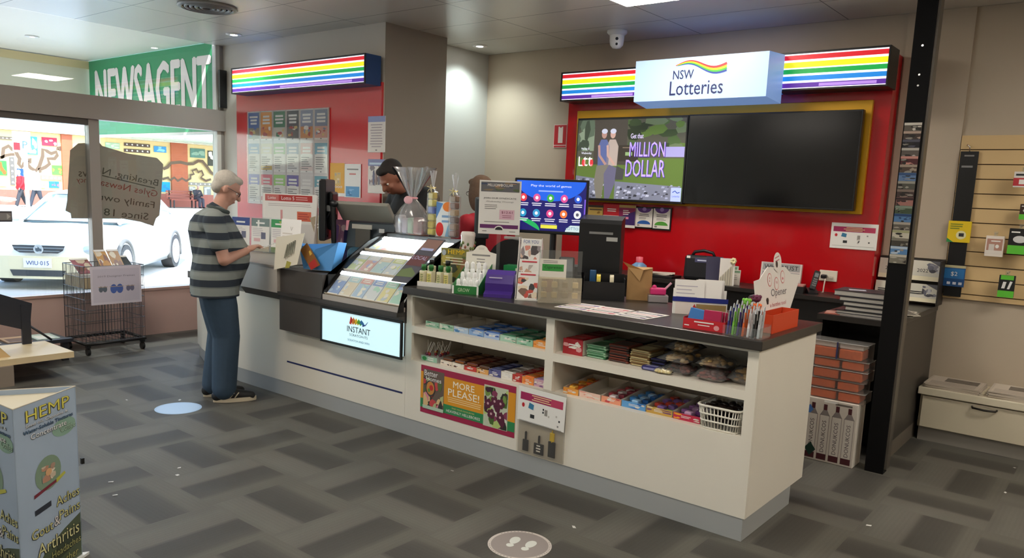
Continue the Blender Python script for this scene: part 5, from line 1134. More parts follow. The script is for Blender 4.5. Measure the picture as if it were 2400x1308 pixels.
# side-on monitor, pin pad pole, screen back
t = thing('side_monitor', 'black monitor seen edge-on with a pale sheet taped to its face', 'monitor', (-5.1, 4.0, LZ))
F = frame((-5.13, 3.98, LZ + .17), -47)
b = MB(F); b.rbox(-.24, .24, 0, .05, 0, .475, PLASTIC, .012); b.rbox(-.15, .15, .05, .09, .08, .38, PLASTIC, .02); b.build('bezel', t)
b = MB(F); b.box(-.235, .235, -.004, -.001, .01, .46, mat('#b9cfd2', .4)).box(-.2, .1, -.006, -.0041, .02, .44, mat('#dfe6e6', .5)); b.build('taped_sheet', t)
b = MB(F); b.cyl((0, .10, -.155), (0, .08, .2), .022, PLASTIC); b.cyl((0, .10, -.1685), (0, .10, -.155), .11, PLASTIC, n=20); b.build('stand', t)
t = thing('pin_pad_pole', 'black pole mount with cable loop beside the edge-on monitor', 'pole mount', (-4.87, 3.93, CT + .0135))
b = MB(); b.cyl((-4.90, 3.90, CT + .0135), (-4.915, 3.90, 1.46), .02, PLASTIC, n=14); b.build('pole', t)
b = MB(); b.ell((-4.915, 3.90, 1.46), (.045, .03, .03), PLASTIC, 14); b.box(-4.975, -4.94, 3.88, 3.92, 1.40, 1.445, mat('#c9c9c9', .4)); b.tube([(-4.95, 3.9, 1.4), (-5.0, 3.9, 1.33), (-5.02, 3.9, 1.25), (-4.98, 3.9, 1.2)], .006, PLASTIC); b.build('cable_clamp', t)
t = thing('touch_terminal', 'grey backed touch terminal tilted toward the staff man', 'till terminal', (-4.72, 4.10, CT + .0135))
F = frame((-4.69, 4.06, CT + .0135), 12)
b = MB(F @ Matrix.Translation((0, .0, .335)) @ Matrix.Rotation(math.radians(38), 4, 'X')); b.rbox(-.25, .25, 0, .035, 0, .17, mat('#8f8c82', .4), .008); b.build('screen_back', t)
b = MB(F); b.prism([(-.02, .14), (.02, .33), (.18, .40), (.20, .12), (.12, .0), (.04, .0)], -.20, .24, mat('#3f4a52', .35), 'x'); b.build('housing', t)
b = MB(F); b.box(-.10, .04, -.03, -.0205, .06, .29, mat('#57544e', .4)); b.box(-.13, .06, -.034, -.0305, .28, .315, mat('#b9b6ac', .4)).box(.12, .17, -.024, -.0205, .26, .29, mat('#cfd0cf', .4)); b.build('front_cover', t)
for k, (c1, nm) in enumerate((('#a8799a', 'pink and mauve'), ('#2a2456', 'dark violet'))):
    f = MB(frame((-4.98 + .085 * k, 4.0 + .02 * k, CT + .0135), 20, 8)); f.box(-.045, .045, 0, .004, 0, .34 - .08 * k, mat(c1, .4)); f.blot(-.043, .043, .05, .3 - .08 * k, [mat(c, .4) for c in (('#d8a0a0', '#8a6aa8', '#e6d0d4') if k == 0 else ('#2a2456', '#3a3270'))], 8); f.build('booklet', None, f'{nm} booklet standing left of the touch terminal', 'booklet')
# ---------------------------------------------------------------- cellophane gifts on the display hood and counter
HZ = 1.2725
p = Vector((-4.19, 4.045, HZ))
t = thing('gift_hamper', 'clear cellophane gift hamper with gathered top on the ticket display', 'gift hamper', p)
b = MB()
n = 20
def ringp(r, z, ph, amp, nn=28): return [(p.x + r * (1 + amp * math.sin(a * 2 * PI * 7 / nn + ph)) * math.cos(2 * PI * a / nn), p.y + .55 * r * (1 + amp * math.sin(a * 2 * PI * 7 / nn + ph)) * math.sin(2 * PI * a / nn), z) for a in range(nn)]
rings = [ringp(.15, p.z + .001, 0, .03), ringp(.168, p.z + .06, 1, .05), ringp(.158, p.z + .12, 2, .06), ringp(.10, p.z + .19, 2.5, .12), ringp(.035, p.z + .25, 3, .2), ringp(.03, p.z + .27, 3, .2), ringp(.075, p.z + .35, 3.4, .35), ringp(.12, p.z + .44, 3.6, .5), ringp(.145, p.z + .48, 3.8, .6)]
nn = 28
b.add([q for r in rings for q in r], [(i * nn + k, i * nn + (k + 1) % nn, (i + 1) * nn + (k + 1) % nn, (i + 1) * nn + k) for i in range(len(rings) - 1) for k in range(nn)], clear('#f2f2f2', .16, 3.2, .22, '#dcd6d4'), True)
b.build('cellophane', t)
for k in range(9):
    a = k * .7; r0, r1 = .03, .10 + .05 * R.random()
    b = MB(); q0, q1 = Vector((p.x + r0 * math.cos(a), p.y + .5 * r0 * math.sin(a), p.z + .265)), Vector((p.x + r1 * math.cos(a), p.y + .5 * r1 * math.sin(a), p.z + .40 + .09 * R.random()))
    s_ = Vector((-math.sin(a), math.cos(a) * .5, 0)) * .012; b.add([q0 - s_ * .5, q0 + s_ * .5, q1 + s_ * 1.6 + Vector((0, .01, 0)), q1 - s_ * 1.2], [(0, 1, 2, 3)], clear('#f0f0f0', .1, 3, .5, '#efeff2')); b.build('foil_tail', t)
b = MB(); b.tube([(p.x + .036 * math.cos(a * .7), p.y + .025 * math.sin(a * .7), p.z + .26) for a in range(9)], .008, mat('#e6a0a8', .4), closed=True); b.ell((p.x - .01, p.y - .035, p.z + .245), (.045, .012, .03), mat('#e8b0b6', .4)); b.build('ribbon', t)
for k, (dx, c, h, nm) in enumerate(((-.115, '#d8d6dc', .13, 'silver'), (-.045, '#c9c2d0', .11, 'lilac'), (.015, '#a8c8b0', .115, 'mint'), (.075, '#b08a8a', .12, 'brown'), (.12, '#8a6a6a', .10, 'dark'))):
    b = MB(); b.rbox(p.x + dx - .028, p.x + dx + .028, p.y - .04, p.y + .03, p.z + .003, p.z + .003 + h, mat(c, .4), .012, 2); b.build('gift_item', None, f'{nm} gift inside the cellophane hamper, {ORD[k]} from the left', 'gift', 'gifts in the hamper')
def tall_gift(x, y, z, h, cols, lab, w=.036):
    t = thing('cello_gift', lab, 'gift', (x, y, z))
    b = MB(); b.rbox(x - w, x + w, y - .03, y + .03, z + .0005, z + h * .66, CELLO, .012, 2); b.cyl((x, y, z + h * .66), (x, y, z + h * .74), .03, CELLO, .008, n=12, cap=False); b.build('cellophane', t)
    for k in range(6):
        zz = z + .004 + k * h * .108; b = MB(); b.rbox(x - w + .006, x + w - .006, y - .022, y + .022, zz, zz + h * .10, mat(cols[k % len(cols)], .4), .008, 1); b.build('sweet', t)
    b = MB()
    for k in range(6):
        a = k * 1.05; q0 = Vector((x + .006 * math.cos(a), y + .006 * math.sin(a), z + h * .73)); q1 = Vector((x + .028 * math.cos(a), y + .02 * math.sin(a), z + h * (.93 + .07 * R.random()))); s_ = Vector((-math.sin(a), math.cos(a), 0)) * .009
        b.add([q0 - s_ * .4, q0 + s_ * .4, q1 + s_, q1 - s_], [(0, 1, 2, 3)], clear('#f0f0f0', .1, 3, .5, '#efeff2'))
    b.build('foil_tail', t)
    b = MB(); b.tube([(x + .018 * math.cos(a), y + .018 * math.sin(a), z + h * .715 + .004 * math.sin(3 * a)) for a in [i * .63 for i in range(10)]], .004, mat('#d9c27a', .3, .5), closed=True)
    for q in range(5): b.tube([(x, y - .018, z + h * .71), (x + .02 * math.cos(q * 1.3), y - .03, z + h * .71 + .018 * math.sin(q * 1.3)), (x + .034 * math.cos(q * 1.3), y - .03, z + h * .70 + .03 * math.sin(q * 1.3))], .0025, mat('#e6d9a8', .3, .4))
    b.build('gold_ribbon', t)
tall_gift(-3.99, 4.05, HZ, .475, ['#d8c84a', '#c9b03a', '#e0d47a', '#3a58b0'], 'tall cellophane gift of yellow sweets with a blue top on the ticket display')
tall_gift(-3.775, 4.05, HZ, .45, ['#7a4a34', '#8f6a48', '#5f3a2c', '#b08a5a'], 'tall cellophane gift of brown sweets on the right of the ticket display')
f = MB(frame((-3.885, 4.065, HZ), 18)); w, h = .13, .245
f.box(-w / 2, w / 2, 0, .014, 0, h, mat('#e8ecee', .4)); f.disc(.025, h * .86, .04, .034, mat('#e8833a', .4)); f.poly([(-w / 2, h * .5), (-w * .1, h * .95), (-w / 2, h)], mat('#5a8ac8', .4)); f.disc(-.035, .05, .03, .05, mat('#d8302c', .4)); f.poly([(w * .05, 0), (w / 2, 0), (w / 2, h * .5), (w * .2, h * .3)], mat('#8fc0e0', .4)); f.lines(-.02, .05, .09, .16, 2, mat('#7a9ac0', .5))
f.build('party_box', None, 'white box with orange, blue and red shapes between the two tall gifts', 'box')
# ================================================================== people
def figure(name, label, P, fdeg, h, skin, hair, top, legs, shoe, arms, head_fw=.10, head_tilt=25, belly=.0, voxel=.009, stripes=None, hair_style='short', glasses=True, legs_pose=((.1, 0, .1, 0), (-.1, 0, -.1, 0)), face=True, sleeve=.55, seated=False, shoe_sole=None, turn=0, fat=1, head_dz=0):
    """P = floor point, fdeg = heading in degrees from +y towards +x"""
    s = h / 1.70; a = math.radians(fdeg); fv, rv = Vector((math.sin(a), math.cos(a), 0)), Vector((math.cos(a), -math.sin(a), 0)); O = Vector(P)
    def W(r, f, z): return O + rv * r * s + fv * f * s + Vector((0, 0, z * s))
    t = thing(name, label, 'person', P)
    SK = mat(skin, .5, noise=.06, nscale=30); prim = []; shirt = []; trou = []
    hz = .56 if seated else .92; hf = -.02
    dz = hz - .92
    Wd = lambda r, f, z: W(r, f, z + dz)
    # torso
    prim += [('cap', Wd(0, hf, .93), Wd(0, -.03, 1.25), .12 * s, .13 * s), ('cap', Wd(-.12, -.03, 1.33), Wd(.12, -.03, 1.33), .075 * s, .075 * s)]
    nb, hd = Wd(0, .0, 1.40), Wd(0, head_fw - .02, 1.52 + head_dz)
    prim += [('cap', nb, hd, .058 * s, .054 * s)]
    # head frame: pitched down by head_tilt and turned by turn
    ta = math.radians(head_tilt); tr = math.radians(turn)
    hfw = (fv * math.cos(tr) + rv * math.sin(tr)); hrv = (rv * math.cos(tr) - fv * math.sin(tr))
    hu = (Vector((0, 0, 1)) * math.cos(ta) + hfw * math.sin(ta)); hf2 = (hfw * math.cos(ta) - Vector((0, 0, 1)) * math.sin(ta))
    C0 = Wd(0, head_fw, 1.58 + head_dz)
    def Hd(r, f, u): return C0 + (hrv * r + hf2 * f + hu * u) * s
    HR = Matrix((hrv, hf2, hu)).transposed()
    prim += [('ell', Hd(0, -.012, .022), (.074 * s, .095 * s, .092 * s), HR), ('ell', Hd(0, .028, -.035), (.060 * s, .066 * s, .082 * s), HR), ('ell', Hd(0, .055, -.085), (.030 * s, .030 * s, .026 * s), HR)]
    if face:
        prim += [('cap', Hd(0, .088, .01), Hd(0, .112, -.032), .010 * s, .015 * s), ('ell', Hd(0, .084, .018), (.045 * s, .016 * s, .010 * s), HR), ('ell', Hd(0, .088, -.062), (.022 * s, .010 * s, .008 * s), HR), ('ell', Hd(0, .086, -.073), (.019 * s, .010 * s, .007 * s), HR)]
        for sg in (-1, 1): prim += [('ell', Hd(sg * .074, -.008, -.012), (.010 * s, .020 * s, .032 * s), HR), ('ell', Hd(sg * .038, .068, -.03), (.022 * s, .018 * s, .022 * s), HR)]
    # arms, hands with five fingers
    for sg, (sh, el, wr, tip) in zip((1, -1), arms):
        S, E_, Wr, T = (Wd(*q) for q in (sh, el, wr, tip))
        prim += [('cap', S, E_, .052 * s, .042 * s), ('cap', E_, Wr, .043 * s, .028 * s)]
        d = (T - Wr).normalized(); side = d.cross(Vector((0, 0, 1))).normalized(); up = side.cross(d)
        palm = Wr + d * .05 * s
        prim += [('ell', palm, (.040 * s, .048 * s, .020 * s), Matrix((side, d, up)).transposed())]
        for k in range(4):
            b0 = palm + side * (.028 - .0187 * k) * s + d * .036 * s; L = (.036, .043, .040, .030)[k] * s
            m1 = b0 + d * L - up * .006 * s; e1 = m1 + (d * .75 - up * .75).normalized() * L * .8
            prim += [('cap', b0, m1, .0095 * s, .009 * s), ('cap', m1, e1, .009 * s, .0075 * s)]
        inn = side if (Wd(0, tip[1], tip[2]) - palm).dot(side) > 0 else -side
        th0 = palm + inn * .034 * s - d * .012 * s; th1 = th0 + (inn * .6 + d * .8).normalized() * .034 * s; th2 = th1 + (d * .95 - up * .25).normalized() * .026 * s
        prim += [('cap', th0, th1, .012 * s, .0105 * s), ('cap', th1, th2, .0105 * s, .0085 * s)]
        q = S.lerp(E_, sleeve) if sleeve < 1 else E_
        shirt += [('cap', S, q, .068 * s, (.066 if sleeve < 1 else .052) * s)]
        if sleeve >= 1: shirt += [('cap', E_, Wr, .052 * s, .04 * s)]
    # legs
    for (kr, kf, ar, af), sg in zip(legs_pose, (1, -1)):
        Hp = Wd(sg * .09, hf, .90); K = W(kr, kf, .50); A = W(ar, af, .085)
        prim += [('cap', Hp, K, .085 * s, .055 * s), ('cap', K, A, .052 * s, .036 * s), ('cap', A, W(ar, af + .12, .045), .036 * s, .03 * s)]
        trou += [('cap', Hp, Hp.lerp(K, .5), .114 * s, .108 * s), ('cap', Hp.lerp(K, .5), K, .108 * s, .088 * s), ('cap', K, A + Vector((0, 0, .015)), .088 * s, .078 * s)]
    blob('body', prim, SK, t, voxel, 5)
    # clothes
    if not seated: shirt += [('cap', Wd(sg * .075, hf + .0, .70), Wd(sg * .06, hf, .95), .15 * s, .15 * s) for sg in (-1, 1)]
    shirt += [('cap', Wd(0, hf + .0, .90 if seated else .87), Wd(0, belly * .6, 1.08), .155 * s, (.165 + belly * .3) * s), ('cap', Wd(0, belly * .6, 1.08), Wd(0, -.03, 1.27), (.165 + belly * .3) * s, .15 * s), ('cap', Wd(-.13, -.035, 1.335), Wd(.13, -.035, 1.335), .088 * s, .088 * s), ('cap', Wd(0, -.03, 1.33), Wd(0, .0, 1.41), .09 * s, .066 * s)]
    for sg in (-1, 1): shirt += [('cap', Wd(sg * .06, hf, .835 if not seated else .9), Wd(sg * .08, .0, 1.2), .15 * s, .12 * s)]
    sm = stripes or mat(top, .75, noise=.08, nscale=40)
    shirt = [(p[0], p[1], p[2], p[3] * fat, p[4] * fat) for p in shirt]
    blob('shirt', shirt, sm, t, voxel * 1.1, 4, cut=None if seated else O.z + .80 * s)
    if stripes:
        b = MB(); b.tube([Wd(.072 * math.cos(q), .012 + .066 * math.sin(q), 1.425 + .02 * math.sin(q) * -1) for q in [i * PI / 9 for i in range(18)]], .016 * s, mat(top, .8), closed=True); b.build('collar', t)
    trou += [('cap', Wd(-.05, hf, .90), Wd(.05, hf, .90), .118 * s, .118 * s)]
    trou = [(p[0], p[1], p[2], p[3] * fat, p[4] * fat) for p in trou]
    blob('trousers', trou, mat(legs, .8, noise=.14, nscale=26, bump=.15), t, voxel * 1.1, 3)
    for (kr, kf, ar, af), sg in zip(legs_pose, (1, -1)):
        so = blob('shoe', [('cap', W(ar, af - .05, .05), W(ar, af + .05, .055), .042 * s, .046 * s), ('cap', W(ar, af + .05, .055), W(ar, af + .19, .035), .046 * s, .034 * s)], mat(shoe, .6), t, .007, 3)
        if shoe_sole:
            b = MB(); nn = 18; pts = []
            for k in range(nn):
                q = 2 * PI * k / nn; fo = .075 + .155 * math.cos(q); si = .047 * math.sin(q) * (1 if math.cos(q) > -.6 else .9); pts.append((fo, si))
            vs = [W(ar + y, af + x, zz) for zz in (.002, .032) for x, y in pts]; b.add(vs, [tuple(range(nn))[::-1], tuple(range(nn, 2 * nn))] + [(k, (k + 1) % nn, (k + 1) % nn + nn, k + nn) for k in range(nn)], mat(shoe_sole, .5)); b.build('sole', so)
            b = MB()
            for k in range(3): b.tube([W(ar + .047, af + .0 + .035 * k, .035), W(ar + .046, af + .03 + .035 * k, .075)], .004, mat(shoe_sole, .5))
            b.build('side_stripe', so)
    # hair
    HM = mat(hair, .75, noise=.2, nscale=60, bump=.3)
    hp = [('ell', Hd(0, -.026, .036), (.083 * s, .094 * s, .092 * s), HR)]
    if hair_style == 'short': hp = [('ell', Hd(0, -.030, .040), (.081 * s, .090 * s, .086 * s), HR), ('ell', Hd(0, -.058, -.012), (.066 * s, .052 * s, .062 * s), HR), ('ell', Hd(0, .035, .085), (.058 * s, .045 * s, .030 * s), HR)]
    if hair_style == 'bob': hp += [('ell', Hd(sg * .066, -.02, -.045), (.034 * s, .068 * s, .115 * s), HR) for sg in (-1, 1)] + [('ell', Hd(0, -.075, -.05), (.085 * s, .055 * s, .12 * s), HR), ('ell', Hd(0, -.03, .03), (.092 * s, .10 * s, .095 * s), HR), ('ell', Hd(0, .045, .085), (.062 * s, .04 * s, .03 * s), HR)]
    blob('hair', hp, HM, t, .010 if face else .02, 3)
    if face:
        for sg in (-1, 1):
            b = MB(); b.ell(Hd(sg * .032, .074, -.002), (.0095 * s), mat('#e8e2dc', .3), 10); b.ell(Hd(sg * .032, .0805, -.003), (.0048 * s), mat('#2a1f1a', .2), 8); b.build('eye', t)
        b = MB(); b.cyl(Hd(-.020, .0945, -.067), Hd(.020, .0945, -.067), .0035 * s, mat('#8a4a42', .5), n=6); b.build('mouth', t)
    if glasses and face:
        b = MB(); GM = mat('#2a2224', .3)
        for sg in (-1, 1):
            b.tube([Hd(sg * .034 + .022 * math.cos(q), .098, .0 + .016 * math.sin(q)) for q in [i * PI / 6 for i in range(12)]], .0018 * s, GM, 6, closed=True)
            b.tube([Hd(sg * .056, .097, .004), Hd(sg * .078, .06, .006), Hd(sg * .082, -.005, .004)], .0022 * s, GM, 6)
        b.tube([Hd(-.012, .1, .003), Hd(0, .104, .006), Hd(.012, .1, .003)], .0018 * s, GM, 6); b.build('glasses', t)
    return t, W, Hd
def stripe_mat(nt, b):
    L = nt.links.new; N = nt.nodes.new
    g = N('ShaderNodeNewGeometry'); sp = N('ShaderNodeSeparateXYZ'); L(g.outputs['Position'], sp.inputs[0])
    m = N('ShaderNodeMath'); m.operation = 'MODULO'; ad = N('ShaderNodeMath'); ad.operation = 'SUBTRACT'; L(sp.outputs[2], ad.inputs[0]); ad.inputs[1].default_value = .012; L(ad.outputs[0], m.inputs[0]); m.inputs[1].default_value = .112
    d = N('ShaderNodeMath'); d.operation = 'DIVIDE'; L(m.outputs[0], d.inputs[0]); d.inputs[1].default_value = .112
    rp = N('ShaderNodeValToRGB'); L(d.outputs[0], rp.inputs['Fac']); cr = rp.color_ramp; cr.interpolation = 'CONSTANT'
    cr.elements[0].color = lin('#7d827f'); e = cr.elements[1]; e.position = .47; e.color = lin('#666c6a'); q = cr.elements.new(.56); q.color = lin('#232b36')
    L(rp.outputs['Color'], b.inputs['Base Color']); b.inputs['Roughness'].default_value = .85
STRIPE = nodes_mat(stripe_mat)
ar_cust = [((.20, -.03, 1.345), (.245, .03, 1.075), (.10, .195, 1.13), (.03, .265, 1.165)), ((-.20, -.03, 1.345), (-.245, .06, 1.085), (-.08, .21, 1.125), (-.02, .275, 1.155))]
cust, Wc, Hc = figure('person', 'grey haired man in a striped polo and jeans standing at the counter reading a slip', (-5.20, 3.085, 0), 27, 1.665, '#b98a78', '#b3aca2', '#39413f', '#34485c', '#17171a', ar_cust, .075, 30, .055, .0065, STRIPE,
    legs_pose=((.08, .05, .10, .03), (-.095, .03, -.08, -.03)), shoe_sole='#d9ccb4', fat=1.13)
q = Wc(.0, .315, 1.165); f = MB(frame((q.x, q.y, q.z - .02), -40, 70)); f.box(-.05, .05, 0, .002, 0, .16, PAPER); f.lines(-.04, .04, .02, .14, 6, GREYINK); f.build('paper_slip', None, 'narrow paper slip held in the grey haired man’s hands', 'paper slip')
ar_rest = [((.20, -.03, 1.345), (.26, .06, 1.09), (.16, .24, 1.08), (.10, .32, 1.08)), ((-.20, -.03, 1.345), (-.26, .06, 1.09), (-.16, .24, 1.08), (-.10, .32, 1.08))]
figure('person', 'dark haired man in a black shirt looking down behind the gift hamper', (-5.03, 4.50 - .13, 0) if False else (-4.90, 4.70, 0), 188, 1.93, '#a06a55', '#241d1a', '#101114', '#22242a', '#111111', ar_rest, .17, 42, .05, .011, None, 'short', False, sleeve=.6, fat=1.1, head_dz=-.095)
figure('person', 'woman with brown bobbed hair, glasses and red top behind the syndicate sign', (-4.03, 4.68, 0), 282, 1.72, '#c49a86', '#6a5240', '#a81a2a', '#26262c', '#151515', ar_rest, .09, 12, .02, .011, None, 'bob', True, sleeve=.6)
# ================================================================== back counter, post and right-hand wall
BKM = mat('#131314', .38); BKT = mat('#2b2826', .35)
t = thing('back_counter', 'black L-shaped back counter along the red wall', 'counter', (-2.4, 6.0, 0))
MB().box(-4.3, -1.575, 5.80, 6.1995, .92, .95, BKT).build('worktop', t)
MB().box(-4.3, -1.575, 5.84, 6.1995, 0, .9195, BKM).build('carcass', t)
b = MB(); b.box(-1.5745, -1.11, 5.12, 6.199, .885, .92, BKT).box(-1.535, -1.11, 6.1991, 6.37, .885, .92, BKT); b.build('worktop', t)
b = MB(); b.box(-1.57, -1.55, 5.16, 6.199, 0, .8845, BKM).box(-1.549, -1.135, 5.55, 5.565, 0, .8845, BKM).box(-1.134, -1.114, 5.30, 6.36, .11, .8845, mat('#3d3833', .45)); b.build('carcass', t)
MB().box(-1.16, -1.1145, 5.29, 6.1, 0, .1095, mat('#6a6258', .45)).build('plinth', t)
BZ, RZ = .9505, .9205
# black post with postcards
t = thing('post', 'tall black square post with a strip of postcards at the end of the back counter', 'post', (-1.115, 5.06, 0))
PX0, PX1, PY0, PY1 = -1.168, -1.062, 5.02, 5.11
MB().box(PX0, PX1, PY0, PY1, 0, 2.999, mat('#060608', .6, spec=.2)).build('upright', t)
MB().box(PX1 + .0005, PX1 + .014, PY0 + .012, PY1, .03, 2.998, mat('#5a544d', .4, .3)).build('side_channel', t)
b = MB()
for z in (2.52, 2.36, 2.30): b.cyl((-1.115, PY0 - .004, z), (-1.115, PY0 - .0005, z), .006, CHROME, n=10)
b.build('screw', t)
za, zb_ = on(2128, 290, 'y', PY0).z, on(2100, 617, 'y', PY0).z
cols = [('#6a6258', '#e8e2d8', 'grey'), ('#4a3c38', '#c9b0a0', 'brown'), ('#1c1c26', '#5a5a6a', 'night'), ('#6b625c', '#c9c4bc', 'pale rock'), ('#5a2a30', '#d89a90', 'red'), ('#5a4a40', '#b0a090', 'earth'), ('#6a8ab8', '#3a5a8a', 'blue sky'), ('#5a5a52', '#a8a498', 'grey green'), ('#4a3a38', '#8a7a70', 'umber'), ('#b07a72', '#3a2a2c', 'rose'), ('#4a5a44', '#8a9a8a', 'green'), ('#5a86b8', '#2a4a7a', 'bright blue'), ('#6a645c', '#b9b0a4', 'stone'), ('#d8d2c0', '#b0b088', 'cream'), ('#4a463e', '#8a8478', 'olive'), ('#5f8fc4', '#c0d0e0', 'lake blue'), ('#8a8578', '#d0cabc', 'beige')]
n = len(cols); ph = (za - zb_) / n
for i, (c1, c2, nm) in enumerate(cols):
    f = MB(frame((-1.115, PY0 - .004, za - ph * (i + 1)), 0, -4)); w, h = .092, ph * 1.12
    f.box(-w / 2, w / 2, 0, .0015, 0, h, mat(c1, .4)); f.blot(-w * .48, w * .48, h * .04, h * .7, [mat(c, .4) for c in (c2, '#2e2a28', c1, '#a09a90')], 7, -.0006, .25); f.rect(-w / 2, w / 2, h * .72, h * .98, mat(c2, .4), -.001)
    f.build('postcard', None, f'{nm} postcard, {ORD[i] if i < 14 else ("fifteenth", "sixteenth", "seventeenth")[i - 14]} from the top on the black post', 'postcard', 'postcards on the black post')
# carton and plastic tubs in front
t = thing('carton', 'white carton printed with slim bottles on the floor beside the counter end', 'carton', (-1.37, 5.0, 0))
cx0, cx1, cy0, cy1, cz = -1.60, -1.232, 4.985, 5.15, .405
MB().rbox(cx0, cx1, cy0, cy1, .001, cz, mat('#d6cec4', .55), .004).build('box', t)
f = MB(frame(((cx0 + cx1) / 2, cy0 - .0005, .001))); W_ = cx1 - cx0; n = 5
MAR = mat('#4a1a22', .5)
for k in range(n):
    x = -W_ / 2 + W_ * (k + .5) / n - .008
    f.rect(x - .030, x + .030, .012, .305, mat('#8a7f7c', .55), 0); f.rect(x - .027, x + .027, .014, .30, mat('#d9d2ca', .5), -.0004); f.poly([(x - .030, .30), (x + .030, .30), (x + .012, .335), (x - .012, .335)], mat('#8a8280', .5), -.0006); f.rect(x - .011, x + .011, .335, .372, MAR, -.0008)
    f.rect(x - .029, x + .029, .014, .052, MAR, -.0008); f.text('DONUKCOS', x + .012, .165, .024, mat('#5a5054', .5), w=.205, rot=90, y=-.001)
f.poly([(-.115, .07), (-.08, .115), (-.045, .07), (-.08, .025)], mat('#14352a', .5), -.0012); f.poly([(-.19, .31), (-.17, .345), (-.14, .335), (-.10, .355), (-.08, .325), (-.10, .30), (-.14, .31)], mat('#4a7ac0', .5), -.0014); f.rect(-.02, .06, .385, .398, WHITE, -.001); f.rect(.05, .15, .378, .39, mat('#6a625c', .5), -.001)
f.build('print', t)
tz = cz + .0005
for k, (h, dx, w, dy) in enumerate(((.066, .012, .33, 0), (.064, 0, .325, .004), (.068, .016, .325, -.004), (.062, .014, .33, .004), (.105, -.008, .345, -.002))):
    o = thing('plastic_tub', f'clear tub of orange packets, {["lowest", "second from bottom", "middle", "second from top", "topmost and deepest"][k]} of the stack on the white carton', 'tub', (-1.385 + dx, 5.06, tz), 'stacked tubs of orange packets')
    x0, x1, y0, y1 = -1.385 + dx - w / 2, -1.385 + dx + w / 2, 5.0 + dy, 5.18 + dy - .0
    y1 = min(y1, 5.16)
    if x1 > PX0 - .004: x1 = PX0 - .004
    PL_ = clear('#f6f4f2', .12, 1.2, .12, '#c9c2bc')
    b = MB(); b.box(x0, x1, y0, y1, tz, tz + h * .93, PL_); b.build('tub_wall', o)
    b = MB(); b.rbox(x0 - .006, x1 + .0035, y0 - .006, y1, tz + h * .935, tz + h, clear('#f6f4f2', .15, 2, .45, '#d8d4d0'), .003, 1); b.build('lid', o)
    m_ = (x0 + x1) / 2
    for i, (a, c) in enumerate(((x0 + .006, m_ - .008), (m_ + .008, x1 - .03))):
        b = MB(); b.rbox(a, c, y0 + .006, y1 - .008, tz + .003, tz + h * (.6 if k == 4 else .85), mat('#e06a34', .5, noise=.25, nscale=40), .006, 1)
        if k == 4: b.rbox(a - .002, c + .002, y0 + .02, y1 - .01, tz + h * .62, tz + h * .9, mat('#d8d4d0', .5), .003, 1)
        b.build('packet', o)
    if k == 4: MB().box(m_ - .006, m_ + .004, y0 - .008, y0 - .0065, tz, tz + h, mat('#2a2f5a', .5)).build('strap', o)
    tz += h + .0008
# ring binders and papers on the raised shelf
bz = RZ
for k, (w, h, dx, c) in enumerate(((.30, .012, 0, '#d8d4d0'), (.31, .022, -.01, '#2c2a30'), (.27, .028, .03, '#2a2a2e'), (.28, .028, .02, '#26262c'), (.30, .030, .0, '#302e34'), (.33, .036, -.02, '#2a2a34'))):
    t = thing('binder', f'dark folder of white pages, {["lowest", "second from the bottom", "third from the bottom", "third from the top", "second from the top", "topmost"][k]} of the pile by the post', 'binder', (-1.33 + dx, 5.3, bz), 'folders piled by the post')
    x1 = -1.165; x0 = x1 - w + dx * .3
    MB().box(x0, x1, 5.16, 5.40, bz, bz + .004, mat(c, .4)).box(x0, x1, 5.16, 5.40, bz + h - .004, bz + h, mat(c, .4)).build('cover', t)
    MB().box(x0 + .006, x1, 5.168, 5.395, bz + .0042, bz + h - .0042, mat('#dcd8d0', .7)).build('pages', t)
    bz += h + .0006
f = MB(frame((-1.38, 5.25, bz), 20)); f.box(-.05, .05, -.03, .04, 0, .001, mat('#c9c9d8', .5)); f.build('note_slip', None, 'pale slip lying on the topmost folder', 'slip')
f = MB(frame((-1.50, 5.20, RZ), 12)); f.box(-.05, .06, -.05, .10, 0, .004, mat('#c97a6a', .6)); f.box(-.045, .03, -.03, .09, .0041, .007, mat('#d8a294', .6)); f.build('pink_docket', None, 'small pile of salmon dockets on the raised shelf', 'paper')
f = MB(frame((-1.475, 5.72, RZ), -8)); f.box(-.12, .12, 0, .2, .05, .056, mat('#e0b4ac', .5)); f.box(-.115, .115, .005, .195, .0562, .06, mat('#2a2022', .5)); f.box(-.06, -.02, .05, .15, 0, .0498, mat('#b0a8a0', .4)); f.build('paper_tray', None, 'dark tray with pale pink edge on a grey stand behind the folders', 'tray')
# papers at the cabinet end
for k in range(5):
    f = MB(frame((-1.165 + .006 * k, 5.47 + .05 * (k % 3), RZ + .0045 * k), (k * 37) % 50 - 20)); f.box(-.055, .05, -.13, .13, 0, .004, mat(('#b9b4a8', '#8a867c', '#d2cdc0', '#a09a90', '#c4beb0')[k], .7)); f.add([(-.045, -.11, .0046), (.04, -.11, .0046), (.04, .1, .0046), (-.045, .1, .0046)], [(0, 1, 2, 3)], mat('#6a665e', .7, noise=.5, nscale=50))
    f.build('newspaper', None, f'crumpled newspaper, {ORD[k]} up in the pile at the cabinet end beside the post', 'newspaper', 'newspapers on the cabinet end')
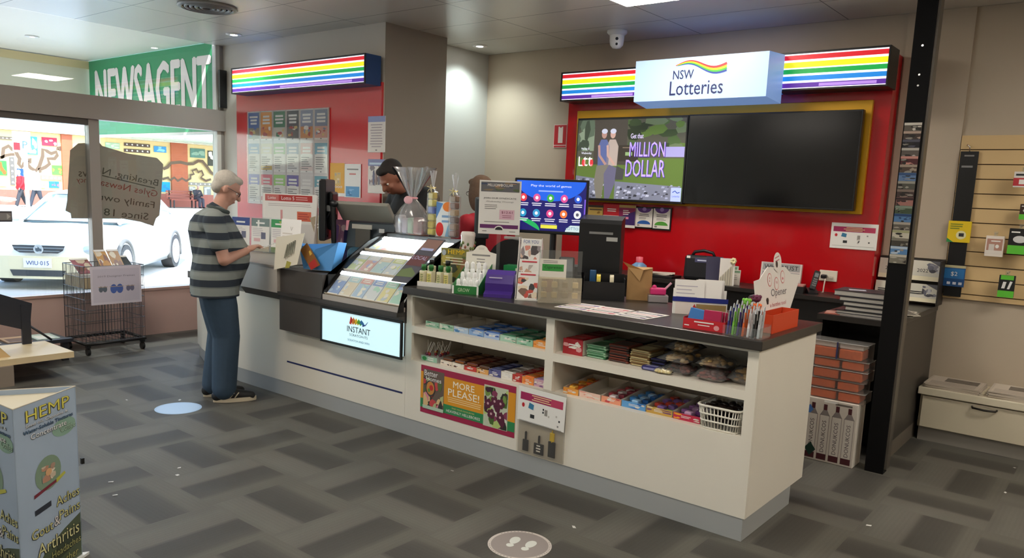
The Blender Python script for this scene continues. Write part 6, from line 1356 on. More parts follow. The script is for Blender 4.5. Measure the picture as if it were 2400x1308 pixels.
# boxed-out wall above and the magazine rack under it
struct(MB().box(-1.525, -1.095, 6.36, YB - .001, 1.255, H - .001, WALLW), 'wall_panel')
t = thing('magazine_rack', 'dark wall rack of white magazines behind the post', 'rack', (-1.3, 6.3, .96))
b = MB(); b.box(-1.535, -1.09, 6.355, 6.378, .93, 1.25, mat('#2a2522', .5)); b.box(-1.10, -1.09, 6.2, 6.354, .93, 1.25, mat('#2a2522', .5)); b.build('back_panel', t)
for k, (z0, z1) in enumerate(((.945, 1.075), (1.095, 1.24))):
    for s_, (xa, xb) in enumerate(((-1.525, -1.32), (-1.31, -1.105))):
        f = MB(frame(((xa + xb) / 2, 6.25 + .05 * k, z0), 0, 8)); w, h = xb - xa, z1 - z0
        f.box(-w / 2, w / 2, 0, .012, 0, h, mat('#d6d2c4', .5)); f.rect(-w / 2, w / 2, h * .0, h * .22, mat('#efe6c8', .5)); f.blot(0, w * .48, h * .3, h * .9, [mat(c, .5) for c in ('#8a8a94', '#4a4a54', '#c9c9cc', '#6a6a78')], 8, -.001, .3); f.text('2022', -w * .1, h * .42, h * .17, INK, w=w * .36, y=-.003) if k else f.lines(-w * .4, w * .1, h * .4, h * .6, 2, INK, -.003, .5, .2); f.poly([(w * .1, h), (w / 2, h), (w / 2, h * .7)], mat('#5a5a62', .5), -.002)
        f.build('magazine', None, f'white magazine, {("left", "right")[s_]} one of the {("lower", "upper")[k]} row in the dark wall rack', 'magazine', 'magazines in the dark wall rack')
# slatwall
t = thing('slat_wall_panel', 'tan slatwall panel with dark grooves on the right wall', 'wall panel', (-.2, 6.36, .985))
SL = mat('#d3b584', .5, noise=.05, nscale=4)
MB().box(-1.09, .9, 6.372, YB - .0005, .985, 2.13, mat('#5a3f22', .7)).build('backing', t)
zz = 2.13; k = 0
b = MB()
while zz > 1.0:
    z0 = max(.985, zz - (.094 if k else .094)); b.box(-1.09, .9, 6.355, 6.3715, z0, zz, SL); zz = z0 - .007; k += 1
sl = b.build('slats', t)
# clip strip
t = thing('clip_strip', 'long black hanging strip on the left of the slatwall', 'hanging strip', (-1.03, 6.33, 1.0))
f = MB(frame((-1.0275, 6.338, 1.0))); f.box(-.056, .056, 0, .006, 0, 1.02, mat('#0f0f11', .35)); f.lines(-.04, .04, .90, .93, 1, mat('#8a8a8a', .5)); f.box(-.03, .03, -.0006, .0, .985, .995, GREYINK); f.build('backing_strip', t)
b = MB(); b.tube([(-1.03, 6.345, 2.015), (-1.03, 6.33, 2.05), (-1.045, 6.33, 2.065), (-1.05, 6.352, 2.06)], .004, CHROME); b.build('hook', t)
def hang(px0, py0, px1, py1, y, name, lab, cat, art, bg, depth=.012, hook=True):
    a, c = on(px0, py0, 'y', y), on(px1, py1, 'y', y); w, h = c.x - a.x, a.z - c.z
    t = thing(name, lab, cat, ((a.x + c.x) / 2, y, c.z))
    f = MB(frame(((a.x + c.x) / 2, y, c.z))); f.rbox(-w / 2, w / 2, 0, depth, 0, h, bg, .002, 1); f.build('pack', t)
    f = MB(frame(((a.x + c.x) / 2, y - .0004, c.z))); art(f, w, h); f.build('print', t)
    if hook:
        xc, zc = (a.x + c.x) / 2, a.z
        b = MB(); b.tube([(xc, 6.354, zc + .02), (xc, y - .02, zc + .012), (xc, y - .03, zc + .02)], .0025, CHROME); b.build('peg_hook', t)
        b = MB(); b.box(xc - .012, xc + .012, y + .001, y + .003, zc + .0005, zc + .03, CLEAR); b.build('hang_tab', t)
def a1(f, w, h): f.poly([(-w / 2, 0), (-w * .2, 0), (-w / 2, h * .2)], GREEN); f.disc(w * .1, h * .35, w * .22, h * .2, mat('#e8e2b0', .4)); f.rect(0, w * .22, h * .28, h * .44, DKGREY, -.0014); f.lines(-w * .4, w * .2, h * .6, h * .9, 3, mat('#7a8a2a', .5), -.0012)
def a2(f, w, h): f.rect(-w * .46, w * .46, h * .38, h * .84, mat('#2a72b0', .4)); f.text('$2', 0, h * .48, h * .22, WHITE, w=w * .3); f.rect(-w / 2, w / 2, h * .88, h, mat('#b9b08a', .5)); [f.rect(w * (-.3 + .27 * k), w * (-.14 + .27 * k), h * .1, h * .22, mat('#d8dcea', .4)) for k in range(3)]
def a3(f, w, h): f.rect(-w * .42, w * .42, h * .1, h * .86, mat('#b98a7a', .5)); f.rect(-w * .3, 0, h * .3, h * .6, mat('#d8d0c8', .5), -.0012); f.disc(w * .15, h * .5, w * .1, h * .09, WHITE, -.0012); f.lines(-w * .2, w * .3, h * .7, h * .8, 1, WHITE, -.0016, .5, 0); f.rect(-w * .46, w * .46, h * .1, h * .3, mat('#e6ddd4', .5), -.0014)
def a4(f, w, h): f.rect(-w / 2, w / 2, 0, h * .34, mat('#5fc33a', .4)); f.disc(0, h * .58, w * .3, h * .14, mat('#d8d8d8', .4)); f.lines(-w * .4, w * .1, h * .8, h * .92, 1, WHITE)
def a5(f, w, h): f.rect(-w / 2, w / 2, 0, h * .3, mat('#5fc33a', .4)); f.rect(-w * .4, w * .4, h * .8, h, mat('#5fc33a', .4)); f.poly([(-w * .3, h * .4), (-w * .1, h * .4), (-w * .02, h * .7), (-w * .22, h * .7)], mat('#e8e8e8', .4)); f.poly([(w * .05, h * .38), (w * .2, h * .38), (w * .35, h * .72), (w * .2, h * .74)], mat('#e8e8e8', .4))
def a6(f, w, h): f.lines(-w * .4, w * .4, h * .7, h * .9, 1, INK, -.0008, .6, 0); f.rect(-w / 2, w / 2, h * .1, h * .6, mat('#c0303a', .4)); f.rect(-w * .2, w * .3, h * .2, h * .5, WHITE, -.0012)
hang(2224, 517, 2272, 570, 6.325, 'hanging_card', 'yellow card clipped on the long black strip', 'hanging card', a1, mat('#e8c81e', .4), .006, False)
hang(2214, 620, 2258, 674, 6.325, 'hanging_card', 'blue $2 card clipped low on the long black strip', 'hanging card', a2, mat('#1f4f86', .4), .006, False)
hang(2312, 552, 2349, 603, 6.26, 'hanging_pack', 'white and salmon boxed pack hanging on a slatwall hook', 'hanging pack', a3, mat('#eee4da', .45), .03)
hang(2367, 535, 2412, 598, 6.24, 'hanging_pack', 'black and green pack hanging at the right frame edge', 'hanging pack', a4, mat('#121214', .4), .03)
hang(2343, 644, 2374, 699, 6.26, 'hanging_pack', 'green and black pack hanging lowest on the slatwall', 'hanging pack', a5, mat('#16181a', .4), .02)
hang(2378, 402, 2418, 440, 6.24, 'hanging_pack', 'white and red pack hanging high on the slatwall', 'hanging pack', a6, mat('#e6e0dc', .4), .03)
hang(2392, 478, 2425, 516, 6.26, 'hanging_pack', 'dark brown pack at the right frame edge of the slatwall', 'hanging pack', a4, mat('#3a2418', .4), .02)
# bench with drawer
t = thing('bench', 'low cream display bench with drawer under the slatwall', 'bench', (-.2, 6.15, 0))
BC = mat('#cfc5ae', .4)
MB().rbox(-1.10, .9, 5.965, 6.378, .335, .385, mat('#d8cfb8', .38), .004).build('top', t)
MB().box(-1.085, .9, 6.0, 6.378, .10, .3345, mat('#b9af98', .45)).build('carcass', t)
MB().rbox(-1.07, .0, 5.982, 5.999, .105, .325, BC, .002).build('drawer', t)
MB().rbox(.01, .895, 5.982, 5.999, .105, .325, BC, .002).build('drawer', t)
MB().box(-1.08, .9, 6.02, 6.378, 0, .0995, mat('#9a958e', .35, .3)).build('plinth', t)
dr = [o for o in t.children if o.name.startswith('drawer')][0]
b = MB(); b.tube([(-.765, 5.98, .307), (-.76, 5.958, .303), (-.69, 5.952, .300), (-.625, 5.958, .303), (-.62, 5.98, .307)], .007, mat('#3a3634', .3, .8)); b.build('handle', dr)
for k, (x, n) in enumerate(((-.905, 5), (-.52, 7))):
    for i in range(n):
        f = MB(frame((x + .004 * (i % 2), 6.155, .3855 + .0062 * i), (i * 13) % 5 - 2)); w = .34
        f.box(-w / 2, w / 2, -.165, .165, 0, .006, mat('#b5aa9c', .8))
        if i == n - 1:
            f.add([(-w * .46, -.15, .0064), (w * .46, -.15, .0064), (w * .46, .15, .0064), (-w * .46, .15, .0064)], [(0, 1, 2, 3)], mat('#c2b7a9', .8)); f.add([(-w * .2, -.02, .0068), (w * .4, -.02, .0068), (w * .4, .12, .0068), (-w * .2, .12, .0068)], [(0, 1, 2, 3)], mat('#6f665c', .8, noise=.5, nscale=30))
            for q in range(5): f.add([(-w * .42, -.14 + .022 * q, .0068), (w * .4, -.14 + .022 * q, .0068), (w * .4, -.13 + .022 * q, .0068), (-w * .42, -.13 + .022 * q, .0068)], [(0, 1, 2, 3)], mat('#9a8f84', .8))
        f.build('newspaper', None, f'folded newspaper, {ORD[i]} up in the {("left", "right")[k]} pile on the cream bench', 'newspaper', 'newspapers piled on the cream bench')
# ---------------------------------------------------------------- things on the back counter before the red panel
def onb(px, y): return on(px, 690, 'y', y).x
t = thing('carry_case', 'black folder case with arched handle against the red panel', 'case', (-2.83, 6.0, BZ))
F = frame((-2.80, 5.98, BZ), 12, 6)
b = MB(F); b.rbox(-.15, .15, 0, .06, 0, .21, mat('#15151c', .45), .03, 3); b.build('case', t)
b = MB(F); b.tube([(-.09, .03, .205), (-.075, .03, .235), (0, .03, .25), (.075, .03, .235), (.09, .03, .205)], .013, mat('#101014', .5)); b.build('handle', t)
f = MB(F @ Matrix.Translation((0, -.001, 0))); f.rect(-.06, .11, .15, .185, mat('#4a4a72', .5)); f.lines(-.04, .09, .158, .176, 1, mat('#c9cfe6', .5), -.0014, .6, 0); f.rect(-.13, -.1, .18, .2, PAPER); f.build('label', t)
f = MB(frame((-2.60, 5.86, BZ + .012), 30, 16)); f.box(-.09, .04, 0, .01, 0, .21, mat('#2e2c4a', .45)); f.build('navy_folder', None, 'dark navy folder leaning in front of the black case', 'folder')
f = MB(frame((-2.52, 5.845, BZ + .0005), 24, 12)); f.box(-.055, .06, 0, .004, 0, .215, mat('#ded9d4', .6))
for k in range(16): f.box(-.05 + .006 * k, -.047 + .006 * k, -.004, -.001, .0, .06 + .007 * k, mat(('#c9bfa2', '#8a8272', '#e2dcc8')[k % 3], .6))
for k in range(7): f.ell((.045 + .014 * math.cos(k * .9), -.006, .195 + .016 * math.sin(k * .9)), .012, mat('#e8deb0', .7), 8)
f.build('flower_envelope', None, 'white envelope with cream flowers and a striped edge leaning beside the navy folder', 'envelope')
for k, (px, w, h, c, lab) in enumerate(((1695, .20, .145, '#c9d4c2', 'pale green desk calendar on the back counter'), (1722, .09, .12, '#e4ded2', 'cream card standing right of the desk calendar'))):
    f = MB(frame((onb(px, 6.0), 6.0 - .04 * k, BZ), 14, 10)); f.box(-w / 2, w / 2, 0, .004, 0, h, mat(c, .5)); f.rect(-w * .45, w * .45, h * .8, h * .95, mat('#7a9a7a', .5)); f.lines(-w * .4, w * .4, h * .3, h * .7, 3, mat('#b9b4ac', .5)); f.build('desk_calendar' if k == 0 else 'standing_card', None, lab, 'calendar' if k == 0 else 'card')
t = thing('letter_board', 'grey letter board with black capitals beginning WHY', 'letter board', (-2.15, 6.05, BZ))
F = frame(((on(1785, 615, 'y', 6.04).x + on(1877, 625, 'y', 6.04).x) / 2, 6.04, BZ), 4, 5); w, h = .31, .2
b = MB(F); b.box(-w / 2, w / 2, .001, .03, 0, h, mat('#e0d6d2', .4)); b.build('frame', t)
f = MB(F); [f.rect(-w * .46, w * .46, h * (.05 + .32 * k), h * (.33 + .32 * k), mat('#a9a9a9', .5), 0) for k in range(3)]; f.text('WHY MUST', 0, h * .74, h * .17, INK, w=w * .84); f.text('JUST', -w * .2, h * .42, h * .17, INK, w=w * .42); f.build('print', t)
t = thing('cordless_phone', 'black cordless phone standing in its cradle below the power point', 'phone', (-1.88, 5.95, BZ))
F = frame((-1.885, 5.95, BZ), 30)
b = MB(F); b.prism([(-.05, 0), (.05, 0), (.05, .04), (-.02, .025), (-.05, .012)], -.035, .035, mat('#1c1c1e', .4), 'x'); b.build('cradle', t)
b = MB(F @ Matrix.Translation((0, -.005, .03)) @ Matrix.Rotation(math.radians(-14), 4, 'X') @ Matrix.Rotation(math.radians(14), 4, 'Y')); b.rbox(-.022, .022, 0, .022, 0, .15, mat('#222326', .35), .008, 2); b.rect(-.014, .014, .10, .13, mat('#7a8288', .3), -.0006)
for i in range(12): b.rect(-.013 + .0105 * (i % 3), -.006 + .0105 * (i % 3), .03 + .016 * (i // 3), .04 + .016 * (i // 3), mat('#8a8a8a', .4), -.0006)
b.build('handset', t)
t = thing('soap_bottle', 'pale blue bottle with pink cap behind the paper bag', 'bottle', (-3.36, 5.95, BZ))
MB().lathe([(.06, BZ), (.065, BZ + .02), (.065, BZ + .08), (.03, BZ + .105)], mat('#6f9ac4', .35), (-3.36, 5.95), 18).build('body', t)
MB().lathe([(.03, BZ + .1055), (.03, BZ + .15), (.0, BZ + .155)], mat('#e86a7a', .3), (-3.36, 5.95), 14).build('cap', t)
b = MB(); b.rbox(-3.34, -3.0, 5.86, 6.04, BZ - .0, BZ + .022, mat('#18181a', .4), .004); b.build('black_box', None, 'flat black box on the back counter beside the pale blue bottle', 'box')
for k in range(4):
    f = MB(frame((-3.17 + .01 * k, 5.95, BZ + .0225 + .004 * k), k * 9)); f.box(-.11, .11, -.07, .07, 0, .0035, mat(('#d8d2c4', '#c9b9b0', '#e0dcd0', '#cfc8ba')[k], .6)); f.build('docket_sheet', None, f'loose sheet, {ORD[k]} up in the pile on the flat black box', 'paper sheet', 'sheets on the flat black box')
f = MB(frame((-2.02, 5.9, BZ), 10)); f.box(-.09, .09, -.05, .1, 0, .05, mat('#1b1b1d', .5)); f.box(-.085, .085, -.045, .095, .0505, .06, mat('#c98a84', .5)); f.build('docket_tray', None, 'low dark tray of pink papers in front of the letter board', 'tray')
# ---------------------------------------------------------------- floor stickers and scraps
t = thing('floor_sticker', 'round grey floor sticker with two white footprints in the foreground', 'floor sticker', (-2.06, 2.72, .001))
c = on(1218, 1277, 'z', 0); rr_ = .148
b = MB(Matrix.Translation((c.x, c.y, .0015)) @ Matrix.Rotation(math.radians(-90), 4, 'X') @ Matrix.Rotation(0, 4, 'Y'))
b.M = Matrix.Translation((c.x, c.y, .0012)) @ Matrix.Rotation(math.radians(38), 4, 'Z') @ Matrix.Rotation(math.radians(-90), 4, 'X')
b.disc(0, 0, rr_, rr_, mat('#c2bab4', .5), 0, 40); b.disc(0, 0, rr_ * .9, rr_ * .9, mat('#8f8683', .5), -.0004, 40)
for a in range(0, 360, 7):
    if 30 < a % 120 < 105: q = math.radians(a + 30); b.disc(rr_ * .945 * math.cos(q), rr_ * .945 * math.sin(q), .004, .004, mat('#8f8683', .5), -.0003, 6)
for dx, dz, ro in ((-.030, .022, -20), (.042, -.012, -26)):
    q = math.radians(ro)
    for (u0, v0, ru, rv_) in ((0, .020, .023, .040), (-.003, -.036, .018, .018)):
        pts = []
        for i in range(20):
            e = 2 * PI * i / 20; uu, vv = u0 + ru * math.cos(e) * (1 + .15 * math.sin(e)), v0 + rv_ * math.sin(e)
            pts.append((dx + uu * math.cos(q) - vv * math.sin(q), dz + uu * math.sin(q) + vv * math.cos(q)))
        b.poly(pts, mat('#cfd2cc', .5), -.0008)
b.build('vinyl', t)
c = on(418, 957, 'z', 0)
b = MB(Matrix.Translation((c.x, c.y, .0012)) @ Matrix.Rotation(math.radians(-90), 4, 'X')); b.disc(0, 0, .155, .155, mat('#9cb4d0', .4), 0, 40); b.disc(0, 0, .14, .14, mat('#a6bdd8', .4), -.0003, 40)
b.build('floor_sticker', None, 'round pale blue floor sticker behind the customer’s feet', 'floor sticker')
for k, (px, py) in enumerate(((416, 1114), (420, 1097), (421, 938), (297, 938), (260, 1130), (2378, 1097), (2036, 1232), (2356, 1155), (1345, 1236), (1060, 1104), (270, 1161))):
    p = on(px, py, 'z', 0); b = MB(Matrix.Translation((p.x, p.y, .0006)) @ Matrix.Rotation(k * 1.1, 4, 'Z')); s_ = .010 if k % 2 else .014
    b.add([(-s_, -s_ * .5, 0), (s_ * .8, -s_ * .6, .001), (s_, s_ * .4, .003), (-s_ * .7, s_ * .6, .001)], [(0, 1, 2, 3)], mat('#cfd0cc', .7)); b.build('paper_scrap', None, 'tiny pale scrap of paper lying on the dark carpet', 'scrap', 'paper scraps on the carpet')
# ================================================================== left foreground
# triangular floor display
t = thing('hemp_floor_display', 'three-sided pale blue HEMP cardboard display bin in the near left corner', 'floor display', (-3.32, 1.13, 0))
A, B_ = Vector((-3.137, 1.04, 0)), Vector((-3.337, 1.338, 0)); C_ = Vector((-3.495, 1.016, 0)); HH = .742
PB = mat('#a3b4c8', .5, noise=.08, nscale=5); CR = mat('#d2c9b0', .6)
def side(p0, p1, full, nm):
    d = (p1 - p0); L_ = d.length; yaw = math.degrees(math.atan2(d.y, d.x))
    f = MB(frame(((p0 + p1) / 2 + Vector((0, 0, .012)), )[0], yaw)); w = L_; h = HH - .012
    f.box(-w / 2, w / 2, 0, .004, 0, h, PB); f.build('side_panel', t)
    if not full: return
    f = MB(frame((p0 + p1) / 2 + Vector((0, 0, .012)), yaw)); f.M = f.M @ Matrix.Translation((0, -.0008, 0))
    # olive foot, dark green cloud shapes of the artwork
    OL = mat('#4f5a44', .5); f.poly([(-w / 2, 0), (w / 2, 0), (w / 2, h * .26), (w * .2, h * .22), (-w * .12, h * .16), (-w * .3, h * .07), (-w / 2, h * .03)], OL, 0)
    f.poly([(-w * .05, h * .05), (w / 2, h * .10), (w / 2, h * .2), (w * .1, h * .17)], mat('#3a4434', .5), -.0003)
    for (cx, cz, rx, rz, c) in ((.27, .80, .2, .05, '#88a996'), (.3, .79, .15, .035, '#6f9482'), (-.02, .585, .21, .095, '#7d957f'), (-.02, .585, .17, .078, '#5a7562'), (-.02, .59, .135, .062, '#324c3c')): f.disc(cx * w, cz * h, rx * w, rz * h, mat(c, .5), -.0004 - .00003 * rx, 24)
    f.blot(-w * .13, w * .1, h * .54, h * .63, [mat(c, .5) for c in ('#c9b8a2', '#a88a78', '#e0d2c0', '#8a9a94', '#b98a72')], 12, -.0012, .3); f.disc(-w * .02, h * .59, w * .05, h * .02, mat('#d8a87a', .5), -.002)
    def ot(s_, x, z, hh, c, ww, o='#16181a', bold=.0):
        f.text(s_, x * w + .0012, z * h - .0012, hh * h, mat(o, .5), -.0016, w=ww * w, bold=.11); f.text(s_, x * w, z * h, hh * h, mat(c, .5), -.0021, w=ww * w, bold=bold)
    ot('HEMP', .02, .905, .062, '#d8cf5a', .70); ot('Seed oil, Capsules &', .0, .872, .020, '#e8ecec', .68, bold=.0); ot('Water-Soluble Tinctures', .02, .845, .020, '#4a6f94', .80, bold=.0); ot('Concentrate', .02, .805, .030, '#eef0f0', .58); ot('Coffee', .33, .775, .035, '#a9c4ae', .26, '#4a6a56', .0)
    f.poly([(-w * .26, h * .48), (w * .14, h * .515), (w * .14, h * .53), (-w * .26, h * .5)], mat('#7a2a3a', .5), -.0012); f.poly([(w * .1, h * .505), (w * .26, h * .535), (w * .24, h * .55), (w * .1, h * .53)], mat('#b9b84a', .5), -.0014)
    f.M = f.M @ Matrix.Translation((0, 0, 0)); f.poly([(-w * .26, h * .385), (w * .0, h * .395), (w * .0, h * .425), (-w * .26, h * .415)], mat('#2a2f3c', .5), -.0012)
    ot('Aches', .28, .37, .055, '#cfcb8a', .40, bold=.0); ot('Gout', -.16, .26, .055, '#cfcb8a', .34, bold=.0); ot('&', .08, .265, .055, '#d8d4d0', .10, bold=.0); ot('Pains', .30, .285, .055, '#cfcb8a', .36, bold=.0); ot('Arthritis', .1, .15, .07, '#d6d29a', .70, bold=.0); ot('Headaches', .22, .09, .04, '#a8a86a', .5, bold=.0); ot('& other', .22, .02, .045, '#a8a86a', .4, bold=.0)
    f.build('printed_face', t)
side(A, B_, True, 'front'); side(C_, A, True, 'left'); side(B_, C_, False, 'rear')
b = MB(); b.add([A + Vector((0, 0, HH - .02)), B_ + Vector((0, 0, HH - .02)), C_ + Vector((0, 0, HH - .02))], [(0, 1, 2)], CR)
for p0, p1 in ((A, B_), (B_, C_), (C_, A)): b.tube([p0 + Vector((0, 0, HH)), p1 + Vector((0, 0, HH))], .0022, mat('#d8d0bc', .5), 6)
b.build('top_tray', t)
cen = (A + B_ + C_) / 3
b = MB(); b.prism([((p - cen) * 1.14 + cen).to_tuple()[:2] for p in (C_, A, B_)], 0, .0115, mat('#dfe0de', .5)); b.build('base', t)
b = MB(); q = B_ + Vector((.004, .012, .42)); b.box(q.x - .006, q.x + .006, q.y - .004, q.y + .008, q.z - .012, q.z + .012, BLACK); b.build('clip', t)
# wire bargain cage on castors
t = thing('wire_cage', 'black wire dump bin cage on castors by the window', 'wire bin', (-7.42, 3.26, 0))
WR = mat('#55555a', .35, .4); gx0, gx1, gy0, gy1, gz0, gz1 = -7.64, -7.21, 3.0, 3.53, .115, .80
b = MB(); 
for p0, p1 in (((gx0, gy0), (gx1, gy0)), ((gx1, gy0), (gx1, gy1)), ((gx1, gy1), (gx0, gy1)), ((gx0, gy1), (gx0, gy0))): b.tube([(*p0, gz0 - .012), (*p1, gz0 - .012)], .013, mat('#101012', .4), 6)
b.build('base_frame', t)
for nm, p0, p1, n in (('front', (gx1, gy0), (gx1, gy1), 19), ('rear', (gx0, gy0), (gx0, gy1), 19), ('left', (gx0, gy0), (gx1, gy0), 15), ('right', (gx0, gy1), (gx1, gy1), 15)):
    b = MB(); a, c = Vector((*p0, 0)), Vector((*p1, 0))
    for i in range(n + 1):
        q = a.lerp(c, i / n); b.cyl((q.x, q.y, gz0), (q.x, q.y, gz1), .0019 if i % 6 else .0036, WR, n=5, cap=False)
    for i in range(8): z = gz0 + (gz1 - gz0) * i / 7; b.cyl((*p0, z), (*p1, z), .0026 if i not in (0, 7) else .004, WR, n=5, cap=False)
    b.build('wire_side', t)
b = MB()
for i in range(9): y = gy0 + (gy1 - gy0) * i / 8; b.cyl((gx0, y, gz0 + .003), (gx1, y, gz0 + .003), .0025, WR, n=5, cap=False)
b.build('wire_floor', t)
for x in (gx0 + .02, gx1 - .02):
    for y in (gy0 + .02, gy1 - .02):
        b = MB(); b.cyl((x, y - .012, .034), (x, y + .012, .034), .033, mat('#151517', .4), n=18); b.box(x - .012, x + .012, y - .02, y + .02, .068, .09, PLASTIC); b.build('castor', t)
f = MB(frame((gx1 + .012, 3.275, .455), 90)); w, h = .45, .345
f.box(-w / 2, w / 2, 0, .004, 0, h, mat('#d3ccd8', .5)); f.rect(-w * .46, w * .46, h * .06, h * .93, mat('#c6bfce', .5)); f.text('2019 Designer Frames', 0, h * .70, h * .06, mat('#7a7484', .5), w=w * .74, y=-.0016)
for sx, c, k in ((-.27, '#5a6472', .8), (.0, '#4660a8', 1.25), (.27, '#6a6884', .8)):
    f.disc(sx * w - .022 * k, h * .40, .024 * k, .034 * k, mat(c, .3), -.0016, 14); f.disc(sx * w + .022 * k, h * .40, .024 * k, .034 * k, mat(c, .3), -.0017, 14); f.band([(sx * w - .05 * k, h * .46), (sx * w + .05 * k, h * .46)], .006, mat('#b09a8a', .4), -.0019)
f.build('cage_sign', None, 'lilac grey card with three pairs of sunglasses on the wire cage', 'sign')
for k, (y, c, nm, tl, dz) in enumerate(((3.08, '#a0626a', 'maroon', 62, .0), (3.25, '#c28a3c', 'gold', 48, .03), (3.36, '#b07a3a', 'amber', 44, .02), (3.455, '#3a3c40', 'charcoal', 58, .0))):
    f = MB(frame((-7.30, y, .735 + dz), 90, tl)); w, h = (.15 if k == 0 else .10), .235
    f.box(-w / 2, w / 2, 0, .008, 0, h, mat(c, .4)); f.blot(-w * .46, w * .46, h * .05, h * .9, [mat(q, .4) for q in (c, '#d8c8b0', '#8a5a4a' if k < 3 else '#2a2a2c')], 8, -.0008, .3); f.rect(-w * .5, w * .5, h * .9, h, PAPER, -.003)
    f.build('discount_book', None, f'{nm} covered book leaning on top of the wire cage, {ORD[k]} from the left', 'book', 'books on top of the wire cage')
b = MB(); b.box(gx0 + .01, gx1 - .03, gy0 + .012, gy1 - .012, .60, .70, mat('#b9a88a', .7)); b.build('book_pile', None, 'pale pile of remaindered books inside the wire cage', 'book pile')
# timber newspaper shelf and black rack
t = thing('timber_shelf', 'pale timber shelf unit cut by the left frame edge', 'shelf unit', (-6.8, 2.0, 0))
WD = mat('#dcc79f', .45, noise=.06, nscale=8)
MB().box(-7.1, -6.53, 1.2, 2.62, .157, .205, WD).build('shelf', t)
MB().box(-7.05, -6.51, 1.2, 2.18, 0, .1565, mat('#8f8276', .5)).build('base', t)
b = MB(); b.prism([(2.02, .2055), (2.20, .2055), (2.12, .30), (2.0, .30)], -6.99, -6.62, mat('#cdb183', .5), 'x'); b.build('step', t)
b = MB(); b.box(-6.97, -6.64, 1.3, 2.015, .2055, .36, mat('#c9ad80', .5)); b.build('step', t)
t = thing('newspaper_rack', 'black metal newspaper rack on the timber shelf', 'rack', (-7.0, 2.3, .21))
BM = mat('#23252e', .45)
def onl(px, py, x=-7.04): return on(px, py, 'x', x)
q = [onl(*p) for p in ((-60, 672), (75, 711), (70, 776), (-60, 748))]
b = MB(); b.add([*q, *[v - Vector((.02, 0, 0)) for v in q]], [(0, 1, 2, 3), (7, 6, 5, 4), (0, 4, 5, 1), (1, 5, 6, 2), (2, 6, 7, 3), (3, 7, 4, 0)], BM); b.build('back_plate', t)
e0, e1 = onl(22, 0).y, 0
b = MB(); y0, y1 = onl(51, 770).y, onl(72, 760).y; b.box(-7.055, -7.035, y0, y1, .2065, onl(60, 712).z - .004, BM); b.build('leg', t)
b = MB(); b.tube([onl(68, 762) + Vector((-.03, 0, 0)), (-7.06, 2.66, .215)], .010, BM, 6); b.build('side_rail', t)
b = MB(); b.box(-7.16, -7.105, 1.8, 2.85, .17, .20, BM); b.box(-7.55, -7.16, 1.8, 2.85, .17, .185, BM); b.box(-7.5, -7.46, 1.85, 1.9, 0, .169, BM).box(-7.2, -7.16, 2.78, 2.83, 0, .169, BM); b.build('magazine_tray', t)
for k, (y, c, nm) in enumerate(((2.25, '#dcd4d0', 'white'), (2.48, '#b9977a', 'tan'), (2.70, '#b9c9c0', 'pale green'))):
    f = MB(frame((-7.34, y, .1855), 88)); f.box(-.09, .09, -.13, .13, 0, .012, mat(c, .5)); f.add([(-.07, -.11, .0126), (.06, -.11, .0126), (.06, .05, .0126), (-.07, .05, .0126)], [(0, 1, 2, 3)], mat(('#c9a8a0', '#6a4a3a', '#e0e0d8')[k], .5)); f.build('magazine', None, f'{nm} magazine lying in the black rack tray by the window, {ORD[k]} from the left', 'magazine', 'magazines in the black rack tray')
def thin_card(nt, b):
    tr = nt.nodes.new('ShaderNodeBsdfTranslucent'); tr.inputs['Color'].default_value = lin('#bcaea0'); mx = nt.nodes.new('ShaderNodeMixShader'); mx.inputs['Fac'].default_value = .36
    b.inputs['Base Color'].default_value = lin('#b9ac9f'); b.inputs['Roughness'].default_value = .85
    o = [n for n in nt.nodes if n.type == 'OUTPUT_MATERIAL'][0]
    nt.links.new(b.outputs[0], mx.inputs[1]); nt.links.new(tr.outputs[0], mx.inputs[2]); nt.links.new(mx.outputs[0], o.inputs['Surface'])
# cardboard notice taped outside the glass, seen from behind, so the writing runs backwards
pts = [on(*p, 'x', -7.915) for p in ((165, 352), (184, 336), (232, 333), (240, 342), (300, 360), (368, 370), (383, 385), (380, 430), (374, 505), (366, 512), (360, 530), (330, 520), (290, 513), (168, 512), (166, 500), (154, 494), (158, 470))]
cy, cz_ = sum(p.y for p in pts) / len(pts), min(p.z for p in pts)
CB = nodes_mat(thin_card)
f = MB(frame((-7.915, cy, cz_), 90)); loc = [(p.y - cy, p.z - cz_) for p in pts]
f.prism(loc[::-1], .002, .008, CB, 'y'); G1, R1 = mat('#5f5648', .8), mat('#9a5246', .8)
f.text('Breaking, Ne', .10, .44, .085, G1, w=.62, mirror=True, rot=-10, y=.0012); f.text('Gyles Newsag', .09, .33, .085, R1, w=.62, mirror=True, rot=-10, y=.0012); f.text('Family own', .085, .20, .085, G1, w=.56, mirror=True, rot=-8, y=.0012); f.text('Since 18', .08, .085, .07, G1, w=.44, mirror=True, rot=-6, y=.0012)
f.band([(-.14, .49), (.38, .385)], .010, G1, .0012)
f.text('ws', -.30, .47, .05, G1, mirror=True, y=.0012); f.text('ency', -.31, .40, .05, R1, mirror=True, y=.0012)
f.build('cardboard_notice', None, 'tattered brown notice taped outside the window with reversed handwriting', 'notice')
f = MB(frame((on(13, 507, 'x', -7.835).x, on(10, 507, 'x', -7.835).y, on(13, 520, 'x', -7.835).z), 90)); f.box(-.10, .062, 0, .004, 0, .094, mat('#4a4446', .5)); f.rect(-.10, .055, .015, .078, mat('#8a8684', .5)); f.poly([(.02, .02), (.05, .047), (.02, .074)], mat('#b9b4b0', .5), -.0012)
f.build('door_label', None, 'small dark arrow label on the window glass at the left edge', 'label')
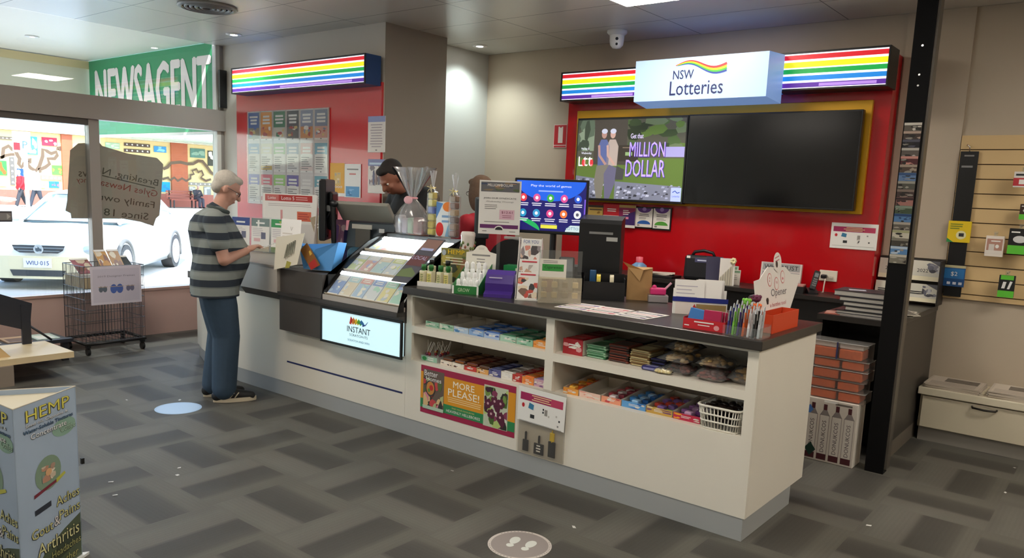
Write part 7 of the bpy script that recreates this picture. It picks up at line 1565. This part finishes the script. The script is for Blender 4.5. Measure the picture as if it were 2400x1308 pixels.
# ================================================================== street outside
struct(MB().box(-11.3, XF - .101, -14, 16, -.16, -.06, mat('#d2d0ca', .7, noise=.06, nscale=3)), 'ground_footpath')
struct(MB().box(-60, -11.301, -40, 70, -.3, -.10, mat('#b3b1ac', .75, noise=.05, nscale=1)), 'ground_road')
struct(MB().box(-47, -39.5, -40, 70, -.101, -.02, mat('#a5a29c', .75)), 'ground_far_path')
struct(MB().box(-11.0, XF - .11, YN - .1, YN, -.06, 3.06, mat('#d8d2c4', .6)), 'wall_porch')
# ---------------------------------------------------------------- white sedan parked at an angle
def car():
    th = math.radians(-43); n_ = Vector((math.cos(th), math.sin(th), 0)); s_ = Vector((-math.sin(th), math.cos(th), 0))
    nose = Vector((-12.55, 4.62, -.10))
    t = thing('car', 'white sedan parked nose-in outside the shop window', 'car', nose)
    M = Matrix(((n_.x, s_.x, 0, nose.x), (n_.y, s_.y, 0, nose.y), (0, 0, 1, nose.z), (0, 0, 0, 1)))     # local x forward (nose at 0), y to the visible side, z up
    WC = mat('#dfe2e2', .25, coat=.6); BMP = mat('#e4d9b6', .3, coat=.5); GL = mat('#a9c9d8', .08, coat=1); DK = mat('#3a3d42', .4)
    def loft(secs, m, name, parent=t, close=True):
        b = MB(M); k = len(secs[0]); vs = [p for s in secs for p in s]
        fs = [(i * k + j, i * k + (j + 1) % k, (i + 1) * k + (j + 1) % k, (i + 1) * k + j) for i in range(len(secs) - 1) for j in range(k if close else k - 1)]
        b.add(vs, fs + ([tuple(range(k))[::-1], tuple(range((len(secs) - 1) * k, len(secs) * k))] if close else []), m, True)
        return b.build(name, parent)
    def sec(x, w, zb, zs, zt, cr):   # body cross-section: sill zb, shoulder zs, top zt
        return [(x, -w * .92, zb), (x, -w, zb + .12), (x, -w, zs - .05), (x, -w * .96, zs), (x, -w * .75, zt - cr), (x, 0, zt), (x, w * .75, zt - cr), (x, w * .96, zs), (x, w, zs - .05), (x, w, zb + .12), (x, w * .92, zb)]
    loft([sec(-.02, .60, .30, .60, .66, .01), sec(-.10, .74, .24, .66, .74, .02), sec(-.35, .84, .20, .72, .82, .02), sec(-.9, .885, .19, .79, .90, .02), sec(-1.35, .90, .19, .84, .95, .02), sec(-2.4, .90, .19, .90, .95, .0), sec(-3.6, .90, .19, .93, .98, .0), sec(-4.2, .88, .22, .95, 1.02, .0), sec(-4.7, .82, .28, .93, 1.0, .0), sec(-4.86, .72, .34, .85, .92, .0)], WC, 'body')
    def cab(x, w, zb, zt, wt): return [(x, -w, zb), (x, -wt, zt - .04), (x, -wt * .85, zt), (x, wt * .85, zt), (x, wt, zt - .04), (x, w, zb)]
    loft([cab(-1.18, .74, .93, .955, .70), cab(-1.5, .75, .93, 1.12, .68), cab(-2.05, .76, .93, 1.36, .62), cab(-2.9, .77, .93, 1.42, .61), cab(-3.5, .76, .94, 1.35, .60), cab(-4.15, .72, .98, 1.05, .64)], GL, 'glasshouse')
    b = MB(M); b.add([(-2.02, -.60, 1.365), (-2.02, .60, 1.365), (-2.9, .60, 1.435), (-2.9, -.60, 1.435), (-3.5, .59, 1.37), (-3.5, -.59, 1.37)], [(0, 1, 2, 3), (3, 2, 4, 5)], WC)
    for sg in (-1, 1):
        b.tube([(-1.16, sg * .735, .95), (-2.05, sg * .655, 1.345), (-2.9, sg * .645, 1.405), (-3.5, sg * .635, 1.335), (-4.2, sg * .70, 1.03)], .035, WC); b.tube([(-2.75, sg * .765, .95), (-2.85, sg * .66, 1.39)], .03, WC)
    b.build('roof', t)
    # front bumper skirt, grille, badge, lamps, plate
    b = MB(M)
    b.prism([(.03, -.66), (.065, -.4), (.075, 0), (.065, .4), (.03, .66), (-.12, .82), (-.35, .87), (-.35, -.87), (-.12, -.82)], .17, .50, BMP); b.build('bumper', t)  # bumper's cream tone is reflected interior light put into its colour
    fr = lambda z=0: MB(M @ Matrix.Translation((.077, 0, 0)) @ Matrix.Rotation(math.radians(90), 4, 'Z'))
    f = fr(); f.poly([(-.36, .655), (.36, .655), (.33, .585), (.26, .545), (-.26, .545), (-.33, .585)], DK, .05); f.band([(-.345, .62), (.345, .62)], .022, mat('#9aa3ac', .2, .8), .048); f.band([(-.29, .575), (.29, .575)], .016, mat('#9aa3ac', .2, .8), .048)
    b = f; b.build('grille', t)
    f = fr(); f.disc(0, .60, .068, .068, mat('#e8ecee', .2, .6), .042, 22); f.disc(0, .60, .056, .056, mat('#c9d2d8', .25, .5), .040, 22); f.disc(-.012, .60, .03, .036, mat('#5f6a74', .3, .5), .038, 14); f.disc(.028, .59, .016, .022, mat('#5f6a74', .3, .5), .038, 12); f.disc(-.02, .625, .014, .01, mat('#e8ecee', .2, .6), .036, 10); f.build('badge', t)
    f = fr(); f.box(-.19, .19, -.006, -.0, .335, .47, mat('#e8eaf0', .4)); f.text('WIU·015', 0, .372, .062, mat('#3a4a86', .5), w=.31, y=-.0085); f.build('number_plate', t)
    f = fr(); f.poly([(-.34, .21), (.34, .21), (.38, .30), (-.38, .30)], DK, -.002); f.build('lower_intake', t)
    for sg in (-1, 1):
        b = MB(M); b.ell((-.13, sg * .60, .595), (.10, .17, .075), mat('#b9c6d0', .1, .2, coat=1), 16, Matrix.Rotation(sg * -.55, 3, 'Z')); b.build('headlight', t)
        b = MB(M); b.ell((-.05, sg * .66, .30), (.04, .13, .05), DK, 14, Matrix.Rotation(sg * -.5, 3, 'Z')); b.build('fog_lamp', t)
        b = MB(M); b.ell((-1.55, sg * .99, .98), (.06, .11, .07), mat('#c4c6c6', .3, coat=.5), 14); b.build('wing_mirror', t)
        for x in (-.92, -3.72):
            w = MB(M); w.cyl((x, sg * .70, .315), (x, sg * .905, .315), .315, mat('#3b3b3d', .7), n=28); o = w.build('wheel', t)
            w = MB(M); w.cyl((x, sg * .9055, .315), (x, sg * .915, .315), .235, mat('#d6d8da', .25, .5), n=28)
            for k in range(8): a = k * PI / 4; w.ell((x + .15 * math.cos(a), sg * .915, .315 + .15 * math.sin(a)), (.03, .006, .045), mat('#8f9296', .4), 8, Matrix.Rotation(PI / 2 - a, 3, 'Y'))
            w.build('rim', o)
            w = MB(M); w.tube([(x + .375 * math.cos(q), sg * .885, .315 + .375 * math.sin(q)) for q in [PI * i / 12 for i in range(-1, 14)]], .035, mat('#6a6a68', .6), 6); w.build('wheel_arch', t)
    b = MB(M); b.box(-1.42, -1.16, -.7, .7, .945, .958, DK); b.build('wiper_cowl', t)
    for x in (-2.25, -3.1):
        b = MB(M); b.rbox(x - .09, x + .09, .90, .93, .80, .835, mat('#cfd2d2', .3), .01); b.build('door_handle', t)
car()
# ---------------------------------------------------------------- mural building across the road
XM = -44.0
CRM = mat('#e6cf98', .8); BRK = mat('#b9694c', .85, noise=.12, nscale=3); BRK2 = mat('#b06a5c', .85, noise=.1, nscale=2)
t = thing('mural_building', 'cream building across the road with brick piers and a painted mural', 'building', (XM - 2, 20, -.02))
MB().box(XM - 4, XM, -12, 46, .72, 3.62, CRM).build('wall', t)
MB().box(XM - 4, XM + .10, -12, 46, -.02, .7195, BRK2).build('brick_base', t)
for px in (0, 145, 400): pass
def my(px, py=400): return on(px, py, 'x', XM).y
for a, c in ((my(145), my(170)), (my(400), my(438)), (my(-150), my(-120)), (my(640), my(680))):
    MB().box(XM + .001, XM + .12, a, c, .72, 3.62, BRK).build('brick_pier', t)
MB().box(XM - 3.9, XM + .3, -12, 46, 3.625, 3.75, mat('#e9e3d0', .6)).build('gutter', t)
b = MB(); b.add([(XM + .3, -12, 3.76), (XM + .3, 46, 3.76), (XM - 4, 46, 5.6), (XM - 4, -12, 5.6)], [(0, 1, 2, 3)], mat('#b9dccb', .5)); b.add([(XM + .3, -12, 3.7599), (XM + .3, 46, 3.7599), (XM - 4, 46, 5.5999), (XM - 4, -12, 5.5999)], [(3, 2, 1, 0)], mat('#b9dccb', .5))
b.build('roof', t)
b = MB(); b.box(XM + .3, XM + 4.5, my(226), 46, 3.70, 3.80, mat('#cfe6dc', .5)); [b.box(XM + .3, XM + 4.5, my(226) + i * .6, my(226) + i * .6 + .08, 3.66, 3.6995, mat('#e6f2ec', .5)) for i in range(24)]; b.build('awning', t)
# winding painted line of the mural
MUL = mat('#6e5a4a', .8)
def ml(pts, w=.17, base=XM + .004):
    f = MB(Matrix(((0, -1, 0, base), (1, 0, 0, 0), (0, 0, 1, 0), (0, 0, 0, 1)))); f.band([(on(*p, 'x', XM).y, on(*p, 'x', XM).z) for p in pts], w, MUL, -.002); return f
ml([(-6, 371), (6, 368), (8, 348), (20, 342), (28, 350), (36, 352), (40, 362), (46, 372), (44, 384), (50, 392), (56, 384), (62, 376), (72, 374), (70, 380), (64, 384), (72, 394), (84, 400), (92, 390), (100, 366), (100, 350), (110, 354), (120, 360), (132, 356), (134, 364), (128, 372), (112, 372), (116, 384), (106, 392), (92, 398), (96, 404)], .17).build('mural_line', t)
ml([(2, 370), (14, 364), (26, 362), (34, 362)], .13).build('mural_line', t)
ml([(138, 352), (142, 350), (142, 345), (136, 346), (134, 352)], .13).build('mural_line', t)
ml([(380, 396), (390, 392), (398, 382), (420, 380), (436, 384), (450, 384), (462, 377), (472, 378), (482, 390), (492, 404), (500, 410), (512, 398)], .17, XM + .125).build('mural_line', t)
ml([(378, 420), (392, 416), (396, 422), (406, 416), (414, 424), (424, 418), (434, 424), (444, 418), (444, 410), (452, 408), (448, 400), (458, 396), (462, 404), (470, 400), (474, 410), (468, 416), (480, 424), (492, 420)], .13, XM + .125).build('mural_line', t)
# framed mural panels
PANELS = [(-8, 319, 40, 329, '#6a5f55', '#cfc6b4', 'dark banner with white shapes'), (44, 319, 60, 345, '#e6b0b4', '#d8454a', 'pink and red panel'), (62, 319, 89, 363, '#4f9fc8', '#e8f0f4', 'blue panel with white bird'), (98, 321, 134, 343, '#b9304a', '#e8d0dc', 'crimson panel with pale fish'), (-8, 376, 17, 411, '#3f9a4a', '#e0602a', 'rainbow striped panel'), (-8, 414, 15, 437, '#8fa0c4', '#b9c0d8', 'lavender panel'), (22, 368, 36, 434, '#6f6a66', '#efeae2', 'tall grey panel of white leaves'), (40, 395, 56, 420, '#2450b0', '#3a6ad0', 'royal blue panel'),
          (122, 387, 146, 410, '#5fa84a', '#d8a84a', 'green and gold panel'), (96, 411, 144, 423, '#8a8076', '#efece4', 'grey strip of white shapes'), (115, 425, 139, 441, '#2f7ac0', '#8a6ac0', 'small blue and violet panel'), (96, 425, 106, 441, '#b9b2a8', '#8a8278', 'small grey panel'), (247, 333, 281, 350, '#a8c4a8', '#d0dcc8', 'pale green panel'), (291, 334, 352, 346, '#5a4c46', '#f0ece4', 'brown row of white shapes, upper'), (291, 348, 352, 360, '#5a4c46', '#f0ece4', 'brown row of white shapes, lower'), (361, 342, 390, 358, '#4a9ad8', '#8fd0f0', 'bright blue panel'), (372, 426, 399, 450, '#1fa0e0', '#2f8ad0', 'sky blue panel'),
          (446, 347, 481, 371, '#5f8a80', '#8fb0a0', 'sea green panel'), (487, 353, 516, 390, '#4a4a44', '#e8e8e0', 'dark panel with white streak'), (443, 427, 496, 436, '#9a9288', '#efece4', 'grey strip by the bench'), (478, 437, 495, 458, '#9a9a98', '#c9c9c6', 'grey square panel'), (443, 437, 458, 452, '#a8a49c', '#d6d2ca', 'pale panel behind the bench')]
for i, (x0, y0, x1, y1, c1, c2, nm) in enumerate(PANELS):
    bx = XM + .02
    p, q = on(x0, y0, 'x', bx + .03), on(x1, y1, 'x', bx + .03); w, h = q.y - p.y, p.z - q.z
    f = MB(frame((bx + .03, (p.y + q.y) / 2, q.z), 90)); f.box(-w / 2, w / 2, 0, .04, 0, h, mat(c1, .8)); f.M = f.M @ Matrix.Translation((0, -.005, 0))
    if w > h * 2.5 or h > w * 2.5:
        n = 5 if max(w, h) / min(w, h) > 3.5 else 4
        for k in range(n):
            u = (k + .5) / n; cx, cz2 = ((u - .5) * w, h / 2) if w > h else (0, u * h); r_ = min(w, h) * .24; f.poly([(cx - r_, cz2 - r_ * .6), (cx + r_ * .9, cz2 - r_), (cx + r_, cz2 + r_ * .5), (cx, cz2 + r_ * 1.1), (cx - r_ * .9, cz2 + r_ * .6)], mat(c2, .8))
    else: f.blot(-w * .46, w * .46, h * .06, h * .94, [mat(c2, .8), mat(c1, .8), mat(c2, .8)], 6, -.002, .3)
    f.build('mural_panel', t, f'{nm} on the mural wall')
# bench and seated person, walkers, sign pole
def gp(px, x, z=-.02): return Vector((x, on(px, 480, 'x', x).y, z))
XB = -42.6; y0, y1 = gp(396, XB).y, gp(458, XB).y
t = thing('street_bench', 'red brown slatted street bench before the mural wall', 'bench', (XB, (y0 + y1) / 2, -.02)); BW2 = mat('#9a5240', .6)
b = MB(); [b.box(XB - .2 + .13 * k, XB - .09 + .13 * k, y0, y1, .42, .46, BW2) for k in range(4)]; b.build('seat', t)
b = MB(); [b.box(XB - .30 - .02 * k, XB - .26 - .02 * k, y0, y1, .56 + .14 * k, .66 + .14 * k, BW2) for k in range(3)]; b.build('backrest', t)
for y in (y0 + .15, y1 - .15): b = MB(); b.box(XB - .2, XB - .14, y, y + .06, -.02, .42, DKGREY).box(XB + .2, XB + .26, y, y + .06, -.02, .42, DKGREY).box(XB - .34, XB - .28, y, y + .06, .4, .95, DKGREY); b.build('leg', t)
ar_sit = [((.20, -.03, 1.345), (.25, .12, 1.10), (.10, .30, 1.20), (.05, .34, 1.26)), ((-.20, -.03, 1.345), (-.25, .12, 1.08), (-.12, .33, 1.02), (-.06, .40, 1.02))]
figure('person', 'person in dark clothes seated on the far street bench', gp(463, XB + .02), 90, 1.68, '#c9a090', '#b9b0a8', '#33363c', '#3a3c46', '#222226', ar_sit, .12, 25, .02, .022, None, 'short', False, seated=True, face=False, sleeve=1, legs_pose=((.1, .42, .1, .42), (-.1, .42, -.1, .45)))
ar_walk = [((.20, -.02, 1.345), (.24, -.08, 1.09), (.24, .04, .88), (.24, .08, .80)), ((-.20, -.02, 1.345), (-.24, .05, 1.09), (-.22, .18, .90), (-.22, .22, .82))]
figure('person', 'pedestrian in a red top walking behind the sign pole across the road', gp(50, -41.3), 165, 1.72, '#d8b0a0', '#e0d4c8', '#b8202e', '#3c3c42', '#d8d4d0', ar_walk, .08, 8, .02, .022, None, 'short', False, face=False, sleeve=1, legs_pose=((.09, -.14, .09, -.34), (-.09, .16, -.09, .28)))
figure('person', 'pedestrian in a pale top walking second from the sign pole', gp(87, -41.0), 170, 1.70, '#dcb8a8', '#e6dcd2', '#cfe2ea', '#3a3d48', '#c9c4c0', ar_walk, .10, 12, .03, .022, None, 'short', False, face=False, sleeve=.6, legs_pose=((.09, .14, .09, .26), (-.09, -.12, -.09, -.34)))
XS = -24.0; p0, p1 = on(66, 492, 'x', XS), on(60, 318, 'x', XS)
t = thing('sign_pole', 'white street pole with a small white and red parking sign', 'sign pole', (XS, p0.y, -.1))
MB().cyl((XS, p0.y, -.1), (XS, p0.y, p1.z + .1), .05, WHITE, n=10).build('pole', t)
f = MB(frame((XS + .06, p0.y - .1, p1.z - .45), 90)); f.box(-.22, .22, 0, .01, 0, .55, mat('#eef0f2', .4)); f.rect(-.2, -.04, .05, .25, RED); f.text('P', .08, .1, .2, mat('#3a6ab0', .5)); f.build('plate', t)
# ================================================================== camera, sun, sky, view
cam = bpy.data.cameras.new('camera'); co = bpy.data.objects.new('camera', cam); col.objects.link(co)
cam.sensor_fit = 'HORIZONTAL'; cam.sensor_width = 36; cam.lens = FPX / 2400 * 36; cam.shift_y = CYO / 2400; cam.clip_end = 500; cam.clip_start = .05
m4 = (_rot @ Matrix.Rotation(PI / 2, 3, 'X')).to_4x4(); m4.translation = CAM_POS; co.matrix_world = m4
sc.camera = co
sun = bpy.data.lights.new('sun', 'SUN'); so = bpy.data.objects.new('sun', sun); col.objects.link(so)
sun.energy = 6.2; sun.angle = .01; sun.color = (1, .95, .86)
so.rotation_euler = Vector((-.62, .35, -.95)).to_track_quat('-Z', 'Y').to_euler()
wd = bpy.data.worlds.new('sky'); sc.world = wd; wd.use_nodes = True
nt = wd.node_tree; bg = nt.nodes['Background']
sk = nt.nodes.new('ShaderNodeTexSky'); sk.sky_type = 'NISHITA'; sk.sun_disc = False; sk.sun_elevation = math.radians(52); sk.sun_rotation = math.radians(60)
nt.links.new(sk.outputs[0], bg.inputs['Color']); bg.inputs['Strength'].default_value = .55
vs = sc.view_settings; vs.view_transform = 'Standard'; vs.look = 'None'; vs.gamma = 1; vs.use_curve_mapping = False; vs.exposure = .85
sc.cycles.max_bounces = 7; sc.cycles.diffuse_bounces = 4; sc.cycles.glossy_bounces = 3; sc.cycles.transparent_max_bounces = 12; sc.cycles.transmission_bounces = 4
sc.cycles.sample_clamp_indirect = 6; sc.cycles.caustics_reflective = False; sc.cycles.caustics_refractive = False; sc.cycles.use_denoising = True
